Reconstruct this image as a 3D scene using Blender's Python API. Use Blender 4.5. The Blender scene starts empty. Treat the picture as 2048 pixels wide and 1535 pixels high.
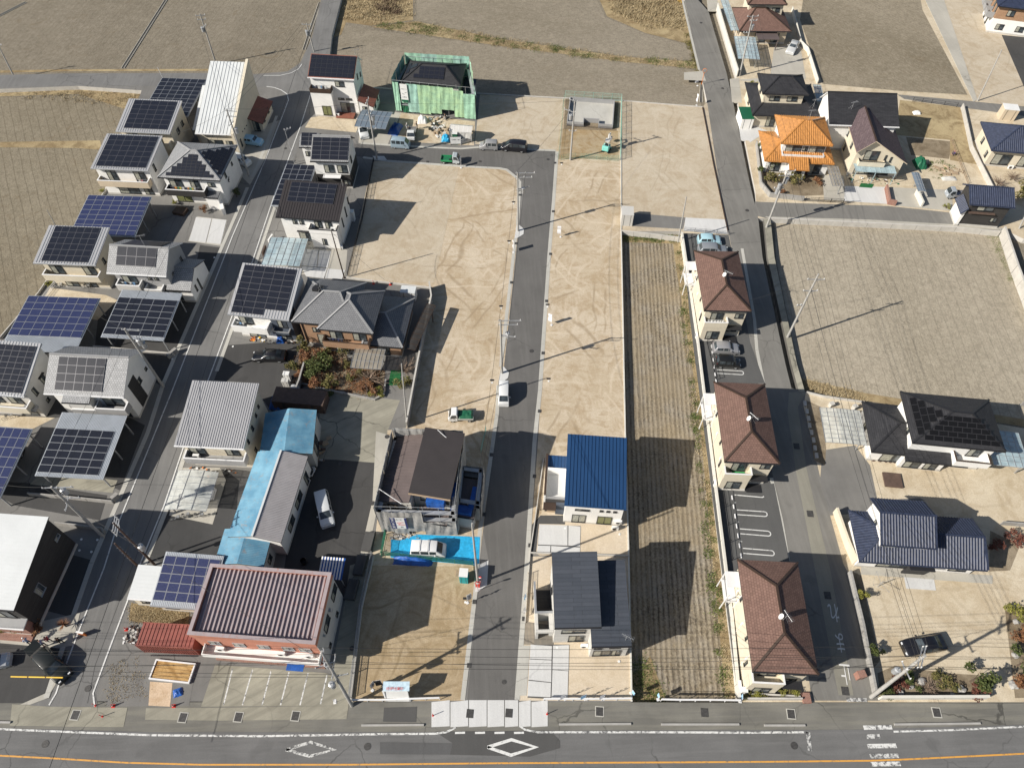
import bpy, math, random, bmesh
from mathutils import Vector, Matrix
R = math.radians
random.seed(7)
scene = bpy.context.scene
col = scene.collection
# ---------------------------------------------------------------- camera
# The drone hangs 82 m above the town, looking down and north.
FPX = 1450.0          # focal length in photograph pixels
H = 82.0
_n = Vector((-2.0,1047.0, FPX)).normalized()
UP = -_n
FY = (Vector((0,0,1)) - UP * UP.z).normalized()
WX = FY.cross(UP)
cam_d = bpy.data.cameras.new('camera')
cam_d.sensor_width = 36.0
cam_d.lens = FPX / 2048 * 36
cam_d.clip_start = 1.0
cam_d.clip_end = 3000
cam = bpy.data.objects.new('camera', cam_d)
col.objects.link(cam)
cx = Vector((WX.x, FY.x, UP.x)); cy = -Vector((WX.y, FY.y, UP.y)); cz = -Vector((WX.z, FY.z, UP.z))
mm = Matrix((cx, cy, cz)).transposed().to_4x4()
mm.translation = (0,0, H)
cam.matrix_world = mm
scene.camera = cam
# ---------------------------------------------------------------- world and sun
SUN_EL, SUN_AZ = 33.3,248.0      # compass bearing the light comes from
w = bpy.data.worlds.new('World'); scene.world = w; w.use_nodes = True
nt = w.node_tree
sky = nt.nodes.new('ShaderNodeTexSky'); sky.sky_type = 'NISHITA'; sky.sun_disc = False
sky.sun_elevation = R(SUN_EL); sky.sun_rotation = R(SUN_AZ)
sky.air_density = 1.0; sky.dust_density = 1.2
bg = nt.nodes['Background']; bg.inputs[1].default_value = 0.056
nt.links.new(sky.outputs[0], bg.inputs[0])
sd = bpy.data.lights.new('sun', 'SUN'); sd.energy = 4.6; sd.angle = R(0.5); sd.color = (1.0,0.94,0.85)
so = bpy.data.objects.new('sun', sd); col.objects.link(so)
_d = Vector((math.sin(R(SUN_AZ)) * math.cos(R(SUN_EL)), math.cos(R(SUN_AZ)) * math.cos(R(SUN_EL)), math.sin(R(SUN_EL))))
so.rotation_euler = _d.to_track_quat('Z', 'Y').to_euler()
so.location = (0,0,120)
scene.view_settings.view_transform = 'Standard'; scene.view_settings.look = 'None'
scene.view_settings.gamma = 1; scene.view_settings.exposure = 0.6
scene.view_settings.use_curve_mapping = False
scene.render.engine = 'CYCLES'
# ---------------------------------------------------------------- surveying: photograph point -> place on the ground (or at height z)
def V(p, z=0.0):
 v = Vector((p[0] - 1024, p[1] - 767.5, FPX))
 r = Vector((v.dot(WX), v.dot(FY), v.dot(UP)))
 t = (H - z) / -r.z
 return Vector((r.x * t, r.y * t, z))
def pix(P):
 v = WX * P[0] + FY * P[1] + UP * (P[2] - H)
 return (1024 + FPX * v.x / v.z, 767.5 + FPX * v.y / v.z)
def zat(base, top, zb=0.0):
 g = V(base, zb); best = (1e9,0)
 for i in range(300):
  z = zb + i * 0.06
  q = pix((g.x, g.y, z)); e = math.hypot(q[0] - top[0], q[1] - top[1])
  if e < best[0]: best = (e, z)
 return best[1]
ZF = -0.85            # level of the paddy fields below the built-up ground
# ---------------------------------------------------------------- meshes
class MB:
 def __init__(s): s.v = []; s.f = []; s.m = []; s.uv = {}
 def poly(s, pts, mi=0, uv=None):
  b = len(s.v); s.v += [tuple(p) for p in pts]; s.f.append(tuple(range(b, b + len(pts)))); s.m.append(mi)
  if uv: s.uv[len(s.f) - 1] = uv
  return s
 def box(s, x0, x1, y0, y1, z0, z1, mi=0):
  b = len(s.v)
  s.v += [(x, y, z) for z in (z0, z1) for y in (y0, y1) for x in (x0, x1)]
  for q in ((0,2,3,1),(4,5,7,6),(0,1,5,4),(2,6,7,3),(0,4,6,2),(1,3,7,5)):
   s.f.append(tuple(b + i for i in q)); s.m.append(mi)
  return s
 def obox(s, o, ax, ay, az, mi=0):
  o, ax, ay, az = map(Vector, (o, ax, ay, az)); b = len(s.v)
  s.v += [tuple(o + ax * i + ay * j + az * k) for k in (0,1) for j in (0,1) for i in (0,1)]
  for q in ((0,2,3,1),(4,5,7,6),(0,1,5,4),(2,6,7,3),(0,4,6,2),(1,3,7,5)):
   s.f.append(tuple(b + i for i in q)); s.m.append(mi)
  return s
 def bar(s, a, b, w, h=None, mi=0):
  a, b = Vector(a), Vector(b); d = b - a
  if d.length < 1e-5: return s
  h = h or w; x = d.normalized(); ref = Vector((0,0,1)) if abs(x.z) < .95 else Vector((1,0,0))
  y = ref.cross(x).normalized(); z = x.cross(y)
  return s.obox(a - y * w / 2 - z * h / 2, d, y * w, z * h, mi)
 def tube(s, a, b, r, r2=None, n=8, mi=0, cap=True):
  a, b = Vector(a), Vector(b); d = (b - a)
  if d.length < 1e-6: return s
  x = d.normalized(); ref = Vector((0,0,1)) if abs(x.z) < .95 else Vector((1,0,0))
  y = ref.cross(x).normalized(); z = x.cross(y); r2 = r if r2 is None else r2; k = len(s.v)
  for p, q in ((a, r),(b, r2)):
   for i in range(n):
    t = 2 * math.pi * i / n; s.v.append(tuple(p + y * math.cos(t) * q + z * math.sin(t) * q))
  for i in range(n):
   j = (i + 1) % n; s.f.append((k + i, k + j, k + n + j, k + n + i)); s.m.append(mi)
  if cap:
   s.f.append(tuple(k + n + i for i in range(n))); s.m.append(mi)
   s.f.append(tuple(k + n - 1 - i for i in range(n))); s.m.append(mi)
  return s
 def path(s, pts, r, n=5, mi=0):
  for a, b in zip(pts, pts[1:]): s.tube(a, b, r, n=n, mi=mi, cap=False)
  return s
 def prism(s, pts, z0, z1, mi=0, ms=None):
  s.poly([(p[0], p[1], z1) for p in pts], mi); n = len(pts)
  s.poly([(p[0], p[1], z0) for p in reversed(pts)], mi)
  for i in range(n):
   a, b = pts[i], pts[(i + 1) % n]
   s.poly([(a[0], a[1], z0),(b[0], b[1], z0),(b[0], b[1], z1),(a[0], a[1], z1)], mi if ms is None else ms)
  return s
 def mesh(s, name, mats, smooth=False):
  me = bpy.data.meshes.new(name); me.from_pydata(s.v, [], s.f)
  for m in (mats if isinstance(mats, (list, tuple)) else [mats]): me.materials.append(m)
  uvl = me.uv_layers.new(name='UVMap').data
  for pi, p in enumerate(me.polygons):
   p.material_index = s.m[pi]; p.use_smooth = smooth
   if pi in s.uv:
    for k, li in enumerate(p.loop_indices): uvl[li].uv = s.uv[pi][k]
   else:
    n = p.normal
    for li in p.loop_indices:
     c = s.v[me.loops[li].vertex_index]
     uvl[li].uv = (c[0], c[1]) if abs(n.z) > .6 else ((c[1], c[2]) if abs(n.x) > abs(n.y) else (c[0], c[2]))
  me.update()
  return me
def link(name, me, parent=None, mat=None):
 o = bpy.data.objects.new(name, me); col.objects.link(o)
 if parent is not None:
  o.parent = parent
  if mat is not None: o.matrix_local = mat
 elif mat is not None: o.matrix_basis = mat
 return o
def obj(name, mb, mats, parent=None, mat=None, smooth=False):
 return link(name, mb.mesh(name, mats, smooth), parent, mat)
def tag(o, label=None, cat=None, group=None, kind=None):
 if label: o['label'] = label
 if cat: o['category'] = cat
 if group: o['group'] = group
 if kind: o['kind'] = kind
 return o
def thing(name, label, cat, loc=(0,0,0), rz=0.0, group=None, mat=None):
 o = bpy.data.objects.new(name, None); col.objects.link(o); o.empty_display_size = .5
 if mat is None:
  mat = Matrix.Translation(Vector(loc)) @ Matrix.Rotation(rz, 4, 'Z')
 o.matrix_basis = mat
 return tag(o, label, cat, group)
# ---------------------------------------------------------------- materials
MATS = {}
def nodes(name):
 m = bpy.data.materials.new(name); m.use_nodes = True
 return m, m.node_tree, m.node_tree.nodes['Principled BSDF']
class NT:
 """small helper to write node graphs"""
 def __init__(s, t, space='pos'):
  s.t = t
  if space == 'pos': s.co = t.nodes.new('ShaderNodeNewGeometry').outputs['Position']
  elif space == 'uv': s.co = t.nodes.new('ShaderNodeTexCoord').outputs['UV']
  else: s.co = t.nodes.new('ShaderNodeTexCoord').outputs['Object']
 def ln(s, a, b): s.t.links.new(a, b)
 def map(s, rot=0, scale=(1,1,1), co=None):
  if rot and scale != (1,1,1): co = s.map(rot, (1,1,1), co); rot = 0     # turn first, then stretch
  n = s.t.nodes.new('ShaderNodeMapping'); n.inputs['Rotation'].default_value = (0,0, rot); n.inputs['Scale'].default_value = scale
  s.ln(co or s.co, n.inputs[0]); return n.outputs[0]
 def noise(s, sc, det=4, rough=.55, co=None, dist=0):
  n = s.t.nodes.new('ShaderNodeTexNoise'); n.inputs['Scale'].default_value = sc; n.inputs['Detail'].default_value = det
  n.inputs['Roughness'].default_value = rough; n.inputs['Distortion'].default_value = dist
  s.ln(co or s.co, n.inputs['Vector']); return n.outputs['Fac']
 def wave(s, sc, co, dist=0, ds=1, prof='SIN', axis='X'):
  n = s.t.nodes.new('ShaderNodeTexWave'); n.bands_direction = axis; n.wave_profile = prof
  n.inputs['Scale'].default_value = sc; n.inputs['Distortion'].default_value = dist; n.inputs['Detail Scale'].default_value = ds
  s.ln(co, n.inputs['Vector']); return n.outputs['Fac']
 def vor(s, sc, co=None, out='Distance'):
  n = s.t.nodes.new('ShaderNodeTexVoronoi'); n.inputs['Scale'].default_value = sc; s.ln(co or s.co, n.inputs['Vector']); return n.outputs[out]
 def rng(s, v, a, b, c=0.0, d=1.0):
  n = s.t.nodes.new('ShaderNodeMapRange'); n.clamp = True
  for i, x in enumerate((a, b, c, d)): n.inputs[i + 1].default_value = x
  s.ln(v, n.inputs[0]); return n.outputs[0]
 def mul(s, a, b, op='MULTIPLY'):
  n = s.t.nodes.new('ShaderNodeMath'); n.operation = op
  for i, x in enumerate((a, b)):
   if isinstance(x, (int, float)): n.inputs[i].default_value = x
   else: s.ln(x, n.inputs[i])
  return n.outputs[0]
 def mix(s, f, a, b, mode='MIX'):
  n = s.t.nodes.new('ShaderNodeMix'); n.data_type = 'RGBA'; n.blend_type = mode
  if isinstance(f, (int, float)): n.inputs[0].default_value = f
  else: s.ln(f, n.inputs[0])
  for i, x in ((6, a),(7, b)):
   if isinstance(x, tuple): n.inputs[i].default_value = (*x[:3], 1)
   else: s.ln(x, n.inputs[i])
  return n.outputs[2]
 def bump(s, h, st, dist, bsdf):
  n = s.t.nodes.new('ShaderNodeBump'); n.inputs['Strength'].default_value = st; n.inputs['Distance'].default_value = dist
  s.ln(h, n.inputs['Height']); s.ln(n.outputs[0], bsdf.inputs['Normal'])
def sc(c, k): return tuple(min(1, x * k) for x in c)
def mat(name, c, rough=.75, var=.12, scale=.7, c2=None, fine=18, finev=.1, bump=0.0, metal=0.0, spec=.5, space='obj', stain=None):
 """plain stuff with large soft variation, fine grain and optional stains"""
 m, t, b = nodes(name); n = NT(t, space)
 big = n.noise(scale, 5,.6)
 colr = n.mix(n.rng(big, .35,.68), sc(c, 1 - var), c2 or sc(c, 1 + var))
 f = n.noise(fine, 3,.6)
 colr = n.mix(n.rng(f, .3,.7,0,1), n.mix(1.0, colr, (1 - finev,) * 3, 'MULTIPLY'), colr)
 if stain:
  s_ = n.noise(scale * 2.7,6,.7, dist=1)
  colr = n.mix(n.rng(s_, .56,.72,0, stain[1]), colr, stain[0])
 n.ln(colr, b.inputs['Base Color']); b.inputs['Roughness'].default_value = rough; b.inputs['Metallic'].default_value = metal
 b.inputs['Specular IOR Level'].default_value = spec
 if bump: n.bump(f, bump, .05, b)
 MATS[name] = m
 return m
def brickmat(name, c, c2, gap, bw, bh, mortar=.03, rough=.7, off=.5, bump=.3, spec=.4, space='uv', dirt=.25):
 """tiles, shingles, siding or solar cells laid out in metres on UV"""
 m, t, b = nodes(name); n = NT(t, space)
 k = t.nodes.new('ShaderNodeTexBrick'); k.offset = off; n.ln(n.co, k.inputs['Vector'])
 k.inputs['Color1'].default_value = (*c, 1); k.inputs['Color2'].default_value = (*c2,1); k.inputs['Mortar'].default_value = (*gap, 1)
 k.inputs['Scale'].default_value = 1; k.inputs['Mortar Size'].default_value = mortar; k.inputs['Mortar Smooth'].default_value = .3
 k.inputs['Brick Width'].default_value = bw; k.inputs['Row Height'].default_value = bh
 no = n.noise(1.1,5,.65)
 colr = n.mix(n.rng(no, .3,.75,0, dirt), k.outputs['Color'], sc(c, .45))
 n.ln(colr, b.inputs['Base Color']); b.inputs['Roughness'].default_value = rough; b.inputs['Specular IOR Level'].default_value = spec
 inv = n.mul(1.0, k.outputs['Fac'], 'SUBTRACT')
 if bump: n.bump(inv, bump, .03, b)
 MATS[name] = m
 return m
def glass(name, c, rough=.08, alpha=1.0):
 m, t, b = nodes(name); n = NT(t, 'obj')
 n.ln(n.mix(n.rng(n.noise(.9,2),.4,.6), c, sc(c, 2.2)), b.inputs['Base Color'])
 b.inputs['Roughness'].default_value = rough; b.inputs['Specular IOR Level'].default_value = .7
 if alpha < 1: b.inputs['Alpha'].default_value = alpha
 MATS[name] = m
 return m
# houses
white = mat('white_wall', (.78,.77,.74),.8,.05, stain=((.55,.54,.5),.25))
cream = mat('cream_wall', (.62,.56,.44),.8,.05, stain=((.42,.38,.3),.3))
beige = mat('beige_siding', (.55,.46,.34),.8,.06, stain=((.4,.33,.25),.3))
greyw = mat('grey_wall', (.3,.3,.3),.8,.06)
palegrey = mat('pale_grey_wall', (.52,.51,.48),.8,.06, stain=((.35,.34,.32),.3))
blackw = brickmat('black_siding', (.035,.033,.032),(.05,.047,.045),(.015,.015,.015),3.0,.18,.012,.7, bump=.2)
brownw = brickmat('brown_tile_wall', (.33,.2,.12),(.38,.24,.15),(.2,.13,.09),.6,.28,.012,.8, bump=.2)
redw = mat('terracotta_wall', (.5,.21,.14),.8,.1, stain=((.3,.14,.1),.4))
greyblue = mat('slate_blue_wall', (.07,.085,.11),.7,.08)
dkbrown = mat('dark_brown_trim', (.05,.03,.02),.6,.1)
trimw = mat('white_trim', (.72,.72,.72),.5,.05)
trimb = mat('black_trim', (.02,.02,.022),.5,.1)
alum = mat('aluminium', (.5,.51,.52),.35,.08, metal=.6)
winglass = glass('window_glass', (.03,.037,.042))
curtain = mat('curtain_behind_glass', (.33,.33,.28),.25,.3,3)
greencurt = mat('green_curtain_behind_glass', (.17,.18,.08),.3,.2,3)
# roofs
rwhite = mat('white_metal_roof', (.6,.62,.62),.4,.05,.3, stain=((.55,.56,.55),.35))
rgrey = mat('grey_metal_roof', (.36,.36,.37),.45,.05,.25)
rdkgrey = brickmat('slate_grey_tile', (.13,.135,.145),(.17,.175,.185),(.05,.05,.055),.33,.28,.025,.5, spec=.5)
rmidgrey = brickmat('pale_grey_tile', (.27,.275,.28),(.36,.365,.37),(.12,.12,.125),.33,.28,.03,.5)
rblack = brickmat('black_shingle', (.028,.028,.031),(.042,.042,.046),(.012,.012,.013),.9,.25,.018,.62, spec=.35)
rnavy = mat('navy_glazed_tile', (.035,.045,.08),.5,.25,2.5, spec=.35, finev=.3)
rcharcoal = brickmat('charcoal_board_roof', (.045,.053,.068),(.06,.068,.085),(.015,.018,.024),3.0,.42,.02,.6, off=.3)
rcharsmooth = mat('charcoal_sheet_roof', (.035,.03,.03),.5,.08)
rblue = mat('blue_standing_seam', (.012,.05,.135),.45,.06,.3, spec=.6)
rbrown = brickmat('brown_shingle', (.15,.092,.074),(.2,.122,.098),(.09,.05,.04),.32,.28,.02,.85, spec=.25)
rplum = brickmat('plum_brown_shingle', (.085,.06,.065),(.13,.095,.1),(.05,.035,.04),.32,.26,.02,.8)
rorange = mat('orange_glazed_tile', (.47,.215,.06),.35,.18,2, spec=.6, finev=.25, stain=((.3,.14,.06),.65))
rbrick = mat('brick_red_sheet', (.24,.09,.06),.6,.12,1)
rbrownseam = mat('brown_sheet_roof', (.12,.095,.09),.5,.1,.6)
rpink = mat('rusty_pink_metal', (.37,.31,.315),.5,.1,.6, stain=((.35,.12,.08),.6))
rshade = mat('steel_blue_sheet', (.2,.25,.3),.4,.1,.5, metal=.3)
galv = mat('galvanised_sheet', (.47,.5,.53),.4,.08,.7, metal=.3)
rustblue = mat('weathered_blue_sheet', (.12,.31,.46),.6,.2,.5, c2=(.2,.4,.52), stain=((.28,.23,.2),.9))
oldgrey = mat('weathered_grey_sheet', (.4,.38,.38),.6,.08,.8, stain=((.28,.24,.23),.4))
rustred = mat('container_red', (.27,.08,.06),.6,.15,.8, stain=((.42,.26,.2),.3))
pv_black = brickmat('black_solar_cells', (.010,.012,.02),(.014,.016,.026),(.045,.048,.055),.156,.156,.006,.3, off=0, bump=0, spec=.35, dirt=.1)
pv_blue = brickmat('blue_solar_cells', (.018,.024,.075),(.022,.03,.095),(.09,.1,.17),.156,.156,.008,.28, off=0, bump=0, spec=.6, dirt=.1)
pvframe = mat('solar_frame', (.15,.15,.16),.4,.05, metal=.4)
pvdark = mat('dark_solar_frame', (.03,.03,.033),.45,.05)
# things
steel = mat('galvanised_steel', (.42,.43,.44),.45,.1,2, metal=.4)
concp = mat('pole_concrete', (.36,.35,.33),.85,.1,1)
ceram = mat('white_ceramic', (.75,.75,.74),.3,.03)
wirem = mat('wire_black', (.02,.02,.02),.6,.05)
plasw = mat('white_plastic', (.75,.75,.73),.5,.06, stain=((.5,.5,.47),.3))
rubber = mat('tyre_rubber', (.015,.015,.015),.85,.05)
bluetarp = mat('blue_tarpaulin', (.015,.1,.4),.45,.25,1.6, fine=6, finev=.3, bump=.6)
ltarp = mat('light_blue_groundsheet', (.03,.4,.72),.4,.15,1.3, fine=3.5, finev=.25, bump=.9)
sheetg = mat('grey_mesh_sheet', (.33,.325,.31),.8,.14,1.2, fine=5, finev=.15, bump=.4)
netg = mat('green_mesh_net', (.34,.56,.37),.8,.15,.8, c2=(.42,.62,.36), fine=4, finev=.2, bump=.3)
netc = mat('teal_mesh_net', (.3,.5,.42),.8,.2,1)
greenp = mat('dark_green_paint', (.012,.11,.055),.5,.1)
tealp = mat('teal_plastic', (.0,.33,.36),.45,.1)
mint = mat('mint_paint', (.22,.62,.55),.45,.1)
redp = mat('red_paint', (.55,.03,.02),.5,.1)
orangep = mat('orange_paint', (.75,.22,.04),.5,.1)
yellowp = mat('yellow_paint', (.8,.5,.02),.5,.1)
woodm = mat('bare_timber', (.36,.27,.18),.8,.15,2)
rustst = mat('rusty_brown', (.1,.065,.05),.8,.2,2)
brickred = brickmat('red_brick', (.25,.1,.07),(.33,.14,.1),(.3,.26,.22),.24,.09,.012,.85)
blockw = brickmat('grey_block', (.3,.29,.27),(.36,.35,.33),(.2,.19,.18),.8,.4,.012,.9, space='obj')
concw = mat('wall_concrete', (.5,.48,.44),.85,.1,.8, stain=((.27,.26,.23),.5))
whitew = mat('white_boundary_wall', (.62,.6,.54),.8,.06,.8, stain=((.5,.48,.42),.45))
tankm = mat('grey_water_tank', (.35,.36,.37),.4,.06)
pv_film = mat('black_film_solar', (.008,.008,.009),.45,.2,3, spec=.2)
def poly_sheet(name, c, alpha):
 m, t, b = nodes(name); n = NT(t, 'obj')
 n.ln(n.mix(n.rng(n.noise(.8,3),.4,.6), c, sc(c, .75)), b.inputs['Base Color']); b.inputs['Roughness'].default_value = .3
 b.inputs['Alpha'].default_value = alpha; MATS[name] = m; return m
polyc = poly_sheet('clear_polycarbonate', (.62,.64,.6),.72)
polyb = poly_sheet('bluish_polycarbonate', (.42,.55,.6),.75)
polyk = poly_sheet('dark_brown_sheet', (.05,.045,.04),.95)
polyd = poly_sheet('smoky_polycarbonate', (.3,.27,.22),.85)
netsheer = poly_sheet('sheer_green_net', (.25,.5,.38),.35)
# planting
def leafm(name, a, b_, spread=.5):
 m, t, b = nodes(name); n = NT(t, 'pos')
 n.ln(n.mix(n.rng(n.noise(2.2,3),.35,.65), a, b_), b.inputs['Base Color']); b.inputs['Roughness'].default_value = .7
 b.inputs['Specular IOR Level'].default_value = .25; MATS[name] = m; return m
leaf_g = leafm('green_leaves', (.035,.05,.014),(.085,.1,.03))
leaf_o = leafm('olive_leaves', (.09,.085,.03),(.2,.17,.06))
leaf_r = leafm('russet_leaves', (.13,.055,.03),(.25,.13,.06))
leaf_red = leafm('red_leaves', (.09,.035,.025),(.16,.06,.04))
leaf_y = leafm('yellow_green_leaves', (.14,.14,.03),(.24,.23,.05))
twig = leafm('bare_twigs', (.16,.12,.09),(.27,.2,.15))
strawm = leafm('dry_grass_blades', (.26,.2,.11),(.38,.31,.19))
weedm = leafm('green_weeds', (.06,.09,.02),(.13,.15,.045))
bark = mat('bark', (.1,.07,.05),.9,.2,3)
# ---------------------------------------------------------------- ground materials (world position, metres)
AZ = R(-4)
def m_dirt(name, base, tan, pale, k=1.0, tracks=1.0):
 m, t, b = nodes(name); n = NT(t)
 big = n.noise(.08,5,.6); mid = n.noise(.28,7,.72, dist=.8); fine = n.noise(6,5,.75)
 c = n.mix(n.rng(big, .38,.62), base, pale)
 c = n.mix(n.rng(mid, .46,.6,0,.75), c, tan)
 c = n.mix(n.rng(n.noise(.45,7,.75, dist=.6),.5,.62,0,.45), c, sc(pale, 1.05))
 wob = n.t.nodes.new('ShaderNodeVectorMath'); wob.operation = 'ADD'; n.ln(n.co, wob.inputs[0])
 wn = n.t.nodes.new('ShaderNodeTexNoise'); wn.inputs['Scale'].default_value = .07; wn.inputs['Detail'].default_value = 2; n.ln(n.co, wn.inputs['Vector'])
 wm = n.t.nodes.new('ShaderNodeVectorMath'); wm.operation = 'SCALE'; wm.inputs['Scale'].default_value = 9; n.ln(wn.outputs['Color'], wm.inputs[0]); n.ln(wm.outputs[0], wob.inputs[1]); W = wob.outputs[0]
 st = n.noise(.8,7,.75, co=n.map(AZ, (1.9,.4,1), W), dist=.6)         # scraped along the plot
 c = n.mix(n.rng(st, .5,.6,0,.45 * tracks), c, sc(pale, 1.05))
 st2 = n.noise(.7,7,.75, co=n.map(AZ + .1,(.5,1.9,1), W), dist=.8)   # and across it
 c = n.mix(n.rng(st2,.52,.6,0,.6 * tracks), c, sc(tan, .95)); st3 = st2
 for an, w_, of in ((.35,.036,0),(.35,.036,1.6),(-.6,.029,0),(-.6,.029,1.6),(1.4,.03,3)):   # wheel tracks in pairs, curving with the wobble
  mp = n.map(an, (1,1,1), W); mp.node.inputs['Location'].default_value = (of, 0,0)
  tr = n.wave(w_, mp); g_ = n.rng(n.noise(.11,3,.6, co=n.map(an)),.47,.56,0,.55 * tracks)
  c = n.mix(n.mul(n.rng(tr, .006,.0), g_), c, sc(tan, .7)); c = n.mix(n.mul(n.rng(tr, .992,1), g_), c, sc(pale, 1.12))
 c = n.mix(n.rng(fine, .42,.68,0,.4), c, sc(tan, .68))
 n.ln(c, b.inputs['Base Color']); b.inputs['Roughness'].default_value = .95; b.inputs['Specular IOR Level'].default_value = .15
 n.bump(n.mix(.5, st3, fine),.45,.1, b); MATS[name] = m; return m
def m_field(name, a, b2, ang, rows=.5, rowst=.25, patch=.5):
 m, t, b = nodes(name); n = NT(t)
 big = n.noise(.05,5,.6, co=n.map(ang, (1,.4,1))); mid = n.noise(.9,6,.75); clod = n.noise(3.4,6,.8)
 c = n.mix(n.rng(big, .35,.65), a, b2)
 c = n.mix(n.rng(clod, .45,.62,0,.5), c, sc(a, .55)); c = n.mix(n.rng(n.noise(1.1,7,.8, dist=.5),.46,.6,0,.45), c, sc(a, .6))
 c = n.mix(n.rng(n.noise(.5,6,.75),.5,.66,0,.35), c, sc(b2,1.2))
 c = n.mix(n.rng(n.noise(2.4,5,.75, co=n.map(ang, (1,.45,1))),.5,.66,0,.4), c, sc(b2,1.22))
 ws = n.wave(rows, n.map(ang), dist=.9, ds=.6)
 c = n.mix(n.mul(n.rng(ws, .05,.0,0, rowst), n.rng(mid, .3,.6,.5,1)), c, sc(a, .5))
 br = n.noise(.2,6,.75, dist=1.2); c = n.mix(n.rng(br, .57,.7,0, patch), c, (.15,.11,.065))
 n.ln(c, b.inputs['Base Color']); b.inputs['Roughness'].default_value = .97; b.inputs['Specular IOR Level'].default_value = .1
 n.bump(clod, .55,.16, b); MATS[name] = m; return m
def m_stubble(name):
 m, t, b = nodes(name); n = NT(t)
 co = n.map(R(3.6)); big = n.noise(.12,5,.6); straw = n.noise(3.5,5,.75); dirt_ = n.noise(.4,4,.6)
 c = n.mix(n.rng(straw, .38,.62),(.13,.105,.075),(.33,.285,.21))
 c = n.mix(n.rng(dirt_, .42,.62,0,.5), c, (.3,.275,.235))
 row = n.wave(.53, co, dist=.7, ds=1.2); brk = n.noise(1.0,5,.75, co=n.map(R(3.6),(1.5,1.1,1)))
 c = n.mix(n.mul(n.rng(row, .62,.95), n.rng(brk, .4,.58,.1,.75)), c, (.055,.044,.034))
 c = n.mix(n.mul(n.rng(row, .3,.0), n.rng(brk, .35,.6,.6,.1)), c, (.4,.345,.26))
 c = n.mix(n.rng(n.wave(.133, co, dist=.8),.04,.0,0,.45), c, (.13,.105,.075))
 c = n.mix(n.rng(big, .42,.62,0,.5), c, (.3,.24,.155)); c = n.mix(n.rng(n.noise(.35,6,.75, dist=1),.56,.68,0,.5), c, (.17,.135,.09))
 n.ln(c, b.inputs['Base Color']); b.inputs['Roughness'].default_value = .97; b.inputs['Specular IOR Level'].default_value = .1
 n.bump(n.mix(.3, straw, row),.6,.15, b); MATS[name] = m; return m
def m_asph(name, c, wear=.3, streak=.15, patchc=None, ang=-4):
 m, t, b = nodes(name); n = NT(t)
 big = n.noise(.16,5,.6); fine = n.noise(9,3,.7)
 k = n.mix(n.rng(big, .35,.66), sc(c, 1 - wear * .5), sc(c, 1 + wear * .5))
 st = n.noise(1.1,4,.6, co=n.map(R(ang),(1.6,.09,1)))
 k = n.mix(n.rng(st, .45,.66,0, streak), k, patchc or sc(c, 1.45))
 k = n.mix(n.rng(fine, .3,.72,0,.28), k, sc(c, .55))
 cv = t.nodes.new('ShaderNodeTexVoronoi'); cv.feature = 'DISTANCE_TO_EDGE'; cv.inputs['Scale'].default_value = .16; wv = t.nodes.new('ShaderNodeVectorMath'); wv.operation = 'ADD'; n.ln(n.co, wv.inputs[0]); wq = t.nodes.new('ShaderNodeTexNoise'); wq.inputs['Scale'].default_value = .8; wq.inputs['Detail'].default_value = 5; n.ln(n.co, wq.inputs['Vector']); n.ln(wq.outputs['Color'], wv.inputs[1]); n.ln(wv.outputs[0], cv.inputs['Vector'])
 k = n.mix(n.mul(n.rng(cv.outputs['Distance'], .012,.004), n.rng(n.noise(.07,2),.48,.6,0, min(1, wear * 2.6))), k, sc(c, .45))
 k = n.mix(n.rng(n.noise(.33,2,.5),.66,.72,0,.35 * min(1, wear * 4)), k, sc(c, .68))
 sp = n.noise(.6,6,.8, dist=1.6); k = n.mix(n.rng(sp, .6,.72,0,.3), k, sc(c, .62))
 n.ln(k, b.inputs['Base Color']); b.inputs['Roughness'].default_value = .88; b.inputs['Specular IOR Level'].default_value = .25
 n.bump(fine, .25,.03, b); MATS[name] = m; return m
g_soil = m_field('field_soil', (.19,.165,.125),(.255,.225,.175), R(8),.3,.4,.4)
g_soil_l = m_field('ploughed_soil_west', (.205,.175,.125),(.26,.228,.17), R(-28),.22,.6,.6)
g_soil_n = m_field('ploughed_soil_north', (.235,.205,.155),(.29,.255,.2), R(96),.5,.3,.2)
g_soil_r = m_field('ploughed_soil_east', (.33,.29,.222),(.39,.345,.27), R(4),.22,.4,.1)
g_soil_ne = m_field('ploughed_soil_north_east', (.21,.18,.13),(.31,.27,.205), R(-35),.4,.3,.5)
g_stub = m_stubble('stubble_rows')
g_dirt = m_dirt('graded_dirt', (.45,.37,.26),(.38,.29,.185),(.54,.465,.36))
g_dirt2 = m_dirt('pale_graded_dirt', (.45,.385,.29),(.39,.315,.22),(.51,.45,.355), tracks=.5)
g_pale = m_dirt('pale_sandy_yard', (.56,.47,.35),(.5,.41,.29),(.62,.54,.43), tracks=.2)
g_yard = m_dirt('sandy_yard', (.5,.42,.3),(.42,.34,.23),(.58,.51,.39), tracks=.45)
g_dirt3 = m_dirt('brown_graded_dirt', (.36,.275,.17),(.29,.215,.12),(.45,.365,.25), tracks=.8)
g_garden = m_dirt('garden_soil', (.2,.155,.1),(.13,.1,.065),(.3,.25,.18), tracks=.2)
g_dry = m_dirt('dry_grass_ground', (.27,.2,.11),(.18,.13,.07),(.42,.34,.2), tracks=.2)
g_grav = m_asph('grey_gravel', (.18,.175,.165),.3,.15)
g_gravd = m_asph('dark_gravel', (.06,.06,.06),.3,.1)
g_sand = m_dirt('sand_bed', (.55,.4,.27),(.45,.32,.2),(.6,.47,.34), tracks=.1)
a_main = m_asph('main_road_asphalt', (.14,.139,.137),.25,.35, None, 88)
a_new = m_asph('new_asphalt', (.128,.124,.118),.2,.3)
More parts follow.
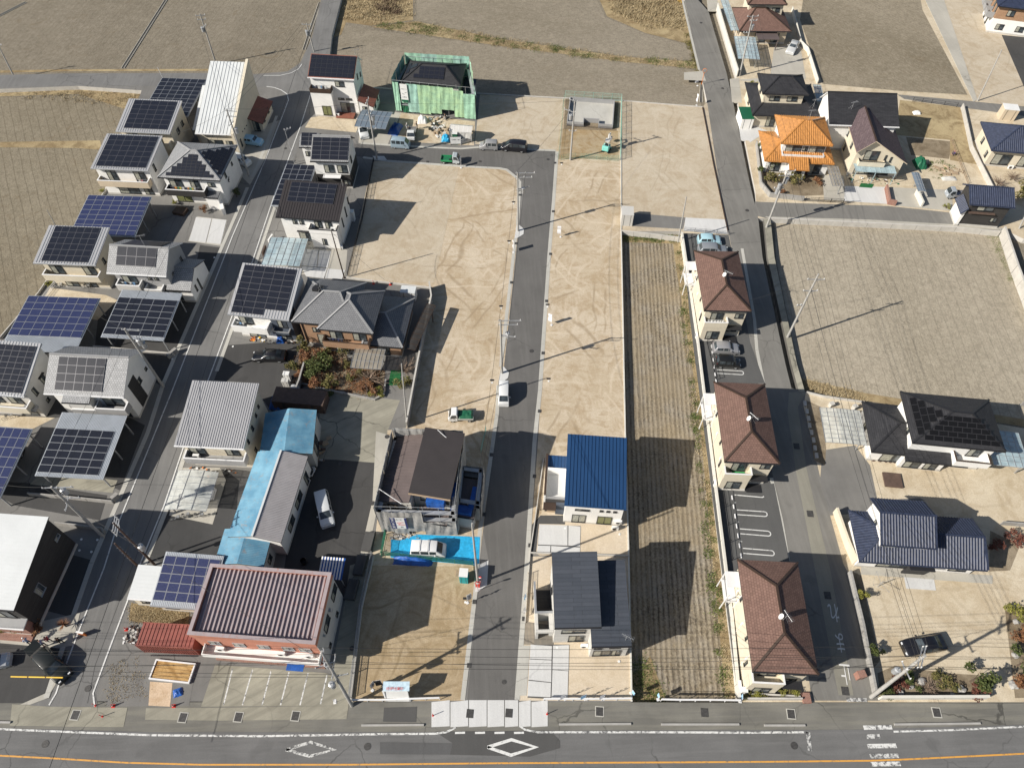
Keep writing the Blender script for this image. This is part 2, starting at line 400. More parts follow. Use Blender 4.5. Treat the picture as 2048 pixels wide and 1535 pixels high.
a_old = m_asph('old_asphalt', (.17,.168,.163),.25,.3)
a_lane = m_asph('lane_asphalt', (.18,.174,.16),.25,.35)
a_dark = m_asph('dark_asphalt', (.062,.061,.06),.25,.2)
a_walk = m_asph('pavement_asphalt', (.165,.16,.143),.4,.5,(.24,.23,.19),88)
a_patch = m_asph('asphalt_patch', (.085,.084,.082),.15,.1)
c_conc = m_asph('cast_concrete', (.42,.4,.35),.2,.3,(.34,.32,.27))
c_old = m_asph('stained_concrete', (.3,.285,.23),.5,.6,(.19,.18,.145),60)
c_new = m_asph('new_concrete', (.56,.56,.55),.1,.15)
c_gut = m_asph('gutter_concrete', (.46,.45,.41),.18,.3,(.36,.35,.31))
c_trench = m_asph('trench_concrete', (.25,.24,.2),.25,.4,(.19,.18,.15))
canalm = mat('canal_concrete', (.1,.095,.085),.9,.2,.6, space='pos')
paint = None
def m_paint(name, c, under, wear):
 m, t, b = nodes(name); n = NT(t)
 f = n.noise(2.6,6,.75, dist=.6)
 n.ln(n.mix(n.rng(f, .5 + wear, .62 + wear), c, under), b.inputs['Base Color']); b.inputs['Roughness'].default_value = .7
 MATS[name] = m; return m
p_white = m_paint('white_road_paint', (.62,.62,.6),(.28,.28,.28),.03)
p_worn = m_paint('worn_white_paint', (.62,.62,.6),(.1,.1,.1),-.02)
p_old = m_paint('old_worn_white_paint', (.55,.55,.53),(.1,.1,.1),-.06)
p_yellow = m_paint('orange_yellow_line', (.6,.3,.06),(.25,.16,.08),.03)
# ---------------------------------------------------------------- ground sheets
def P2(px, z): return [V(p, z) for p in px]
def tri_fill(pts, holes=()):
 bm = bmesh.new(); allv = []
 for loop in [pts, *holes]:
  vs = [bm.verts.new(p) for p in loop]
  es = [bm.edges.new((vs[i], vs[(i + 1) % len(vs)])) for i in range(len(vs))]; allv += es
 bmesh.ops.triangle_fill(bm, use_beauty=True, use_dissolve=False, edges=allv)
 return bm
SHN = [0]
def sheet(name, px, z, m, parent=None, world=None, kind='structure', label=None):
 pts = world or P2(px, z)
 if px: SHN[0] += 1; z += .0004 * (SHN[0] % 23)     # sheets that overlap never share a plane
 bm = tri_fill([Vector((p[0], p[1], z)) for p in pts])
 for f in bm.faces:
  if f.normal.z < 0: f.normal_flip()
 me = bpy.data.meshes.new(name); bm.to_mesh(me); bm.free(); me.materials.append(m)
 o = link(name, me, parent)
 if parent is None: o['kind'] = kind
 if label: o['label'] = label
 return o
def slab(name, px, z0, z1, m, mside=None, world=None):
 pts = world or P2(px, z1)
 bm = tri_fill([Vector((p[0], p[1], z1)) for p in pts])
 for f in bm.faces:
  if f.normal.z < 0: f.normal_flip()
 n = len(pts)
 for i in range(n):
  a, b = pts[i], pts[(i + 1) % n]
  f = bm.faces.new([bm.verts.new((p[0], p[1], z)) for p, z in ((a, z0),(b, z0),(b, z1),(a, z1))]); f.material_index = 1
 me = bpy.data.meshes.new(name); bm.to_mesh(me); bm.free(); me.materials.append(m); me.materials.append(mside or m)
 o = link(name, me); o['kind'] = 'structure'; return o
def offset_path(pts, dl, dr):
 """left/right offset points of a polyline in xy"""
 L, Rr = [], []
 for i, p in enumerate(pts):
  a = pts[max(i - 1,0)]; b = pts[min(i + 1, len(pts) - 1)]
  d1 = (Vector(p) - Vector(a)).xy; d2 = (Vector(b) - Vector(p)).xy
  if d1.length < 1e-6: d1 = d2
  if d2.length < 1e-6: d2 = d1
  n = (d1.normalized() + d2.normalized()).normalized(); k = 1 / max(.5, n.dot(d1.normalized()))
  nv = Vector((-n.y, n.x)) * k
  L.append((p[0] + nv.x * dl, p[1] + nv.y * dl)); Rr.append((p[0] - nv.x * dr, p[1] - nv.y * dr))
 return L, Rr
def stripe(mb, pts, w, z, mi=0):
 L, Rr = offset_path(pts, w / 2, w / 2)
 for i in range(len(pts) - 1):
  mb.poly([(*L[i], z),(*Rr[i], z),(*Rr[i + 1], z),(*L[i + 1], z)], mi)
def line(name, px, w, z, m, label=None):
 mb = MB(); stripe(mb, P2(px, z), w, z)
 o = obj(name, mb, m); o['kind'] = 'structure'
 if label: o['label'] = label
 return o
def bezier3(a, b, c, n=8):
 return [tuple((1 - t) ** 2 * a[k] + 2 * t * (1 - t) * b[k] + t * t * c[k] for k in (0,1)) for t in [i / n for i in range(n + 1)]]
def wallrun(name, px, h, th, m, label, cat='wall', z0=0.0, cap=None, capm=None, group=None, zpix=None, blocks=None):
 """an upright wall following points given at its base"""
 pts = P2(px, z0 if zpix is None else zpix); L, Rr = offset_path(pts, th / 2, th / 2)
 r = thing(name, label, cat, (pts[0].x, pts[0].y, z0),0, group)
 o0 = pts[0]; mb = MB()
 q = lambda p: (p[0] - o0.x, p[1] - o0.y)
 for i in range(len(pts) - 1):
  mb.prism([q(Rr[i]), q(Rr[i + 1]), q(L[i + 1]), q(L[i])], 0, h)
 obj('wall_body', mb, m, r)
 if cap:
  L2, R2 = offset_path(pts, th / 2 + .04, th / 2 + .04); mc = MB()
  for i in range(len(pts) - 1): mc.prism([q(R2[i]), q(R2[i + 1]), q(L2[i + 1]), q(L2[i])], h, h + cap)
  obj('coping', mc, capm or m, r)
 if blocks:      # recessed joints are dark strips standing in the face, pilaster posts every few metres
  mj = MB()
  for i in range(len(pts) - 1):
   a, b = Vector((*q(pts[i]),0)), Vector((*q(pts[i + 1]),0)); d = b - a; ln = d.length; d.normalize(); nn = Vector((-d.y, d.x, 0))
   k = 0
   while k * blocks < ln:
    p = a + d * k * blocks; mj.obox(p - nn * (th / 2 + .012), d * .03, nn * (th + .024), Vector((0,0, h - .02))); k += 1
  obj('wall_joint', mj, canalm, r)
 return r
def fence(name, px, h, m, label, step=2.0, z0=0.0, pick=.13, zpix=None, group=None, thick=.03, mesh=True, cat='fence'):
 pts = P2(px, z0 if zpix is None else zpix); o0 = pts[0]
 r = thing(name, label, cat, (o0.x, o0.y, z0),0, group); infill = MB()
 for i in range(len(pts) - 1):
  a, b = pts[i] - o0, pts[i + 1] - o0; a.z = b.z = 0; d = b - a; ln = d.length
  if ln < .05: continue
  d.normalize(); n = max(1, round(ln / step))
  for k in range(n + (1 if i == len(pts) - 2 else 0)):
   p = a + d * (ln * k / n); pm = MB(); pm.box(-.03,.03,-.03,.03,0, h); obj('post', pm, m, r, Matrix.Translation(p))
  for z in ([.1, h * .5, h - .05] if mesh else [h - .05]): infill.bar(a + Vector((0,0, z)), b + Vector((0,0, z)), thick)
  if pick:
   k = 0
   while k * pick < ln:
    p = a + d * k * pick; infill.bar(p + Vector((0,0,.05)), p + Vector((0,0, h - .02)), thick * .6); k += 1
 obj('fence_panel', infill, m, r); return r
# ---------------------------------------------------------------- building frames
class Frame:
 """a rectangle at eave height z: A near left corner, B near right, C far left (photograph points)"""
 def __init__(s, A=None, B=None, C=None, z=5.8, zc=None, w=None, d=None, mat=None):
  s.z = z
  if mat is not None: s.mat, s.w, s.d = mat, w, d; return
  a, b = V(A, z), V(B, z); u = (b - a).xy.normalized(); n = Vector((-u.y, u.x)); s.w = w or (b - a).xy.length
  if d is None:
   if zc is None: zc = z
   if zc == 'auto':
    best = (1e9, z)
    for i in range(150):
     q = z - 1 + i * .05; e = abs((V(C, q) - a).xy.dot(u))
     if e < best[0]: best = (e, q)
    zc = best[1]
   d = (V(C, zc) - a).xy.dot(n); s.zc = zc
  s.d = d
  s.mat = Matrix.Translation((a.x, a.y, 0)) @ Matrix.Rotation(math.atan2(u.y, u.x),4, 'Z')
 def sub(s, u, v, w, d, z, rot=0):
  return Frame(mat=s.mat @ Matrix.Translation((u, v, 0)) @ Matrix.Rotation(R(rot),4, 'Z'), w=w, d=d, z=z)
def loc(root, F, m=None):
 x = root.matrix_basis.inverted() @ F.mat
 return x @ m if m is not None else x
def part(name, mb, mats, root, F, m=None, smooth=False):
 o = link(name, mb.mesh(name, mats, smooth), None); o.parent = root; o.matrix_local = loc(root, F, m); return o
def sharedpart(name, me, root, F, m):
 o = link(name, me); o.parent = root; o.matrix_local = loc(root, F, m); return o
def roof_def(F, kind, rise=1.0, p=None):
 w, d = F.w, F.d; r = rise; v = Vector
 if kind == 'shed': fs = [[(0,0,0),(w, 0,0),(w, d, r),(0, d, r)]]
 elif kind == 'shedu': fs = [[(w, 0, r),(w, d, r),(0, d, 0),(0,0,0)]]
 elif kind == 'gu':
  f = (p or .5) * d; rb = 0 if not isinstance(rise, tuple) else rise[1]; r = rise[0] if isinstance(rise, tuple) else rise
  fs = [[(0,0,0),(w, 0,0),(w, f, r),(0, f, r)], [(w, d, rb),(0, d, rb),(0, f, r),(w, f, r)]]
 elif kind == 'gv':
  f = (p or .5) * w
  fs = [[(0, d, 0),(0,0,0),(f, 0, r),(f, d, r)], [(w, 0,0),(w, d, 0),(f, d, r),(f, 0, r)]]
 elif kind == 'hu':
  i, j = p if p else (d / 2, d / 2); h = d / 2
  fs = [[(0,0,0),(w, 0,0),(w - j, h, r),(i, h, r)], [(w, d, 0),(0, d, 0),(i, h, r),(w - j, h, r)],
    [(0, d, 0),(0,0,0),(i, h, r)], [(w, 0,0),(w, d, 0),(w - j, h, r)]]
 elif kind == 'hv':
  i, j = p if p else (w / 2, w / 2); h = w / 2
  fs = [[(0,0,0),(w, 0,0),(h, i, r)], [(w, d, 0),(0, d, 0),(h, d - j, r)],
    [(0, d, 0),(0,0,0),(h, i, r),(h, d - j, r)], [(w, 0,0),(w, d, 0),(h, d - j, r),(h, i, r)]]
 elif kind == 'flat': fs = [[(0,0,0),(w, 0,0),(w, d, .001),(0, d, .001)]]
 F.faces = []
 for f in fs:
  P = [Vector((x, y, z + F.z)) for x, y, z in f]
  if kind == 'shedu': O, e = P[2] if False else P[3], (P[2] - P[3])
  else: O, e = P[0], P[1] - P[0]
  n = (P[1] - P[0]).cross(P[2] - P[1]).normalized()
  if n.z < 0: n = -n
  ua = e.normalized()
  ub = n.cross(ua).normalized()
  if ub.z < 0 and kind != 'flat': ub = -ub
  F.faces.append(dict(P=P, O=O, ua=ua, ub=ub, n=n, q=[((x - O).dot(ua),(x - O).dot(ub)) for x in P]))
 F.kind = kind; F.rise = rise
 def h(x, y):
  return min(f['O'].z + (-(f['n'].x * (x - f['O'].x) + f['n'].y * (y - f['O'].y)) / f['n'].z) for f in F.faces)
 F.h = h
 return F
def clipline(q, t, axis):
 """interval of the convex polygon q along the line coordinate axis == t"""
 xs = []
 for i in range(len(q)):
  a, b = q[i], q[(i + 1) % len(q)]
  if (a[axis] - t) * (b[axis] - t) < 0:
   k = (t - a[axis]) / (b[axis] - a[axis]); xs.append(a[1 - axis] + k * (b[1 - axis] - a[1 - axis]))
 return (min(xs), max(xs)) if len(xs) >= 2 else None
def roof(root, F, m, t=.16, edge=None, ribs=None, ridge=None, gutter=True):
 """covering with its underside and edge, standing ribs and ridge tiles as parts"""
 mb = MB(); eg = {}
 for f in F.faces:
  mb.poly(f['P'], 0, f['q']); mb.poly([p - Vector((0,0, t)) for p in reversed(f['P'])], 1)
  n = len(f['P'])
  for i in range(n):
   a, b = f['P'][i], f['P'][(i + 1) % n]; k = tuple(sorted(((round(a.x, 2), round(a.y, 2), round(a.z, 2)),(round(b.x, 2), round(b.y, 2), round(b.z, 2)))))
   eg.setdefault(k, []).append((a, b, f))
 rd = MB()
 for k, l in eg.items():
  a, b, f = l[0]
  if len(l) == 1:
   mb.poly([b - Vector((0,0, t)), a - Vector((0,0, t)), a, b][::-1], 1)
  elif ridge:
   o = (l[0][2]['n'] + l[1][2]['n']).normalized()
   if (a + b).z / 2 > F.z + .05: rd.bar(a + o * .03, b + o * .03,.24,.12)
 part('roof', mb, [m, edge or trimb], root, F)
 if ridge and rd.v: part('ridge_cap', rd, ridge, root, F)
 if ribs:
  mm_, sp, wd, ht = ribs[:4]; ax = ribs[4] if len(ribs) > 4 else 0; rb = MB()
  for f in F.faces:
   q = f['q']; lo = min(p[ax] for p in q); hi = max(p[ax] for p in q); k = math.ceil((lo + .04) / sp)
   while k * sp < hi - .04:
    c = clipline(q, k * sp, ax)
    if c and c[1] - c[0] > .1:
     pa, pb = ((k * sp, c[0]),(k * sp, c[1])) if ax == 0 else ((c[0], k * sp),(c[1], k * sp))
     a = f['O'] + f['ua'] * pa[0] + f['ub'] * pa[1]; b = f['O'] + f['ua'] * pb[0] + f['ub'] * pb[1]
     side = (f['ua'] if ax == 0 else f['ub'])
     if len(ribs) > 5:     # rounded roll: two slopes
      i0 = len(rb.v); rb.v += [tuple(x) for x in (a - side * wd / 2, a + f['n'] * ht, a + side * wd / 2, b - side * wd / 2, b + f['n'] * ht, b + side * wd / 2)]
      rb.f += [(i0, i0 + 1, i0 + 4, i0 + 3),(i0 + 1, i0 + 2, i0 + 5, i0 + 4),(i0, i0 + 2, i0 + 1)]; rb.m += [0,0,0]
     else: rb.obox(a - side * wd / 2, side * wd, b - a, f['n'] * ht)
    k += 1
  part('roof_ribs', rb, mm_, root, F)
 if gutter and F.kind in ('shed', 'gu', 'hu', 'hv'):
  gm = MB(); gm.box(-.02, F.w + .02,-.13,-.01, F.z - t - .02, F.z - .05); part('rain_gutter', gm, edge or trimb, root, F)
def walls(root, F, m, o=.5, z0=0.0, t=.16, base=True, split=None):
 """o: overhang left, right, front, back. split: (height, material) for a different ground floor"""
 if isinstance(o, (int, float)): o = (o,) * 4
 x0, x1, y0, y1 = o[0], F.w - o[1], o[2], F.d - o[3]; F.wr = (x0, x1, y0, y1); mb = MB()
 for (a, b) in (((x0, y0),(x1, y0)),((x1, y0),(x1, y1)),((x1, y1),(x0, y1)),((x0, y1),(x0, y0))):
  ks = [i / 8 for i in range(9)]
  if F.kind == 'gv' and a[1] == b[1]:
   ks.append(abs(F.faces[0]['P'][2].x - a[0]) / abs(b[0] - a[0]))
  if F.kind == 'gu' and a[0] == b[0]:
   ks.append(abs(F.faces[0]['P'][2].y - a[1]) / abs(b[1] - a[1]))
  top = [(a[0] + (b[0] - a[0]) * k, a[1] + (b[1] - a[1]) * k) for k in sorted(set(k for k in ks if 0 <= k <= 1))]
  T = [Vector((x, y, F.h(x, y) - t * .9)) for x, y in top]
  if split:
   zs = split[0]
   mb.poly([(a[0], a[1], zs),(b[0], b[1], zs)] + T[::-1], 0); mb.poly([(a[0], a[1], z0),(b[0], b[1], z0),(b[0], b[1], zs),(a[0], a[1], zs)], 1)
  else: mb.poly([(a[0], a[1], z0),(b[0], b[1], z0)] + T[::-1], 0)
 part('wall', mb, [m, split[1] if split else m], root, F)
 if base:
  fb = MB(); fb.box(x0 - .03, x1 + .03, y0 - .03, y1 + .03, z0 - .05, z0 + .35); part('footing', fb, concw, root, F)
WCACHE = {}
def side_mat(F, s, a, z, off=0.0):
 x0, x1, y0, y1 = F.wr
 if s == 'F': return Matrix.Translation((x0 + a, y0 - off, z))
 if s == 'R': return Matrix.Translation((x1 + off, y0 + a, z)) @ Matrix.Rotation(R(90),4, 'Z')
 if s == 'B': return Matrix.Translation((x1 - a, y1 + off, z)) @ Matrix.Rotation(R(180),4, 'Z')
 if s == 'L': return Matrix.Translation((x0 - off, y1 - a, z)) @ Matrix.Rotation(R(-90),4, 'Z')
def window(root, F, s, a, z, w, h, frame=None, g=None, kind='window', bars=1, hood=None):
 """frame with depth; the panes are a sub-part. Local x runs along the wall, -y looks out."""
 frame = frame or trimb; g = g or winglass
 key = (round(w, 2), round(h, 2), frame.name, g.name, bars)
 if key not in WCACHE:
  fm = MB(); e = .06; dp = .07
  fm.box(0, w, -dp, 0,0, e); fm.box(0, w, -dp, 0, h - e, h); fm.box(0, e, -dp, 0, e, h - e); fm.box(w - e, w, -dp, 0, e, h - e)
  for k in range(1, bars + 1): fm.box(w * k / (bars + 1) - e / 2, w * k / (bars + 1) + e / 2,-dp * .9,0, e, h - e)
  fm.box(-.04, w + .04,-.13,0,-.05,-.002)
  gm = MB(); gm.box(e, w - e, -.03,-.004, e, h - e, 0)
  if g is winglass and bars:   # a drawn curtain behind one leaf
   gm.box(e, e + (w - 2 * e) * .42,-.034,-.03, e, h - e, 1)
  WCACHE[key] = (fm.mesh(kind, frame), gm.mesh('glass_pane', [g, curtain]))
 a_, b_ = WCACHE[key]
 o = sharedpart(kind, a_, root, F, side_mat(F, s, a, z))
 c = link('glass_pane', b_, None); c.parent = o
 if hood:
  hm = MB(); hm.box(-.1, w + .1,-.35,0, h + .02, h + .1); x = link('window_hood', hm.mesh('window_hood', frame)); x.parent = o
 return o
def wins(root, F, L, **k):
 for x in L: window(root, F, *x[:5], **(x[5] if len(x) > 5 else k))
def autowins(root, F, sides='LB', storeys=2):
 x0, x1, y0, y1 = F.wr
 for s in sides:
  ln = (x1 - x0) if s in 'FB' else (y1 - y0)
  for st in range(storeys):
   for k in range(2 if ln > 4.5 else 1):
    window(root, F, s, ln * (.18 + .45 * k),.95 + 2.75 * st, .75,.9 if st else .7, bars=0)
def balcony(root, F, s, a, z, w, depth=1.1, h=1.05, m=None, cap=None, floor=.16, things=True):
 m = m or white; M_ = side_mat(F, s, a, z); b = MB(); t = .12
 b.box(0, w, -depth, 0,-floor, 0); b.box(0, w, -depth, -depth + t, 0, h); b.box(0, t, -depth + t, 0,0, h); b.box(w - t, w, -depth + t, 0,0, h)
 o = part('balcony', b, m, root, F, M_)
 c = MB(); c.box(-.03, w + .03,-depth - .03,-depth + t + .03, h, h + .05); c.box(-.03, t + .03,-depth + t + .03,0, h, h + .05); c.box(w - t - .03, w + .03,-depth + t + .03,0, h, h + .05)
 x = link('top_rail', c.mesh('top_rail', cap or alum)); x.parent = o
 return o
def downpipe(root, F, s, a, m=None, top=None):
 b = MB(); b.box(0,.08,-.1,-.02,0,(top or F.z) - .2); part('downpipe', b, m or trimw, root, F, side_mat(F, s, a, 0))
ACM = {}
def aircon(F, s, a, z=0.0, label='', off=.15, w=.8):
 if 'b' not in ACM:
  b = MB(); b.box(0,.8,-.32,0,.08,.68); b.box(.05,.12,-.3,-.02,0,.08); b.box(.68,.75,-.3,-.02,0,.08); ACM['b'] = b.mesh('casing', plasw)
  g = MB(); n = 14
  ring = [(.3 + .24 * math.cos(2 * math.pi * i / n),-.33,.38 + .24 * math.sin(2 * math.pi * i / n)) for i in range(n)]
  g.poly(ring)
  for k in range(4): g.bar((.3,-.34,.38),(.3 + .22 * math.cos(k * .785),-.34,.38 + .22 * math.sin(k * .785)),.02)
  ACM['g'] = g.mesh('fan_grille', trimb)
 mt = F.mat @ side_mat(F, s, a, z, off)
 r = thing('air_conditioner', label, 'air conditioner', mat=mt, group='outdoor air conditioner units')
 for k, n_ in (('b', 'casing'),('g', 'fan_grille')):
  x = link(n_, ACM[k]); x.parent = r
 return r
PV = {}
def pvmesh(pw, ph, m, fm):
 key = (round(pw, 3), round(ph, 3), m.name, fm.name)
 if key not in PV:
  b = MB(); b.box(0, pw, 0, ph, 0,.05,1); e = .03
  b.poly([(e, e, .053),(pw - e, e, .053),(pw - e, ph - e, .053),(e, ph - e, .053)], 0)
  PV[key] = b.mesh('solar_panel', [m, fm])
 return PV[key]
def solar(root, F, fi, cols, rows, a0=None, b0=None, a1=None, b1=None, m=None, fm=None, gap=.012, clip=False, skip=(), lift=.06, pw=None, ph=None, stag=0):
 """panels in rows on roof face fi, filling a0..a1 along the eave and b0..b1 up the slope"""
 m = m or pv_black; fm = fm or pvframe; f = F.faces[fi]; q = f['q']
 A1 = max(p[0] for p in q); B1 = max(p[1] for p in q)
 a0 = .5 if a0 is None else a0; b0 = .4 if b0 is None else b0; a1 = A1 - .5 if a1 is None else a1; b1 = B1 - .4 if b1 is None else b1
 pw = pw or (a1 - a0) / cols; ph = ph or (b1 - b0) / rows; me = pvmesh(pw - gap, ph - gap, m, fm)
 B = Matrix((f['ua'], f['ub'], f['n'])).transposed().to_4x4()
 def inside(x, y):
  c = clipline(q, min(max(y, 1e-3), B1 - 1e-3),1); return c and c[0] + .12 < x < c[1] - .12 and .1 < y < B1 - .08
 for j in range(rows):
  for i in range(cols):
   if (i, j) in skip: continue
   a = a0 + i * pw + (stag * (j % 2)); b = b0 + j * ph
   if clip and not all(inside(x, y) for x, y in ((a, b),(a + pw, b),(a, b + ph),(a + pw, b + ph))): continue
   P = f['O'] + f['ua'] * a + f['ub'] * b + f['n'] * lift
   sharedpart('solar_panel', me, root, F, Matrix.Translation(P) @ B)
def antenna(root, F, x, y, z, h=1.6, rz=0.4, dish=False):
 b = MB(); b.tube((0,0,0),(0,0, h),.025, n=5)
 for k in (-1,1): b.tube((0,0, h * .6),(.5 * k, .3,0),.01, n=3)
 a, c = Vector((-.55,0, h - .05)), Vector((.75,0, h - .05)); b.tube(a, c, .015, n=4)
 for k in range(9):
  t = a.lerp(c, k / 8); s_ = .16 + .02 * k if k < 7 else .32; b.bar(t - Vector((0, s_, 0)), t + Vector((0, s_, 0)),.014)
 o = part('antenna', b, steel, root, F, Matrix.Translation((x, y, z)) @ Matrix.Rotation(rz, 4, 'Z'))
 if dish:
  d = MB(); n = 14; c0 = Vector((-.2,-.25,.75))
  nrm = Vector((-.6,-.55,.58)).normalized(); t1 = nrm.orthogonal().normalized(); t2 = nrm.cross(t1)
  rings = [[tuple(c0 + nrm * (dd) + (t1 * math.cos(2 * math.pi * i / n) + t2 * math.sin(2 * math.pi * i / n)) * rr) for i in range(n)] for rr, dd in ((.34,.1),(.2,.03),(.03,0))]
  for r0, r1 in zip(rings, rings[1:]):
   for i in range(n): d.poly([r0[i], r0[(i + 1) % n], r1[(i + 1) % n], r1[i]])
  d.tube(c0, c0 + nrm * .35,.015, n=4); x = link('satellite_dish', d.mesh('satellite_dish', plasw)); x.parent = o
 return o
def laundry(root_label, F, s, a, z, w, cols, label):
 r = thing('washing_line', label, 'laundry', mat=F.mat @ side_mat(F, s, a, z, .55), group='washing hung out on balconies')
 b = MB(); b.bar((0,0,.95),(w, 0,.95),.03); obj('pole', b, alum, r); rnd = random.Random(int(a * 10 + z)); x = .1
 i = 0
 while x < w - .4:
  k = rnd.uniform(.28,.5); hh = rnd.uniform(.4,.8); c = MB(); n = 4
  for j in range(n):
   xa, xb = x + k * j / n, x + k * (j + 1) / n; ya, yb = .05 * math.sin(j * 2.1),.05 * math.sin((j + 1) * 2.1)
   c.poly([(xa, ya, .95 - hh),(xb, yb, .95 - hh),(xb, .02,.95),(xa, .02,.95)]); c.poly([(xa, ya + .02,.95 - hh),(xa, .04,.95),(xb, .04,.95),(xb, yb + .02,.95 - hh)])
  obj('garment', c, cols[i % len(cols)], r); i += 1; x += k + .06
 return r
# ---------------------------------------------------------------- carports
def carport_solar(label, A, B, C, z, zc='auto', cols=6, rows=6, a0=.15, b0=.15, a1=None, b1=None, m=None, legs=None, sheetm=None, grp='solar carports', over=0.0):
 F = Frame(A, B, C, z, zc); rise = max(.25, F.zc - z) if zc == 'auto' else zc - z
 r = thing('solar_carport', label, 'carport', mat=F.mat, group=grp)
 roof_def(F, 'shed', rise); f = F.faces[0]; B1 = f['q'][2][1]
 roof(r, F, sheetm or galv, t=.06, edge=galv, ribs=(sheetm or galv, .2,.09,.035), gutter=False)
 solar(r, F, 0, cols, rows, a0, b0, F.w - .15 if a1 is None else a1, B1 - .1 if b1 is None else b1, m=m, fm=alum, gap=.03)
 for (x, y) in legs or ((.5,.5),(F.w - .5,.5),(.5, F.d - .6),(F.w - .5, F.d - .6),(.5, F.d / 2),(F.w - .5, F.d / 2)):
  b = MB(); b.box(x - .07, x + .07, y - .07, y + .07,0, F.h(x, y) - .12); part('post', b, steel, r, F)
 b = MB()
 for x in (.5, F.w - .5): b.bar((x, .1, F.h(x, .1) - .16),(x, F.d - .1, F.h(x, F.d - .1) - .16),.12,.18)
 for k in range(3): y = .5 + k * (F.d - 1.1) / 2; b.bar((.1, y, F.h(0, y) - .14),(F.w - .1, y, F.h(0, y) - .14),.1,.14)
 part('beam', b, steel, r, F)
 return r, F
def carport_sheet(label, A, B, C, z, m, curve=.35, nb=6, cross=4, legs=2, group='sheet-roofed carports', post=alum, axis='u', side=1, zc=None):
 """bent polycarbonate roof on slim posts; axis: direction across which the roof bends"""
 F = Frame(A, B, C, z, zc); r = thing('carport', label, 'carport', mat=F.mat, group=group); n = 8
 W, D = (F.w, F.d) if axis == 'u' else (F.d, F.w)
 def P(s, t):       # s across the bend 0..1, t along
  zz = z + curve * math.sin(math.pi * min(1, s * .8 + .1)) ** 1 - curve * .3
  return Vector((s * F.w, t * F.d, zz)) if axis == 'u' else Vector((t * F.w, s * F.d, zz))
 b = MB()
 for i in range(n):
  q = [P(i / n, 0), P((i + 1) / n, 0), P((i + 1) / n, 1), P(i / n, 1)]
  b.poly(q if axis == 'u' else q[::-1])
 part('roof_sheet', b, m, r, F)
 g = MB(); up = Vector((0,0,.03))
 for k in range(nb + 1):
  for i in range(n): g.bar(P(i / n, k / nb) + up, P((i + 1) / n, k / nb) + up, .045)
 for k in range(cross + 1): g.bar(P(k / cross, 0) + up, P(k / cross, 1) + up, .05)
 part('roof_frame', g, post, r, F)
 s0 = .92 if side > 0 else .08
 for k in range(legs):
  t = .15 + .7 * k / max(1, legs - 1); a = P(s0, t); c = MB(); c.box(a.x - .06, a.x + .06, a.y - .06, a.y + .06,0, a.z - .03); part('post', c, post, r, F)
  e = MB(); e.bar(a - Vector((0,0,.25)), P(1 - s0, t) - Vector((0,0,.06)),.08,.1); part('arm', e, post, r, F)
 return r, F
# ---------------------------------------------------------------- poles and wires
def pole(label, base, top, z=None, r=.17, arms=(), trans=None, name='utility_pole', cat='utility pole', m=None, group='utility poles', az=0.0, steps=True, zb=0.0):
 """arms: (distance from the top, length, angle deg, shift)"""
 z = z or zat(base, top, zb); a = V(base, zb); t = V(top, z); t = Vector((a.x + (t.x - a.x), a.y + (t.y - a.y), z))
 rt = thing(name, label, cat, (a.x, a.y, zb),0, group); L = t - a
 b = MB(); b.tube((0,0,0), L, r, r * .62, n=10); obj('pole', b, m or concp, rt, smooth=False)
 ax = L.normalized(); ends = []
 for (dn, ln, an, sh) in arms:
  c = L - ax * dn; d = Vector((math.cos(R(an)), math.sin(R(an)),0)); q = MB(); q.bar(c - d * (ln / 2 - sh), c + d * (ln / 2 + sh),.09,.09)
  q.bar(c - Vector((0,0,.5)), c + d * min(.6, ln / 3) * (1 if sh >= 0 else -1),.04)
  x = obj('crossarm', q, steel, rt, Matrix())
  for k in range(3):
   p = c + d * (sh + ln * (-.45 + .45 * k)); i_ = MB(); i_.tube(p + Vector((0,0,.05)), p + Vector((0,0,.28)),.06,.04, n=6)
   y = link('insulator', i_.mesh('insulator', ceram)); y.parent = x; ends.append(a + p + Vector((0,0,.28)))
 if trans:
  for (dn, an, dist) in trans:
   c = L - ax * dn; d = Vector((math.cos(R(an)), math.sin(R(an)),0)) * dist
   q = MB(); q.tube(c + d - Vector((0,0,.45)), c + d + Vector((0,0,.45)),.3, n=12); q.tube(c + d + Vector((0,0,.45)), c + d + Vector((0,0,.52)),.33,.2, n=12)
   q.bar(c, c + d, .07)
   for k in (-1,1): q.tube(c + d + Vector((.12 * k, 0,.5)), c + d + Vector((.14 * k, 0,.72)),.04, n=5)
   obj('transformer', q, steel, rt)
 if steps:
  q = MB()
  for k in range(12):
   p = L * (.25 + .055 * k); q.bar(p, p + Vector((.32 if k % 2 else -.32,0,0)),.02)
  obj('climbing_step', q, steel, rt)
 return dict(root=rt, top=a + L, base=a, ends=ends or [a + L])
def wire(a, b, label, sag=.35, r=.018, m=None, n=10, group='overhead wires'):
 pts = []
 for i in range(n + 1):
  t = i / n; p = a.lerp(b, t); p.z -= sag * 4 * t * (1 - t); pts.append(p)
 mb = MB(); o0 = a.copy(); mb.path([p - o0 for p in pts], r, n=4)
 return tag(obj('overhead_wire', mb, m or wirem, None, Matrix.Translation(o0)), label, 'wire', group)
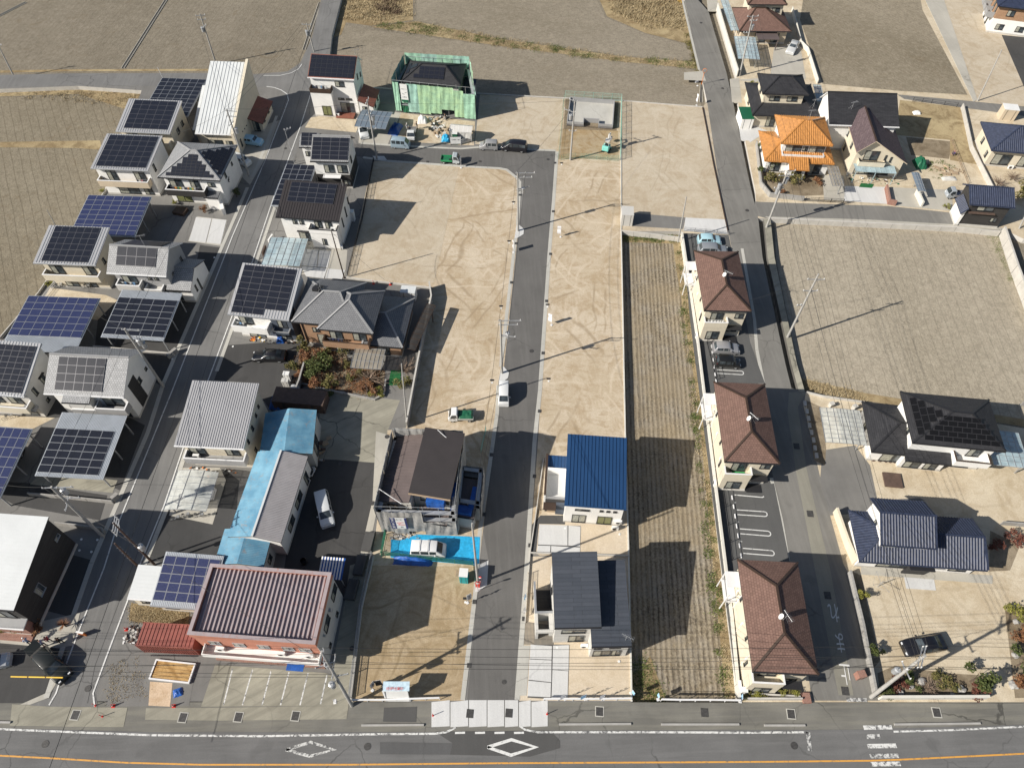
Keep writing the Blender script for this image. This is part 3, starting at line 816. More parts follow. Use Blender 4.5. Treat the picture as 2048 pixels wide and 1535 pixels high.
# ---------------------------------------------------------------- planting
def leafcloud(rx, ry, rz_, n, s, rnd, lumps=6, flat=.5):
 """foliage: leaf-sized faces gathered on lumps spread through the crown"""
 mb = MB(); ls = []
 for _ in range(lumps):
  t = rnd.uniform(0,6.28); k = rnd.uniform(.2,.75); e = rnd.uniform(-.5,.7)
  ls.append((Vector((math.cos(t) * k * rx, math.sin(t) * k * ry, e * rz_)), rnd.uniform(.3,.55)))
 for i in range(n):
  c, k = ls[i % lumps]; d = Vector((rnd.gauss(0,1), rnd.gauss(0,1), rnd.gauss(0,1)))
  if d.length < .01: continue
  d = d.normalized() * (rnd.random() ** .35); p = c + Vector((d.x * rx * k, d.y * ry * k, d.z * rz_ * k))
  u = Vector((rnd.gauss(0,1), rnd.gauss(0,1), rnd.gauss(0, flat))).normalized(); v = u.cross(Vector((rnd.gauss(0,1), rnd.gauss(0,1), rnd.gauss(0,1)))).normalized()
  a = s * rnd.uniform(.6,1.3); mb.poly([p - u * a, p + v * a * .6, p + u * a, p - v * a * .6], i % 7 == 0 and 1 or 0)
 return mb
SHR = {}
def shrub(px, r, h, m, label, cat='shrub', name='shrub', group=None, z0=0.0, bare=False, seed=None, n=None, m2=None):
 key = (m.name, bare, (seed or random.randrange(4)) % 4, m2.name if m2 else '')
 if key not in SHR:
  rnd = random.Random(101 + 7 * len(SHR))
  if bare:
   mb = MB()
   for _ in range(60):
    t = rnd.uniform(0,6.28); e = rnd.uniform(.3,1.3); L = rnd.uniform(.6,1); p = Vector((0,0,0)); d = Vector((math.cos(t) * math.cos(e), math.sin(t) * math.cos(e), math.sin(e)))
    a = Vector((0,0,-.6))
    for k in range(3):
     d = (d + Vector((rnd.gauss(0,.3), rnd.gauss(0,.3), rnd.gauss(0,.15)))).normalized(); q = a + d * L * .55; mb.bar(a, q, .03 - .008 * k); a = q
  else: mb = leafcloud(1,1,1, n or 520,.11, rnd)
  SHR[key] = mb.mesh('crown', [m, m2 or m])
 p = V(px, z0) if not isinstance(px, Vector) else px; rt = thing(name, label, cat, p, random.uniform(0,6), group)
 x = link('crown', SHR[key]); x.parent = rt; x.location = (0,0, h * .58); x.scale = (r, r * random.uniform(.85,1.1), h * .5)
 tk = MB(); tk.tube((0,0,-.03),(.03,.02, h * .6),.05 + r * .03,.03, n=6)
 for k in range(3): tk.tube((.01,0, h * .3),(r * .4 * math.cos(k * 2.1), r * .4 * math.sin(k * 2.1), h * .7),.03,.012, n=4)
 obj('trunk', tk, bark, rt); return rt
def weeds(name, label, poly_px, n, m, z, hgt=.25, seed=1, cat='weeds', clumps=None, spread=.35, size=.05):
 """ground cover: blades in clumps over an area"""
 rnd = random.Random(seed); P = [V(p, z) for p in poly_px]; xs = [p.x for p in P]; ys = [p.y for p in P]; mb = MB()
 def ins(x, y):
  c = False; j = len(P) - 1
  for i in range(len(P)):
   if (P[i].y > y) != (P[j].y > y) and x < (P[j].x - P[i].x) * (y - P[i].y) / (P[j].y - P[i].y) + P[i].x: c = not c
   j = i
  return c
 clumps = clumps or max(3, n // 14); cs = []; tries = 0
 while len(cs) < clumps and tries < clumps * 60:
  tries += 1; x, y = rnd.uniform(min(xs), max(xs)), rnd.uniform(min(ys), max(ys))
  if ins(x, y): cs.append((x, y, rnd.uniform(.5,1.3)))
 if not cs: return
 for _ in range(n):
  cx_, cy_, k = cs[rnd.randrange(len(cs))]; x = cx_ + rnd.gauss(0, spread * k); y = cy_ + rnd.gauss(0, spread * k); t = rnd.uniform(0,6.28); ll = hgt * rnd.uniform(.4,1.2) * k
  d = Vector((math.cos(t), math.sin(t),0)); s_ = Vector((-d.y, d.x, 0)) * size; a = Vector((x, y, z)); tip = a + d * ll * .8 + Vector((0,0, ll * .8))
  mb.poly([a - s_, a + s_, tip])
 tag(obj(name, mb, m), label, cat, None, 'stuff')
def rock(px, r, label, m=None, z0=0.0, group='garden rocks'):
 rnd = random.Random(int(px[0] * 7 + px[1])); bm = bmesh.new(); bmesh.ops.create_icosphere(bm, subdivisions=2, radius=1)
 for v in bm.verts: v.co *= rnd.uniform(.75,1.15); v.co.x *= r; v.co.y *= r * .8; v.co.z *= r * .6
 me = bpy.data.meshes.new('rock'); bm.to_mesh(me); bm.free(); me.materials.append(m or concp); o = link('rock', me, None, Matrix.Translation(V(px, z0) + Vector((0,0, r * .25)))); return tag(o, label, 'rock', group)
# ---------------------------------------------------------------- vehicles
CAR = {  # length, width, stations (x 0 rear..1 front, belt z, top z, half width at the top as a share), wheel radius
 'keivan': (3.4,1.48, [(0,.8,.85,.9),(.015,1.0,1.02,.94),(.05,1.02,1.82,.84),(.3,1.02,1.87,.86),(.55,1.02,1.87,.86),(.78,1.02,1.8,.84),(.955,1.0,1.05,.9),(.99,.8,.86,.88),(1,.5,.56,.85)], .27),
 'keiwagon': (3.4,1.48, [(0,.75,.8,.9),(.015,.95,.97,.94),(.07,.97,1.6,.8),(.35,.97,1.66,.83),(.56,.97,1.64,.83),(.66,.97,1.56,.8),(.79,.95,1.02,.88),(.95,.86,.92,.86),(1,.5,.56,.82)], .28),
 'minivan': (4.7,1.72, [(0,.8,.85,.9),(.012,1.02,1.04,.94),(.05,1.05,1.75,.8),(.3,1.05,1.83,.84),(.55,1.05,1.81,.84),(.67,1.03,1.7,.8),(.84,1.0,1.08,.88),(.96,.85,.9,.84),(1,.5,.56,.8)], .32),
 'van': (4.2,1.66, [(0,.8,.85,.9),(.015,1.05,1.07,.94),(.04,1.08,1.85,.84),(.3,1.08,1.92,.86),(.55,1.08,1.92,.86),(.76,1.06,1.84,.83),(.92,1.0,1.06,.9),(.985,.8,.86,.86),(1,.5,.56,.84)], .3),
 'sedan': (4.75,1.8, [(0,.7,.76,.84),(.03,.88,.95,.86),(.13,.92,1.0,.84),(.27,.92,1.36,.7),(.42,.92,1.43,.72),(.56,.92,1.38,.7),(.7,.9,.97,.82),(.9,.78,.84,.82),(.98,.62,.68,.76),(1,.45,.5,.7)], .33),
 'hatch': (3.75,1.68, [(0,.7,.76,.88),(.02,.9,.94,.9),(.1,.93,1.4,.76),(.35,.93,1.46,.8),(.54,.93,1.44,.8),(.6,.92,1.36,.76),(.73,.9,.96,.84),(.93,.8,.86,.8),(1,.45,.5,.74)], .31),
 'suv': (4.7,1.82, [(0,.75,.8,.88),(.02,1.0,1.03,.9),(.1,1.03,1.6,.76),(.35,1.03,1.68,.8),(.54,1.03,1.66,.8),(.6,1.02,1.58,.76),(.74,.98,1.05,.84),(.93,.88,.94,.8),(1,.5,.56,.76)], .36),
}
CARP = {}
def carpaint(c, metal=.0):
 k = (c, metal)
 if k not in CARP:
  m, t, b = nodes('car_paint'); b.inputs['Base Color'].default_value = (*c, 1); b.inputs['Roughness'].default_value = .3
  b.inputs['Metallic'].default_value = metal; b.inputs['Coat Weight'].default_value = .3; b.inputs['Coat Roughness'].default_value = .08
  n = NT(t, 'obj'); n.ln(n.mix(n.rng(n.noise(3,3),.3,.7,0,.15), c, sc(c, .6)), b.inputs['Base Color']); CARP[k] = m
 return CARP[k]
lampm = mat('lamp_lens', (.75,.77,.78),.1,.03); taill = mat('tail_lamp_red', (.45,.01,.01),.2,.05); plate = mat('number_plate', (.7,.7,.62),.5,.02)
WH = {}
def wheels(rt, L, W, r, xs=(.19,.81)):
 if r not in WH:
  t = MB(); t.tube((0,-.1,0),(0,.1,0), r, n=14); q = MB(); q.tube((0,-.112,0),(0,.112,0), r * .62, n=10)
  WH[r] = (t.mesh('tyre', rubber, True), q.mesh('rim', alum))
 for x in xs:
  for s in (-1,1):
   o = link('wheel', WH[r][0]); o.parent = rt; o.location = ((x - .5) * L, s * (W / 2 - .12), r)
   k = link('rim', WH[r][1]); k.parent = o
def car(kind, rear, front, colr, label, z=.5, roofc=None, rack=False, metal=0.0, hatch=False, group='parked cars', name='parked_car', cat='car', gz=0.0):
 a, b = V(rear, z), V(front, z); c = (a + b) / 2; ang = math.atan2((b - a).y, (b - a).x)
 L, W, st, wr = CAR[kind]; rt = thing(name, label, cat, (c.x, c.y, gz + .012), ang, group); P = carpaint(colr, metal)
 hw = W / 2; zb = .2; mb = MB(); rings = []
 for (x, be, tp, wt) in st:
  X = (x - .5) * L; wn = hw * (.9 if x in (0,1) else 1)
  rings.append([(X, -wn * .93, zb),(X, -wn, zb + .2),(X, -wn * .985, be),(X, -hw * wt, tp),(X, 0, tp + .03),(X, hw * wt, tp),(X, wn * .985, be),(X, wn, zb + .2),(X, wn * .93, zb)])
 k = len(rings[0])
 for rg in rings: mb.v += rg
 for i in range(len(rings) - 1):
  for j in range(k):
   j2 = (j + 1) % k; mb.f.append((i * k + j, (i + 1) * k + j, (i + 1) * k + j2, i * k + j2)[::-1])
   mb.m.append(1 if (roofc and j in (3,4) and st[i][2] > 1.3 and st[i + 1][2] > 1.3) else 0)
 mb.f.append(tuple(range(k))); mb.m.append(0); mb.f.append(tuple((len(rings) - 1) * k + j for j in reversed(range(k)))); mb.m.append(0)
 bd = obj('body', mb, [P, carpaint(roofc) if roofc else P], rt, None)
 bv = bd.modifiers.new('edge', 'BEVEL'); bv.width = .05; bv.segments = 2; bv.limit_method = 'ANGLE'; bv.angle_limit = R(28)
 for p in bd.data.polygons: p.use_smooth = True
 def slab4(nm, q, off=.014, m=winglass, par=rt):
  q = [Vector(x) for x in q]; n = (q[1] - q[0]).cross(q[3] - q[0]).normalized(); cc = sum(q, Vector()) / 4
  if n.dot(cc - Vector((cc.x * .6,0,.6))) < 0: n = -n
  g = MB(); g.poly([x + n * off for x in q]); g.poly([x - n * .01 for x in reversed(q)])
  for i in range(4): g.poly([q[i] - n * .01, q[(i + 1) % 4] - n * .01, q[(i + 1) % 4] + n * off, q[i] + n * off])
  o = link(nm, g.mesh(nm, m)); o.parent = par; return o
 for i in range(len(st) - 1):
  s0, s1 = st[i], st[i + 1]; g0, g1 = s0[2] - s0[1] > .25, s1[2] - s1[1] > .25; r0, r1 = rings[i], rings[i + 1]
  if g0 and g1:
   for j, jb in ((3,2),(5,6)):
    A, B, Cc, D = Vector(r0[jb]), Vector(r1[jb]), Vector(r1[j]), Vector(r0[j]); e = .05 / max(.2, abs(B.x - A.x)) * 1.2
    lo = lambda p, q, t: p.lerp(q, t)
    a0, b0 = lo(A, D, .1), lo(B, Cc, .1); a1, b1 = lo(A, D, .84), lo(B, Cc, .84)
    slab4('side_window', [lo(a0, b0, e), lo(a0, b0,1 - e), lo(a1, b1,1 - e), lo(a1, b1, e)])
  elif g0 != g1:
   A, B, Cc, D = Vector(r0[3]), Vector(r1[3]), Vector(r1[5]), Vector(r0[5]); lo = lambda p, q, t: p.lerp(q, t)
   a, b_, c_, d = lo(A, D, .06), lo(B, Cc, .06), lo(B, Cc, .94), lo(A, D, .94)
   lift = Vector((0,0,.03))
   slab4('windscreen' if g0 else 'rear_window', [lo(a, b_, .08) + lift, lo(a, b_, .93) + lift, lo(d, c_, .93) + lift, lo(d, c_, .08) + lift], off=.01)
 wheels(rt, L, W, wr)
 hx = L / 2 - .04; hz = .62 if kind in ('sedan', 'hatch') else .72
 for s in (-1,1):
  q = MB(); q.box(hx - .1, hx + .02, s * hw * .62 - .13, s * hw * .62 + .13, hz - .07, hz + .07); obj('headlight', q, lampm, rt)
  q = MB(); q.box(-hx - .02,-hx + .08, s * hw * .8 - .07, s * hw * .8 + .07, hz - .05, hz + .22); obj('tail_light', q, taill, rt)
  q = MB(); mx = (.2 if kind in ('keivan', 'van', 'minivan') else .12) * L; q.box(mx, mx + .12, s * (hw + .02), s * (hw + .2),.98,1.12); obj('wing_mirror', q, P, rt)
 q = MB(); q.box(hx, hx + .035,-.17,.17,.38,.5); q.box(-hx - .035,-hx, -.17,.17,.5,.62); obj('number_plate', q, plate, rt)
 q = MB(); q.box(hx - .03, hx + .03,-hw * .85, hw * .85,.22,.34); q.box(-hx - .03,-hx + .03,-hw * .85, hw * .85,.24,.4); obj('bumper', q, trimb if sum(colr) < .3 else P, rt)
 if rack:
  q = MB(); zt = max(s[2] for s in st)
  for x in (-.9,.1):
   q.bar((x, -hw * .9, zt + .12),(x, hw * .9, zt + .12),.05)
   for s in (-1,1): q.bar((x, s * hw * .84, zt - .06),(x, s * hw * .84, zt + .13),.05)
  obj('roof_rack', q, steel, rt)
 if hatch:
  q = MB(); zt = 1.6; a_ = Vector((-L / 2 + .25,0, zt)); q.obox(a_ + Vector((-.95,-hw * .8,.3)),(.95,0,-.25),(0, hw * 1.6,0),(0,0,.05)); obj('tailgate', q, P, rt)
 return rt
def keitruck(rear, front, cab, bed, label, load=None, z=.5, cargo=None):
 a, b = V(rear, z), V(front, z); c = (a + b) / 2; ang = math.atan2((b - a).y, (b - a).x)
 rt = thing('small_truck', label, 'truck', (c.x, c.y, .012), ang, 'small flatbed trucks'); P = carpaint(cab); hw = .72
 prof = [(.45,.35),(.45,1.7),(.58,1.78),(1.25,1.72),(1.6,1.05),(1.7,.8),(1.7,.35)]
 mb = MB(); n = len(prof)
 for s in (-1,1): mb.v += [(x, s * hw * (1 if zz < 1.1 else .88), zz) for x, zz in prof]
 mb.f.append(tuple(range(n))); mb.m.append(0); mb.f.append(tuple(reversed(range(n, 2 * n)))); mb.m.append(0)
 for i in range(n): j = (i + 1) % n; mb.f.append((i, n + i, n + j, j)); mb.m.append(0)
 bd = obj('cab', mb, P, rt); bv = bd.modifiers.new('edge', 'BEVEL'); bv.width = .05; bv.segments = 2; bv.limit_method = 'ANGLE'
 q = MB(); q.poly([(1.31,-.58,1.7),(1.61,-.64,1.12),(1.61,.64,1.12),(1.31,.58,1.7)]); q.poly([(1.30,-.58,1.68),(1.6,-.64,1.1),(1.6,.64,1.1),(1.30,.58,1.68)][::-1]); obj('windscreen', q, winglass, rt)
 for s in (-1,1):
  q = MB(); q.poly([(.62, s * .735,1.1),(1.4, s * .735,1.1),(1.18, s * .66,1.62),(.65, s * .655,1.62)]); obj('side_window', q, winglass, rt)
  q = MB(); q.box(1.66,1.73, s * .5 - .12, s * .5 + .12,.68,.82); obj('headlight', q, lampm, rt)
  q = MB(); q.box(1.25,1.34, s * .75, s * .93,1.05,1.25); obj('wing_mirror', q, trimb, rt)
 q = MB(); q.box(-1.65,.4,-hw, hw, .6,.68)
 for s in (-1,1): q.box(-1.65,.4, s * hw - .02, s * hw + .02,.68,.96)
 q.box(-1.67,-1.63,-hw, hw, .68,.96); q.box(.38,.42,-hw, hw, .68,1.25); obj('bed', q, carpaint(bed), rt)
 q = MB(); q.box(-1.6,1.5,-.4,.4,.36,.6); obj('chassis', q, trimb, rt); wheels(rt, 3.4,1.44,.27,(.16,.83))
 if load == 'tarp':
  q = MB(); nx, ny = 8,5; rnd = random.Random(3)
  g = [[(-1.62 + 2.0 * i / nx, -hw + 2 * hw * j / ny, .97 + (.22 + rnd.random() * .12 if 0 < i < nx and 0 < j < ny else 0)) for j in range(ny + 1)] for i in range(nx + 1)]
  for i in range(nx):
   for j in range(ny): q.poly([g[i][j], g[i + 1][j], g[i + 1][j + 1], g[i][j + 1]])
  obj('load_cover', q, greenp if cargo is None else cargo, rt, smooth=True)
 elif load == 'green':
  q = MB(); q.box(-1.6,.35,-hw + .04, hw - .04,.685,.7); obj('bed_liner', q, mat('bright_green_liner', (.02,.15,.07),.5,.1), rt)
  q = MB(); q.box(.1,.3,-.6,.4,.7,.95); q.box(-.2,.05,-.5,-.1,.7,.85); obj('toolbox', q, trimb, rt)
 return rt
def motorbike(px, ang, label, scooter=True, colr=(.7,.7,.7)):
 p = V(px); rt = thing('motor_scooter', label, 'scooter', p, R(ang), None)
 for x in (-.6,.6):
  q = MB(); q.tube((x, -.05,.25),(x, .05,.25),.25, n=12); obj('wheel', q, rubber, rt)
 q = MB(); q.obox((-.75,-.14,.42),(.7,0,0),(0,.28,0),(0,0,.25)); q.obox((-.1,-.16,.3),(.45,0,0),(0,.32,0),(0,0,.08)); q.obox((.35,-.18,.3),(.12,0,0),(0,.36,0),(-.1,0,.65)); obj('body', q, carpaint(colr), rt)
 q = MB(); q.box(-.7,-.05,-.13,.13,.67,.75); obj('seat', q, trimb, rt)
 q = MB(); q.bar((.25,-.32,1.0),(.25,.32,1.0),.035); q.bar((.6,0,.3),(.28,0,1.0),.05); obj('handlebar', q, steel, rt)
 return rt
def bicycle(p, ang, label, group='parked bicycles'):
 rt = thing('bicycle', label, 'bicycle', p, R(ang), group)
 for x in (-.52,.52):
  q = MB(); n = 14
  for i in range(n):
   a = 2 * math.pi * i / n; b = 2 * math.pi * (i + 1) / n; q.bar((x + .33 * math.cos(a),0,.33 + .33 * math.sin(a)),(x + .33 * math.cos(b),0,.33 + .33 * math.sin(b)),.03)
  for i in range(4): a = math.pi * i / 4; q.bar((x - .33 * math.cos(a),0,.33 - .33 * math.sin(a)),(x + .33 * math.cos(a),0,.33 + .33 * math.sin(a)),.006)
  obj('wheel', q, rubber, rt)
 q = MB()
 for a, b in (((-.52,.33),(0,.3)),((0,.3),(-.12,.78)),((0,.3),(.38,.8)),((-.12,.7),(.36,.75)),((-.52,.33),(-.12,.7)),((.52,.33),(.36,.95))): q.bar((a[0], 0, a[1]),(b[0], 0, b[1]),.03)
 obj('frame', q, steel, rt); q = MB(); q.bar((.33,-.28,.97),(.33,.28,.97),.03); obj('handlebar', q, steel, rt)
 q = MB(); q.box(-.25,.02,-.08,.08,.78,.84); obj('saddle', q, trimb, rt); q = MB(); q.box(.42,.7,-.15,.15,.7,.92); obj('basket', q, alum, rt); return rt
# ---------------------------------------------------------------- people
skinm = mat('skin', (.5,.3,.21),.6,.06); hairm = mat('dark_hair', (.02,.015,.012),.7,.1); shoem = mat('shoe_leather', (.06,.05,.05),.6,.1)
def cloth(n, c): return MATS.get(n) or mat(n, c, .85,.15,4)
def person(px, ang, label, top, bottom, pose='walk', hat=None, h=1.7, hold=None, z=0.0):
 """one skinned figure, bones laid out in the pose; faces +x"""
 k = h / 1.7; st = .22 if pose == 'walk' else .06; B = []; V_ = Vector
 if pose == 'crouch':
  J = dict(pel=V_((-.1,0,.42)), ch=V_((.14,0,.72)), nk=V_((.26,0,.9)), hd=V_((.34,0,1.04)))
  legs = [(V_((.02, s * .1,.4)), V_((.38, s * .14,.48)), V_((.12, s * .13,.1)), V_((.3, s * .14,.04))) for s in (-1,1)]
  arms = [(V_((.2, s * .19,.84)), V_((.36, s * .22,.62)), V_((.54, s * .12,.42)), V_((.6, s * .1,.34))) for s in (-1,1)]
 else:
  ln = .28 if pose == 'bend' else .04
  J = dict(pel=V_((0,0,.92)), ch=V_((ln * .6,0,1.25)), nk=V_((ln, 0,1.44 - ln * .2)), hd=V_((ln * 1.25,0,1.58 - ln * .25)))
  legs = [(V_((0, s * .09,.88)), V_((s * st * .5 + .03, s * .1,.48)), V_((s * st - .02, s * .1,.09)), V_((s * st + .14, s * .11,.04))) for s in (-1,1)]
  sw = -st
  arms = [(V_((ln * .85, s * .19,1.38 - ln * .15)), V_((ln * .8 + s * sw * .4, s * .24,1.12)), V_((ln * .8 + .12 + s * sw * .9, s * .23,.9)), V_((ln * .8 + .16 + s * sw, s * .22,.81))) for s in (-1,1)]
  if pose == 'work': arms = [(V_((.03, s * .19,1.38)), V_((.16, s * .24,1.14)), V_((.4, s * .14,1.1)), V_((.48, s * .12,1.1))) for s in (-1,1)]
 vs, es, rr, kind = [], [], [], []
 def add(p, r, kd, par=None):
  vs.append(p * k); rr.append(r * k); kind.append(kd)
  if par is not None: es.append((par, len(vs) - 1))
  return len(vs) - 1
 p0 = add(J['pel'], .125, 'b'); p1 = add(J['pel'].lerp(J['ch'], .45),.115, 't', p0); p2 = add(J['ch'], .14, 't', p1); p3 = add(J['nk'], .058, 's', p2); p4 = add(J['hd'], .095, 's', p3); p5 = add(J['hd'] + (J['hd'] - J['nk']).normalized() * .09,.07, 's', p4)
 for a, b, c, d in legs:
  i = add(a, .095, 'b', p0); i = add(a.lerp(b, .5),.08, 'b', i); i = add(b, .06, 'b', i); i = add(b.lerp(c, .4),.058, 'b', i); i = add(c, .04, 'b', i); add(d, .04, 'f', i)
 hands = []
 for a, b, c, d in arms:
  i = add(a, .06, 't', p2); i = add(b, .043, 't', i); i = add(c, .03, 't', i); i = add(d, .032, 's', i); hands.append((c * k, d * k))
 me = bpy.data.meshes.new('body'); me.from_pydata([tuple(v) for v in vs], es, []); o = bpy.data.objects.new('body', me); col.objects.link(o)
 md = o.modifiers.new('skin', 'SKIN'); md.use_smooth_shade = True
 for i, r in enumerate(rr): me.skin_vertices[0].data[i].radius = (r, r * (1.25 if kind[i] == 't' and i < 4 else 1))
 me.skin_vertices[0].data[0].use_root = True; o.modifiers.new('sub', 'SUBSURF').levels = 1
 bpy.context.view_layer.update(); ev = o.evaluated_get(bpy.context.evaluated_depsgraph_get()); m2 = bpy.data.meshes.new_from_object(ev); bpy.data.objects.remove(o)
 order = {'b': 0, 't': 1, 's': 2, 'f': 3}; m2.materials.clear()
 for m_ in (bottom, top, skinm, shoem): m2.materials.append(m_)
 segs = [(vs[a], vs[b], kind[b] if kind[b] != 't' or kind[a] != 's' else 't') for a, b in es]
 for p in m2.polygons:
  c = p.center; best = (9, 'b')
  for a, b, kd in segs:
   ab = b - a; t = max(0, min(1,(c - a).dot(ab) / max(ab.length_squared, 1e-6))); dd = (c - a - ab * t).length
   if dd < best[0]: best = (dd, kd)
  p.material_index = order[best[1]]; p.use_smooth = True
 # fingers grow from inside each palm
 bm = bmesh.new(); bm.from_mesh(m2)
 for wri, pal in hands:
  d = (pal - wri).normalized(); sd_ = d.cross(V_((0,0,1))); sd_ = sd_.normalized() if sd_.length > .1 else V_((0,1,0)); dn = d.cross(sd_)
  for q in range(5):
   if q < 4: a = pal + sd_ * (.026 - .017 * q); b = a + d * (.045 + .008 * (1.5 - abs(q - 1.5))); c = b + (d + dn * .6).normalized() * .03
   else: a = pal - d * .02 + sd_ * .03; b = a + (d + sd_).normalized() * .035; c = b + d * .025
   for e, f, r1, r2 in ((a, b, .009,.008),(b, c, .008,.006)):
    t = MB(); t.tube(e, f, r1, r2, n=5); bv = [bm.verts.new(x) for x in t.v]
    for fc in t.f:
     nf = bm.faces.new([bv[x] for x in fc]); nf.material_index = 2
 bm.to_mesh(m2); bm.free()
 c = V(px, z); rt = thing('person', label, 'person', c, R(ang), None); x = link('body', m2); x.parent = rt
 hp = J['hd'] * k + V_((0,0,.02)); up = (J['hd'] - J['nk']).normalized()
 hm = MB(); n = 10
 rings = [[tuple(hp + V_((-.012,0,0)) + V_((math.cos(2 * math.pi * i / n) * .105 * cr, math.sin(2 * math.pi * i / n) * .098 * cr, zz))) for i in range(n)] for cr, zz in ((1.0,.01),(.98,.06),(.75,.105),(.3,.125))]
 for r0, r1 in zip(rings, rings[1:]):
  for i in range(n): hm.poly([r0[i], r0[(i + 1) % n], r1[(i + 1) % n], r1[i]])
 hm.poly(rings[-1]); hm.bar(hp + V_((-.09,0,-.06)), hp + V_((-.09,0,.04)),.05,.12)
 y = link('cap' if hat else 'hair', hm.mesh('hair', hat or hairm, True)); y.parent = rt
 f = MB(); f.bar(hp + V_((.085,0,-.01)), hp + V_((.115,0,-.04)),.025); y = link('nose', f.mesh('nose', skinm)); y.parent = rt
 for s in (-1,1):
  f = MB(); f.box(.088,.1, s * .035 - .012, s * .035 + .012,-.006,.008); y = link('eye', f.mesh('eye', hairm)); y.parent = rt; y.location = hp
  f = MB(); f.box(-.02,.02, s * .1 - .008, s * .1 + .008,-.04,.02); y = link('ear', f.mesh('ear', skinm)); y.parent = rt; y.location = hp
 f = MB(); f.box(.09,.1,-.025,.025,-.072,-.062); y = link('mouth', f.mesh('mouth', taill)); y.parent = rt; y.location = hp
 return rt
# ---------------------------------------------------------------- small street things
def flag(px, h, ang, m, label, pm=None, w=.6, hh=None, txt=None, zb=0.0, lean=.0, name='banner_flag'):
 p = V(px, zb); rt = thing(name, label, 'flag', p, R(ang), 'advertising banners on the plots'); hh = hh or h * .7
 q = MB(); q.tube((0,0,0),(lean * h, 0, h),.018, n=6); q.bar((lean * h, 0, h),(lean * h + w, 0, h),.02); q.box(-.15,.15,-.15,.15,0,.08); obj('pole', q, pm or trimw, rt)
 q = MB(); n = 7
 for i in range(n):
  z0, z1 = h - hh * i / n, h - hh * (i + 1) / n; y0, y1 = .07 * math.sin(i * 1.3),.07 * math.sin((i + 1) * 1.3)
  q.poly([(lean * z1 + .02, y1 * .3, z1),(lean * z1 + w, y1, z1),(lean * z0 + w, y0, z0),(lean * z0 + .02, y0 * .3, z0)])
 obj('cloth', q, m, rt)
 if txt:
  q = MB()
  for i in range(txt):
   zc = h - hh * (i + .7) / (txt + .4); q.bar((.15 + lean * zc, -.09, zc),(w - .15 + lean * zc, -.09, zc),.01,.09); q.bar((w * .5 + lean * zc, -.09, zc - .1),(w * .5 + lean * zc, -.09, zc + .1),.06,.01)
  obj('printed_lettering', q, cloth('dark_print', (.05,.05,.06)), rt)
 return rt
def cone(px, label, z=0.0):
 rt = thing('traffic_cone', label, 'cone', V(px, z),0, 'red traffic cones'); q = MB(); q.box(-.19,.19,-.19,.19,0,.03); obj('base', q, redp, rt)
 q = MB(); q.tube((0,0,.03),(0,0,.7),.13,.03, n=10); obj('body', q, redp, rt); q = MB(); q.tube((0,0,.32),(0,0,.46),.092,.068, n=10); obj('reflective_band', q, plasw, rt); return rt
def bollard(px, label, h=.8, m=None):
 rt = thing('marker_post', label, 'post', V(px),0, 'red and white marker posts'); q = MB(); q.tube((0,0,0),(0,0,.05),.14,.1, n=10); obj('base', q, redp, rt)
 q = MB(); q.tube((0,0,.05),(0,0, h),.04, n=8); obj('post', q, m or redp, rt); q = MB(); q.tube((0,0, h * .7),(0,0, h * .85),.043, n=8); obj('reflective_band', q, plasw, rt); return rt
def manhole(px, r=.3, m=None, label='', sq=False, z=.034, w=.45, d=.6, ang=-4, name='manhole_cover', ring=True):
 p = V(px, 0); rt = thing(name, label, 'cover', (p.x, p.y, z), R(ang), 'covers and grates let into the ground'); q = MB()
 if sq:
  q.box(-w / 2, w / 2,-d / 2, d / 2,0,.02); x = MB(); k = 0
  while -w / 2 + .06 + k * .09 < w / 2 - .03: x.box(-w / 2 + .05 + k * .09,-w / 2 + .08 + k * .09,-d / 2 + .05, d / 2 - .05,.021,.03); k += 1
  if ring: e = MB(); e.box(-w / 2 - .09, w / 2 + .09,-d / 2 - .09, d / 2 + .09,-.012,.012); obj('surround', e, c_gut, rt)
  obj('grate', q, m or MATS['iron'], rt); obj('grate_bar', x, MATS['iron2'], rt)
 else:
  q.tube((0,0,-.01),(0,0,.02), r, n=18); obj('cover', q, m or MATS['iron'], rt); x = MB()
  for k in range(5): x.box(-r * .6, r * .6,-r * .6 + k * r * .3,-r * .54 + k * r * .3,.021,.028)
  x.box(-.02,.02,-r * .7, r * .7,.021,.03); obj('raised_pattern', x, MATS['iron2'], rt)
 return rt
mat('iron', (.07,.068,.065),.6,.2,4, metal=.3); mat('iron2', (.12,.115,.11),.5,.2,4, metal=.4)
def box_thing(name, label, cat, px, size, m, ang=-4, z=0.0, lid=None, group=None, pz=None):
 p = V(px, z if pz is None else pz); rt = thing(name, label, cat, (p.x, p.y, z), R(ang), group); w, d, h = size
 q = MB(); q.box(-w / 2, w / 2,-d / 2, d / 2,0, h); obj('body', q, m, rt)
 q = MB(); q.box(-w / 2 - .03, w / 2 + .03,-d / 2 - .03, d / 2 + .03, h, h + .05); obj('lid', q, lid or m, rt)
 q = MB(); q.box(-w * .3,-w * .27,-d / 2 - .012,-d / 2 + .01,.05, h - .05); q.box(w * .27, w * .3,-d / 2 - .012,-d / 2 + .01,.05, h - .05); obj('door_edge', q, trimb, rt); return rt
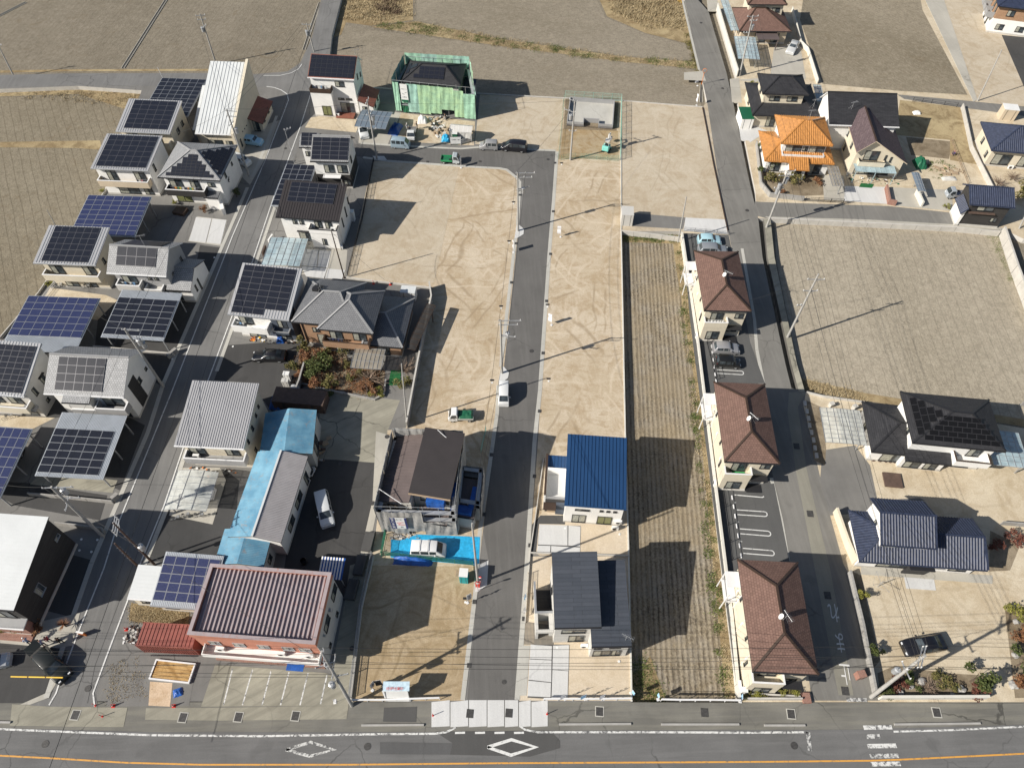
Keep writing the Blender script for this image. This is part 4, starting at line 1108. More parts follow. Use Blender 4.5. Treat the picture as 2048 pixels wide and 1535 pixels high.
def heap(name, label, cat, px, size, m, seed=1, ang=0, z=0.0, n=12, rough=.25, kind=None):
 """crumpled covered pile"""
 rnd = random.Random(seed); p = V(px, z); bm = bmesh.new(); bmesh.ops.create_grid(bm, x_segments=n, y_segments=n, size=.5)
 for v in bm.verts:
  e = max(abs(v.co.x), abs(v.co.y)) * 2; hh = max(0,1 - e ** 3) * (1 - rough + rough * 2 * rnd.random()); v.co.z = hh * size[2]; v.co.x *= size[0] * (1 + rnd.uniform(-.06,.06)); v.co.y *= size[1] * (1 + rnd.uniform(-.06,.06))
  if e > .95: v.co.z = .01
 me = bpy.data.meshes.new(name); bm.to_mesh(me); bm.free(); me.materials.append(m)
 o = link(name, me, None, Matrix.Translation(p) @ Matrix.Rotation(R(ang),4, 'Z'))
 for f in me.polygons: f.use_smooth = True
 return tag(o, label, cat, None, kind)
def debris(name, label, px_poly, n, mats, z, smin=.08, smax=.5, seed=1, cat='debris', flat=.5):
 rnd = random.Random(seed); P = [V(p, z) for p in px_poly]; xs = [p.x for p in P]; ys = [p.y for p in P]; q = MB(); k = 0
 while k < n:
  x, y = rnd.uniform(min(xs), max(xs)), rnd.uniform(min(ys), max(ys)); t = rnd.uniform(0,3.14); a = rnd.uniform(smin, smax); b = a * rnd.uniform(.15,.8); h = a * flat * rnd.uniform(.2,1)
  c = Vector((math.cos(t), math.sin(t),0)); s_ = Vector((-c.y, c.x, 0)); q.obox(Vector((x, y, z + rnd.uniform(0,.12))), c * a, s_ * b, Vector((rnd.uniform(-.05,.05), rnd.uniform(-.05,.05), h)), rnd.randrange(len(mats))); k += 1
 return tag(obj(name, q, mats), label, cat, None, 'stuff')
def text3d(body, parent, M_, size, m, name='lettering', align='CENTER', ext=.003):
 c = bpy.data.curves.new(name, 'FONT'); c.body = body; c.size = size; c.align_x = align; c.align_y = 'CENTER'; c.extrude = ext
 o = bpy.data.objects.new(name, c); col.objects.link(o); bpy.context.view_layer.update()
 me = bpy.data.meshes.new_from_object(o.evaluated_get(bpy.context.evaluated_depsgraph_get())); bpy.data.objects.remove(o); me.materials.clear(); me.materials.append(m)
 o = link(name, me)
 if parent: o.parent = parent; o.matrix_local = M_
 else: o.matrix_basis = M_
 return o
# ================================================================ THE SETTING
Y0 = V((1000,1403)).y
def wrect(x0, x1, y0, y1): return [Vector((x0, y0,0)), Vector((x1, y0,0)), Vector((x1, y1,0)), Vector((x0, y1,0))]
sheet('ground', None, ZF, g_soil, world=wrect(-900,900,-300,1500))
slab('town_ground_west', [(-900,1403),(-700,1000),(-100,780),(0,681),(78,588),(211,380),(262,250),(283,181),(156,172),(0,178),(-400,190),(-400,136),
  (0,150),(130,147),(417,146),(500,149),(575,143),(600,126),(622,80),(642,0),(655,-80),(700,-80),(682,0),(664,70),(655,150),(735,176),(960,188),(1128,197),(1242,202),
  (1242,462),(1263,1403)], ZF, 0, g_grav, concw)
slab('town_ground_north', [(1242,202),(1405,215),(1414,203),(1405,150),(1383,65),(1369,0),(1355,-80),(1386,-80),(1396,0),(1417,23),(1453,146),(1466,203),(1495,346),(1517,441),(1519,463),(1242,462)], ZF, 0, g_dirt2, concw)
slab('town_ground_east', [(1363,462),(1519,463),(1525,514),(1571,728),(1583,776),(1612,783),(1727,803),(2048,856),(2500,925),(2900,1403),(1478,1403)], ZF, 0, g_yard, concw)
slab('town_ground_north_east', [(1424,-80),(1433,20),(1473,155),(1476,205),(1491,284),(1511,383),(1512,402),(1516,436),(1546,437),(1909,452),(2010,460),(2048,478),(2500,560),(2500,-80)], ZF, 0, g_yard, concw)
slab('town_ground_south', None, ZF, 0, a_walk, concw, world=wrect(-160,170,-60, Y0))
slab('irrigation_bank', [(1528,438),(1541,438),(1549,514),(1594,728),(1610,783),(1598,783),(1583,728),(1535,514)], ZF - .1,.03, c_old, canalm)
zf1, zf2 = ZF + .004, ZF + .016
sheet('field_west', [(-700,205),(-700,1100),(-100,775),(0,678),(76,588),(208,380),(258,250),(262,215),(156,190),(0,195)], zf1, g_soil_l)
sheet('field_north_west', [(-700,-75),(-700,130),(0,143),(240,136),(345,-75)], zf1, g_soil)
sheet('field_north', [(690,50),(740,60),(1000,93),(1390,140),(1402,165),(1402,214),(1242,201),(960,187),(735,175),(664,170),(664,100)], zf1, g_soil_n)
sheet('field_far_north', [(830,-75),(1160,-75),(1210,35),(1290,68),(1378,90),(1388,122),(1250,112),(1000,76),(835,42)], zf1, g_soil_n)
sheet('reed_bed', [(1165,-75),(1352,-75),(1380,78),(1378,88),(1290,66),(1214,33)], zf2, g_dry)
sheet('reed_bed', [(700,-75),(826,-75),(826,40),(742,52),(692,45),(682,70),(668,75),(685,0)], zf2, g_dry)
sheet('field_bank', [(742,54),(832,43),(1000,78),(1250,114),(1390,124),(1398,138),(1250,124),(1000,92)], zf2, g_dry)
sheet('field_verge', [(-300,182),(0,180),(156,174),(283,183),(262,222),(156,188),(0,193),(-300,196)], zf2, g_dry)
sheet('field_verge', [(-300,132),(0,146),(130,143),(417,142),(417,138),(130,139),(0,141),(-300,128)], zf2, g_dry)
sheet('field_verge', [(-200,287),(200,281),(205,300),(150,296),(-200,293)], zf2, g_dry)
sheet('field_east', [(1549,445),(2000,468),(2048,590),(2300,900),(2048,853),(1727,800),(1612,781),(1595,728),(1552,520)], zf1, g_soil_r)
sheet('field_end_verge', [(1600,755),(1727,785),(2048,838),(2048,853),(1727,800),(1612,781)], zf2, g_dry)
sheet('stubble_field', [(1242,464),(1362,466),(1476,1402),(1263,1402)], zf1, g_stub)
sheet('field_edge_verge', [(1344,468),(1362,468),(1476,1402),(1452,1402),(1395,800),(1350,520)], zf2, g_dry)
sheet('field_edge_verge', [(1243,464),(1362,466),(1362,488),(1246,484)], zf2, g_dry)
sheet('field_edge_verge', [(1263,1402),(1332,1402),(1318,1360),(1300,1310),(1290,1330),(1262,1350)], zf2, g_dry)
z1, z2, z3, z4, z5 = .004,.015,.026,.045,.058
# plots
sheet('plot_centre_west', [(758,322),(774,322),(927,334),(1000,338),(1013,341),(1033,358),(1036,470),(1008,735),(996,817),(966,1060),(930,1400),(702,1402),(735,1180),(752,1060),(775,860),(812,855),(862,575),(694,556),(745,322)], z1, g_dirt)
sheet('plot_centre_west', [(758,322),(774,322),(918,334),(893,450),(868,566),(694,556),(745,322)], z2, g_dirt2)
sheet('plot_near_west', [(735,1130),(956,1132),(946,1250),(930,1400),(702,1402),(722,1210)], z2, g_dirt3)
sheet('plot_centre_east', [(1111,300),(1128,198),(1242,202),(1242,462),(1257,1110),(1080,1110),(1060,1100),(1076,880),(1106,400)], z1, g_dirt)
sheet('plot_north', [(960,189),(1127,198),(1113,303),(950,288)], z1, g_dirt2)
sheet('plot_north_east', [(1243,203),(1404,216),(1452,438),(1243,402)], z1, g_dirt2)
sheet('gravel_yard', [(1243,424),(1371,435),(1366,458),(1243,451)], z2, g_grav)
sheet('driveway', [(1371,435),(1453,439),(1456,468),(1367,462)], z2, c_new)
sheet('plot_house_site', [(800,225),(950,243),(948,291),(795,283)], z1, g_dirt)
sheet('driveway', [(780,222),(802,226),(775,290),(717,286),(722,235)], z1, c_conc)
sheet('forecourt', [(655,230),(720,240),(712,265),(610,255),(622,235)], z1, g_yard)
# central lane
LANE = [(934,1403),(956,1182),(974,1169),(977,1120),(966,1060),(977,974),(998,825),(1000,768),(1016,755),(1018,745),(1008,733),(1035,476),(1047,468),(1048,458),(1039,450),(1045,400),(1047,362),(1035,354),(1015,338),(1000,335),(927,331),(774,320),(727,313),(700,312),
  (703,289),(721,288),(781,292),(875,297),(922,299),(958,296),(1111,303),(1104,400),(1095,507),(1076,780),(1065,882),(1047,1160),(1029,1403)]
sheet('lane', LANE, z2, a_new)
def gutter(name, px, sgn, w=.5, L=2.0, m=None, z=0.0, lab=None):
 """cast kerb blocks laid end to end along the edge of a road"""
 pts = P2(px, 0); tot = 0; o0 = pts[0]; par = link(name, None); par.location = (0,0,0); par['kind'] = 'structure'
 bed = MB(); a, b = offset_path(pts, w + .02 if sgn > 0 else .0,.0 if sgn > 0 else w + .02)
 for i in range(len(pts) - 1): bed.poly([(*b[i], .006 + z),(*b[i + 1], .006 + z),(*a[i + 1], .006 + z),(*a[i], .006 + z)])
 me0 = bed.mesh(name, canalm); bpy.data.objects.remove(par); par = link(name, me0); par['kind'] = 'structure'
 cache = {}
 for i in range(len(pts) - 1):
  d = (pts[i + 1] - pts[i]).xy; ln = d.length; d.normalize(); n = max(1, round(ln / L)); s = ln / n; k_ = round(s, 2)
  if k_ not in cache:
   q = MB(); q.box(.012, s - .012,0, w, 0,.022); cache[k_] = q.mesh('kerb_block', m or c_gut)
  for j in range(n):
   p = pts[i].xy + d * (s * j); an = math.atan2(d.y, d.x)
   if sgn < 0: M_ = Matrix.Translation((p.x + d.x * s, p.y + d.y * s, .006 + z + random.uniform(0,.006))) @ Matrix.Rotation(an + math.pi, 4, 'Z')
   else: M_ = Matrix.Translation((p.x, p.y, .006 + z + random.uniform(0,.006))) @ Matrix.Rotation(an, 4, 'Z')
   o = link('kerb_block', cache[k_]); o.parent = par; o.matrix_local = M_
gutter('lane_gutter', [(930,1400),(956,1175),(964,1060),(977,974),(998,825),(1000,770)], 1)
gutter('lane_gutter', [(1005,733),(1034,476)], 1)
gutter('lane_gutter', [(1038,450),(1043,364),(1035,354),(1015,338),(1000,335),(927,331),(774,320),(727,313)], 1)
gutter('lane_gutter', [(1029,1398),(1047,1160),(1065,882),(1076,780),(1095,507),(1104,400),(1111,303)], -1,.55)
gutter('lane_gutter', [(721,288),(781,292),(875,297),(922,299),(958,296),(1111,303)], 1,.45)
for q in ([(1000,768),(1016,755),(1018,745),(1008,733),(1002,733),(996,768)], [(1034,476),(1047,468),(1048,458),(1039,450),(1033,450),(1029,476)],
   [(956,1182),(974,1169),(977,1120),(960,1128),(950,1182)], [(745,312),(752,320),(774,320),(768,312)]):
 slab('pole_footing_pad', q, 0,.07, c_new)
for i, (x, y) in enumerate(((1106.5,423),(1101,508),(1093,602),(1086,706),(1079,822),(1069,952),(1060,1090),(1048,1237),(1040,390),(1032,487),(1023,565),(983,909),(968,1028),(949,1203),(938,1330),(855,324),(1110,326))):
 p = V((x, y)); q = MB(); q.box(-.22,.22,-.25,.25,0,.03)
 for k in range(5): q.box(-.18 + k * .08,-.15 + k * .08,-.2,.2,.03,.036,1)
 o = obj('gutter_grate', q, [MATS['iron'], MATS['iron2']], None, Matrix.Translation((p.x, p.y, .03)) @ Matrix.Rotation(R(-4),4, 'Z')); o['kind'] = 'structure'
# west street
WEST = [(130,1333),(98,1412),(50,1412),(98,1395),(110,1345),(140,1260),(188,1125),(300,864),(331,766),(498,380),(526,325),(568,224),(577,198),(562,180),(533,173),(500,176),(313,172),(156,171),(-400,183),
  (-400,143),(0,151),(130,147),(417,147),(515,151),(560,147),(585,140),(604,126),(625,80),(646,0),(655,-80),(700,-80),(682,0),(656,100),(640,160),(615,225),(585,330),(560,395),(518,500),(420,775),(332,1010),(285,1128),(261,1195),(215,1317),(192,1385),(195,1412)]
WEST = WEST[1:]
sheet('street', WEST, z1, a_old)
def lin(name, px, w, m=None, z=z4): return line(name, px, w, z, m or p_white)
lin('road_line', [(98,1409),(112,1385),(122,1355),(130,1333),(161,1252),(208,1135),(234,1052),(345,779),(464,474),(511,365),(526,331)], .16)
lin('road_line', [(526,331),(568,224),(577,200),(574,188),(562,180),(548,175),(533,173)], .16)
lin('road_line', [(527,151),(560,151),(582,146),(597,138),(604,128)], .14)
lin('road_line', [(189,1411),(186,1385),(211,1317),(257,1195),(281,1125),(328,1010),(367,893),(414,766),(505,522),(552,380),(572,331),(600,255),(624,180)], .16)
lin('road_seam', [(175,1405),(190,1330),(330,960),(400,770),(470,560),(560,330),(610,160)], .06, a_patch, z2)
gutter('street_gutter', [(98,1395),(150,1235),(188,1125),(300,864),(331,766),(464,455),(498,375)], 1,.55)
gutter('street_gutter', [(505,360),(521,325),(556,232)], 1,.5)
gutter('street_gutter', [(285,1128),(332,1010),(371,893),(418,775)], -1,.55)
gutter('street_gutter', [(430,742),(510,522),(558,380),(580,330)], -1,.5)
# north-east lane
EAST = [(1355,-80),(1369,0),(1383,65),(1400,140),(1414,203),(1443,400),(1458,470),(1484,600),(1516,766),(1548,966),(1580,1125),(1600,1240),(1624,1400),(1760,1400),(1741,1341),(1695,1143),(1687,1127),(1648,987),(1607,811),(1612,783),(1583,776),(1571,728),(1525,514),(1517,441),(1495,346),(1466,203),(1453,146),(1417,23),(1396,0),(1386,-80)]
sheet('lane_east', EAST, z1, a_lane)
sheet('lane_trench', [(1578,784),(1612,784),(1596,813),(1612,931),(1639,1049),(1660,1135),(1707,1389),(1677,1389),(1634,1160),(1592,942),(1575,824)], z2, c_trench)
sheet('side_street', [(1510,403),(1527,404),(1776,412),(1901,425),(1912,451),(1735,443),(1530,436),(1508,430)], z1, a_lane)
sheet('side_street_kerb', [(1530,433),(1735,439),(1912,449),(2010,456),(2010,460),(1735,446),(1540,438)], z2, c_conc)
sheet('far_street', [(1794,189),(1928,201),(2048,213),(2500,250),(2500,275),(2048,232),(1915,214),(1808,198)], z2, a_lane)
gutter('lane_gutter', [(1363,0),(1378,65),(1396,140)], 1,.45,3)
for a in ([(1487,497),(1512,640),(1517,700),(1530,766)], [(1546,955),(1566,1040),(1580,1122)]): gutter('parking_kerb', a, -1,.45)
# main road and pavement
sheet('main_road', None, z3, a_main, world=[V((x, y)) for x, y in ((-900,1440),(0,1455),(300,1463),(870,1463),(1100,1460),(1700,1458),(2048,1448),(3200,1420))] + [Vector((170,-60,0)), Vector((-160,-60,0))])
sheet('pavement_concrete', [(24,1407),(100,1412),(255,1414),(247,1453),(140,1452),(20,1450)], z2, c_old)
sheet('pavement_concrete', [(292,1415),(450,1414),(697,1410),(693,1437),(440,1440),(290,1438)], z2, c_old)
sheet('pavement_patch', [(768,1414),(834,1412),(832,1443),(766,1442)], z2, a_patch)
sheet('pavement_patch', [(1108,1408),(1480,1404),(1480,1440),(1106,1438)], z2, a_walk)
sheet('crossing_patch', [(870,1462),(1100,1460),(1120,1480),(1120,1495),(1060,1512),(900,1508),(905,1485)], .036, a_patch)
sheet('asphalt_repair', [(760,1483),(905,1485),(900,1508),(760,1507)], .036, m_asph('pale_repair', (.1,.1,.1),.15,.1))
for i, (x0, x1) in enumerate(((863,900),(901,937),(938,974),(975,1009),(1010,1037),(1038,1062),(1063,1096))):      # dropped kerb slabs
 a, b = x0, x1; slab('pavement_slab', [(a, 1399 if 932 < a < 1028 else 1403),(b - .6,1399),(b - .6,1451),(a, 1453)], 0,.03 + .002 * (i % 3), c_new)
lin('road_line', [(-300,1450),(0,1457),(100,1461),(300,1469),(520,1471),(760,1467),(870,1466),(892,1463),(905,1457),(911,1453)], .2, p_worn)
lin('road_line', [(1041,1452),(1050,1458),(1075,1463),(1300,1463),(1500,1464),(1617,1463)], .2, p_worn)
lin('road_line', [(1787,1462),(1900,1459),(2048,1452),(2300,1445)], .18, p_worn)
for x in (910,950,989,1028): lin('road_dash', [(x, 1464.5),(x + 20,1464)], .2)
lin('centre_line', [(-400,1500),(0,1510),(100,1515),(250,1524),(400,1528),(700,1528),(1000,1525),(1400,1523),(1550,1522),(1740,1520),(1800,1518),(2048,1506),(2300,1498)], .16, p_yellow)
for c_, mt_ in (((572,1498,622,1483,668,1498,620,1511), p_old),((975,1493,1023,1478,1072,1493,1022,1509), p_white)):
 q = [(c_[i], c_[i + 1]) for i in (0,2,4,6)]; lin('diamond_marking', q + [q[0]], .3, mt_)
for x0, x1, y in ((1727,1784,1454),(1733,1760,1472),(1735,1793,1491),(1740,1797,1511),(1742,1801,1527)): lin('crossing_stripe', [(x0, y),(x1, y - 1)], .42, p_old if y in (1472,1511) else p_worn)
lin('stop_line', [(1616,1463),(1620,1501)], .42, p_old)
lin('stop_line', [(1693,1398),(1734,1399)], .4, p_old)
for a, b in (((465,1336),(447,1409)),((505,1338),(485,1409)),((542,1341),(524,1409)),((578,1343),(561,1409)),((616,1345),(600,1409)),((654,1349),(641,1407))): lin('parking_line', [a, b], .14, p_worn, z3)
sheet('parking_lot', [(430,1328),(652,1345),(697,1365),(697,1410),(402,1412),(428,1335)], z2, c_old)
# estate car parks beside the brown-roofed flats
sheet('car_park', [(1364,466),(1457,470),(1484,600),(1516,766),(1548,966),(1580,1125),(1600,1240),(1612,1330),(1500,1390),(1475,1390),(1380,640)], z2, m_asph('car_park_asphalt', (.1,.1,.098),.2,.15))
sheet('car_park', [(1396,682),(1500,684),(1530,766),(1413,766)], z3, MATS['car_park_asphalt'])
sheet('car_park', [(1443,980),(1548,966),(1580,1125),(1467,1125)], z3, MATS['car_park_asphalt'])
for p_ in ([(1469,989),(1525,994),(1528,992)],): lin('parking_bay_line', p_, .13, None, z5)
def hairpin(a, b, g=.32):
 A, B = V(a), V(b); d = (B - A).normalized(); n = Vector((-d.y, d.x, 0)); m_ = MB(); pts = [A + n * g]
 pts += [B - d * .25 + n * g] + [B - d * .25 + n * g * math.cos(t) + d * g * math.sin(t) for t in (.5,1,1.57,2.1,2.6)] + [B - d * .25 - n * g, A - n * g]
 stripe(m_, pts, .12, z5); o = obj('parking_bay_line', m_, p_white); o['kind'] = 'structure'
for a, b in (((1474,1024),(1533,1028)),((1480,1062),(1540,1067)),((1486,1101),(1547,1106)),((1434,743),(1486,746))): hairpin(a, b)
for k, (t_, p_) in enumerate((('4', (1470.5,1005)),('3', (1476,1043)),('2', (1482,1082)))):
 o = text3d(t_, None, Matrix.Translation(V(p_, z5)) @ Matrix.Rotation(R(86),4, 'Z'),.42, p_white, 'bay_number'); o['kind'] = 'structure'
_ms = m_paint('faded_stop_paint', (.6,.6,.58),(.3,.29,.25),.1)
for t_, p_ in (('れ', (1667,1221)),('ま', (1680,1281)),('止', (1691,1343))):
 o = text3d(t_, None, Matrix.Translation(V(p_, z5)) @ Matrix.Rotation(R(180 - 5),4, 'Z') @ Matrix.Diagonal((1.0,2.0,1,1)),1.25, _ms, 'road_lettering'); o['kind'] = 'structure'
# yards of the west side
sheet('yard_asphalt', [(455,690),(600,680),(612,770),(545,825),(500,765),(428,760)], z1, a_dark)
sheet('yard_asphalt', [(612,918),(752,920),(760,960),(735,1100),(700,1200),(560,1200),(580,1050)], z1, a_dark)
sheet('yard_concrete', [(620,780),(800,800),(775,862),(752,925),(625,915),(640,830)], z1, c_old)
sheet('yard_concrete', [(752,862),(780,870),(757,1005),(735,1110),(720,1180),(705,1200),(720,1110),(745,1000)], z2, c_conc)
sheet('access_path', [(700,1130),(748,1115),(735,1180),(700,1402),(655,1402),(665,1330),(690,1200)], z2, c_old)
sheet('yard_concrete', [(690,555),(695,500),(600,465),(520,520),(560,545)], z2, c_conc)
sheet('yard_gravel', [(330,1012),(452,940),(478,960),(470,1060),(430,1110),(290,1125)], z1, g_gravd)
sheet('yard_concrete', [(338,1030),(425,1048),(452,960),(440,935),(365,935)], z2, c_conc)
for q in ([(-60,960),(30,1010),(200,1040),(215,990),(52,965)], [(-60,1075),(60,1085),(185,1120),(150,1235),(90,1220),(-60,1220)], [(60,700),(190,720),(150,830),(0,850)], [(200,690),(355,700),(320,770),(205,700)], [(400,490),(440,495),(410,570),(350,700),(190,690),(200,600),(380,590)], [(250,830),(290,850),(240,980),(190,960),(250,850)]): sheet('yard_asphalt', q, z1, a_dark)
sheet('yard_sand', [(100,575),(212,590),(235,600),(195,640),(75,620)], z2, g_yard)
sheet('yard_sand', [(0,830),(110,835),(60,860),(0,858)], z2, g_yard)
sheet('driveway', [(390,432),(455,440),(442,492),(375,482)], z2, c_conc)
sheet('yard_gravel', [(330,430),(395,432),(375,485),(300,470)], z2, g_grav)
sheet('yard_soil', [(195,955),(235,960),(225,985),(60,968),(75,952)], z2, c_old)
sheet('driveway', [(495,262),(560,240),(540,300),(500,370),(470,340)], z2, c_conc)
sheet('corner_plot', [(262,1240),(300,1245),(395,1320),(378,1410),(250,1412),(215,1412),(205,1395),(215,1340)], z1, g_grav)
sheet('grass_bank', [(262,1205),(380,1215),(376,1250),(285,1245),(258,1240)], z2, g_dry)
sheet('sand_patch', [(300,1362),(345,1365),(340,1412),(297,1410)], z2, g_sand)
sheet('driveway', [(0,1265),(45,1255),(90,1240),(160,1225),(145,1290),(110,1295),(0,1285)], z3, c_conc)
sheet('yard_asphalt', [(0,1285),(110,1295),(135,1300),(100,1395),(50,1405),(-60,1405),(-60,1280)], z2, a_dark)
sheet('corner_kerb', [(112,1355),(120,1352),(95,1395),(60,1408),(40,1408),(92,1385)], z3, c_conc)
# yards of the east side
sheet('drive_gravel', [(1645,900),(1710,890),(1740,930),(1755,1000),(1840,995),(1850,1000),(1745,1025),(1660,1030),(1640,960)], z2, g_grav)
sheet('garden_bed', [(1612,800),(1645,815),(1652,900),(1650,930),(1628,920)], z2, g_garden)
sheet('garden_bed', [(1980,1060),(2040,1090),(2020,1140),(1978,1142)], z2, g_garden)
sheet('garden_bed', [(1755,1345),(1790,1330),(1890,1345),(1972,1350),(1975,1392),(1762,1395)], z2, g_garden)
sheet('painted_shadow_soil', [(1700,1140),(1722,1150),(1760,1320),(1748,1335)], z2, g_garden)  # dark soil colour paints in the shadow lying along this strip
sheet('garden_bed', [(2010,1220),(2100,1200),(2140,1390),(2030,1395)], z2, g_garden)
sheet('concrete_step', [(1808,1153),(1868,1158),(1872,1180),(1812,1176)], z3, c_new)
sheet('yard_concrete', [(1722,1133),(1985,1150),(1985,1167),(1722,1148)], z2, c_conc)
sheet('field_north_east', [(1600,40),(1615,-60),(1830,-60),(1845,20),(1935,190),(1800,182),(1645,168)], z1, g_soil_ne)
sheet('plot_far_east', [(1860,0),(1960,-20),(2048,170),(2060,215),(1945,200)], z2, g_dirt2)
sheet('car_park', [(2003,70),(2200,90),(2200,280),(2055,190)], z2, a_dark)
sheet('vegetable_plot', [(1815,268),(1905,280),(1950,370),(1840,368),(1822,330)], z1, g_yard)
sheet('vegetable_bed', [(1812,274),(1905,283),(1898,318),(1822,310)], z2, g_garden)
sheet('plot_grass', [(1800,200),(1920,215),(1960,330),(1900,320),(1900,280),(1790,270)], z2, g_dry)
sheet('driveway', [(1470,160),(1540,155),(1548,95),(1600,90),(1612,158),(1520,165)], z2, c_conc)
sheet('driveway', [(1485,262),(1505,250),(1535,262),(1500,285)], z3, c_new)
sheet('driveway', [(1690,372),(1770,374),(1776,408),(1688,402)], z3, c_new)
sheet('driveway', [(1770,374),(1905,380),(1905,422),(1776,410)], z2, c_conc)
sheet('garden_bed', [(1524,335),(1650,345),(1648,390),(1605,392),(1535,388)], z2, g_garden)
sheet('path', [(1645,350),(1688,352),(1690,402),(1648,400)], z2, c_conc)
sheet('field_bridge', [(1368,145),(1405,142),(1412,162),(1368,160)], .001, c_conc)
# little bridge slabs over the ditch beside the lane
slab('ditch_bridge', [(1460,158),(1478,156),(1484,206),(1464,204)], -.2,.012, c_conc)
slab('ditch_bridge', [(1478,252),(1496,248),(1502,282),(1482,280)], -.2,.012, c_new)
slab('ditch_bridge', [(1408,-80),(1430,-80),(1436,22),(1416,22)], -.2,.012, c_conc)
# field ditches: dark channel between two thin concrete lips
for px in ([(246,137),(345,-20)], [(608,100),(640,5)], [(-60,62),(52,5)], [(1402,205),(1404,150)]):
 line('field_ditch', px, .5, zf2, canalm); pts = P2(px, ZF); L, Rr = offset_path(pts, .3,.3)
 for s_ in (L, Rr):
  q = MB(); q.prism([(s_[0][0] - .05, s_[0][1]),(s_[0][0] + .05, s_[0][1]),(s_[1][0] + .05, s_[1][1]),(s_[1][0] - .05, s_[1][1])], ZF, ZF + .12); o = obj('ditch_lip', q, c_conc); o['kind'] = 'structure'
slab('field_kerb', [(1862,-60),(1868,-60),(1955,200),(1947,203),(1836,-30),(1833,-60)], 0,.06, c_conc)
# driveway slabs of the two new houses (each slab is cast on its own)
sheet('plot_house_forecourt', [(1083,1025),(1090,916),(1135,900),(1253,1000),(1257,1112),(1060,1105),(1071,1040)], z2, g_pale)
sheet('paved_strip', [(1064,1048),(1081,1030),(1130,1030),(1130,1048),(1078,1047),(1072,1105),(1058,1103)], z3, a_patch)
def slabs(L, m=None, z0=.004, z1=.06):
 for q in L: slab('driveway_slab', q, z0, z1, m or c_new)
sheet('slab_bed', [(1079,1048),(1161,1051),(1160,1106),(1074,1106)], .03, a_patch); sheet('slab_bed', [(1061,1288),(1138,1288),(1135,1399),(1055,1394)], .03, a_patch)
slabs([[(1079,1048),(1135,1050),(1135,1090),(1076,1088)], [(1137,1050),(1161,1052),(1160,1092),(1136.5,1090)], [(1075.5,1090),(1101,1091),(1100,1106),(1074,1104)], [(1102.5,1091),(1160,1094),(1160,1106),(1102,1106)]])
sheet('plot_house_forecourt', [(1058,1112),(1257,1112),(1262,1400),(1038,1400),(1045,1320)], z1, g_pale)
sheet('paved_strip', [(1051,1242),(1107,1250),(1107,1290),(1048,1288)], z3, m_asph('mottled_pavers', (.22,.2,.17),.5,.5,(.36,.3,.22)))
sheet('paved_strip', [(1044,1290),(1060,1290),(1053,1390),(1035,1390)], z3, c_gut)
slabs([[(1061,1288),(1104,1291),(1103,1318),(1059.5,1316)], [(1059,1317.5),(1103,1319.5),(1102.5,1363),(1057,1358)], [(1056.5,1360),(1102,1364.5),(1101,1393),(1055,1391)], [(1106,1290),(1138,1289),(1137,1340),(1105,1337)], [(1105,1338.5),(1136.5,1341),(1135,1398),(1103,1397)]])
slabs([[(606,498),(637,500),(633,533),(602,530)], [(639,500),(662,502),(655,535),(635,533)], [(602,532),(654,537),(648,556),(612,552)], [(656,537),(690,540),(684,558),(650,556)]])
slabs([[(392,434),(423,437),(411,485),(378,481)], [(425,437),(453,440),(441,488),(413,485)]])
# ================================================================ HOUSES
HG = 'detached houses of the estate'
def house(label, A, B, C, z, kind, rise, rm, wm, zc=None, o=.5, p=None, ribs=None, ridge=None, name='house', cat='house', edge=None, split=None, w=None, d=None, group=HG, t=.16, gutter=True, walls_=True):
 F = Frame(A, B, C, z, zc, w=w, d=d)
 if rise == 'auto': rise = F.zc - z
 r = thing(name, label, cat, mat=F.mat, group=group); roof_def(F, kind, rise, p)
 roof(r, F, rm, t=t, edge=edge, ribs=ribs, ridge=ridge, gutter=gutter)
 if walls_: walls(r, F, wm, o, t=t, split=split)
 return r, F
def block(r, F, u, v, w, d, z, kind, rise, rm, wm, o=.4, p=None, ribs=None, ridge=None, edge=None, t=.14, split=None, gutter=True, rot=0, base=True):
 G_ = F.sub(u, v, w, d, z, rot); roof_def(G_, kind, rise, p); roof(r, G_, rm, t=t, edge=edge, ribs=ribs, ridge=ridge, gutter=gutter); walls(r, G_, wm, o, t=t, split=split, base=base); return G_
def L_(F, px, z):
 """photograph point at height z -> position in the house's own frame"""
 return F.mat.inverted() @ V(px, z)
seam = lambda m, s=.45: (m, s, .05,.05)
roll = lambda m, s=.33: (m, s, .2,.085,0,1)
# ---- W1 big white metal roof, cream parapet wall
r, F = house('large white metal roof house with a cream parapet wall and a blue car outside', (390,266),(464,269),(421,122),4.2, 'shed', 'auto', rwhite, cream, 'auto', o=(.3,.05,.6,.3), ribs=(rwhite, .62,.06,.06), edge=trimw)
hh = F.z + F.rise
q = MB(); q.poly([(F.w - .05,-.3,0),(F.w + .35,-.3,0),(F.w + .35,-.3, F.z + .6),(F.w - .05,-.3, F.z + .6)]); b0, b1 = F.w - .02, F.w + .45
q = MB(); P_ = [(-.4,0),(F.d + .2,0),(F.d + .2, hh + .55),(-.4, F.z + .4)]
q.poly([(b1, y, z) for y, z in P_]); q.poly([(b0, y, z) for y, z in reversed(P_)])
for i in range(4): a, b = P_[i], P_[(i + 1) % 4]; q.poly([(b0, *a),(b0, *b),(b1, *b),(b1, *a)])
part('parapet_wall', q, cream, r, F)
G1 = block(r, F, -1.45,2.2,1.5, F.d * .62,3.4, 'shed', 3.0, rwhite, beige, o=(.2,0,.2,.2), ribs=(rwhite, .5,.06,.05), edge=trimw)
wa = F.w + .45
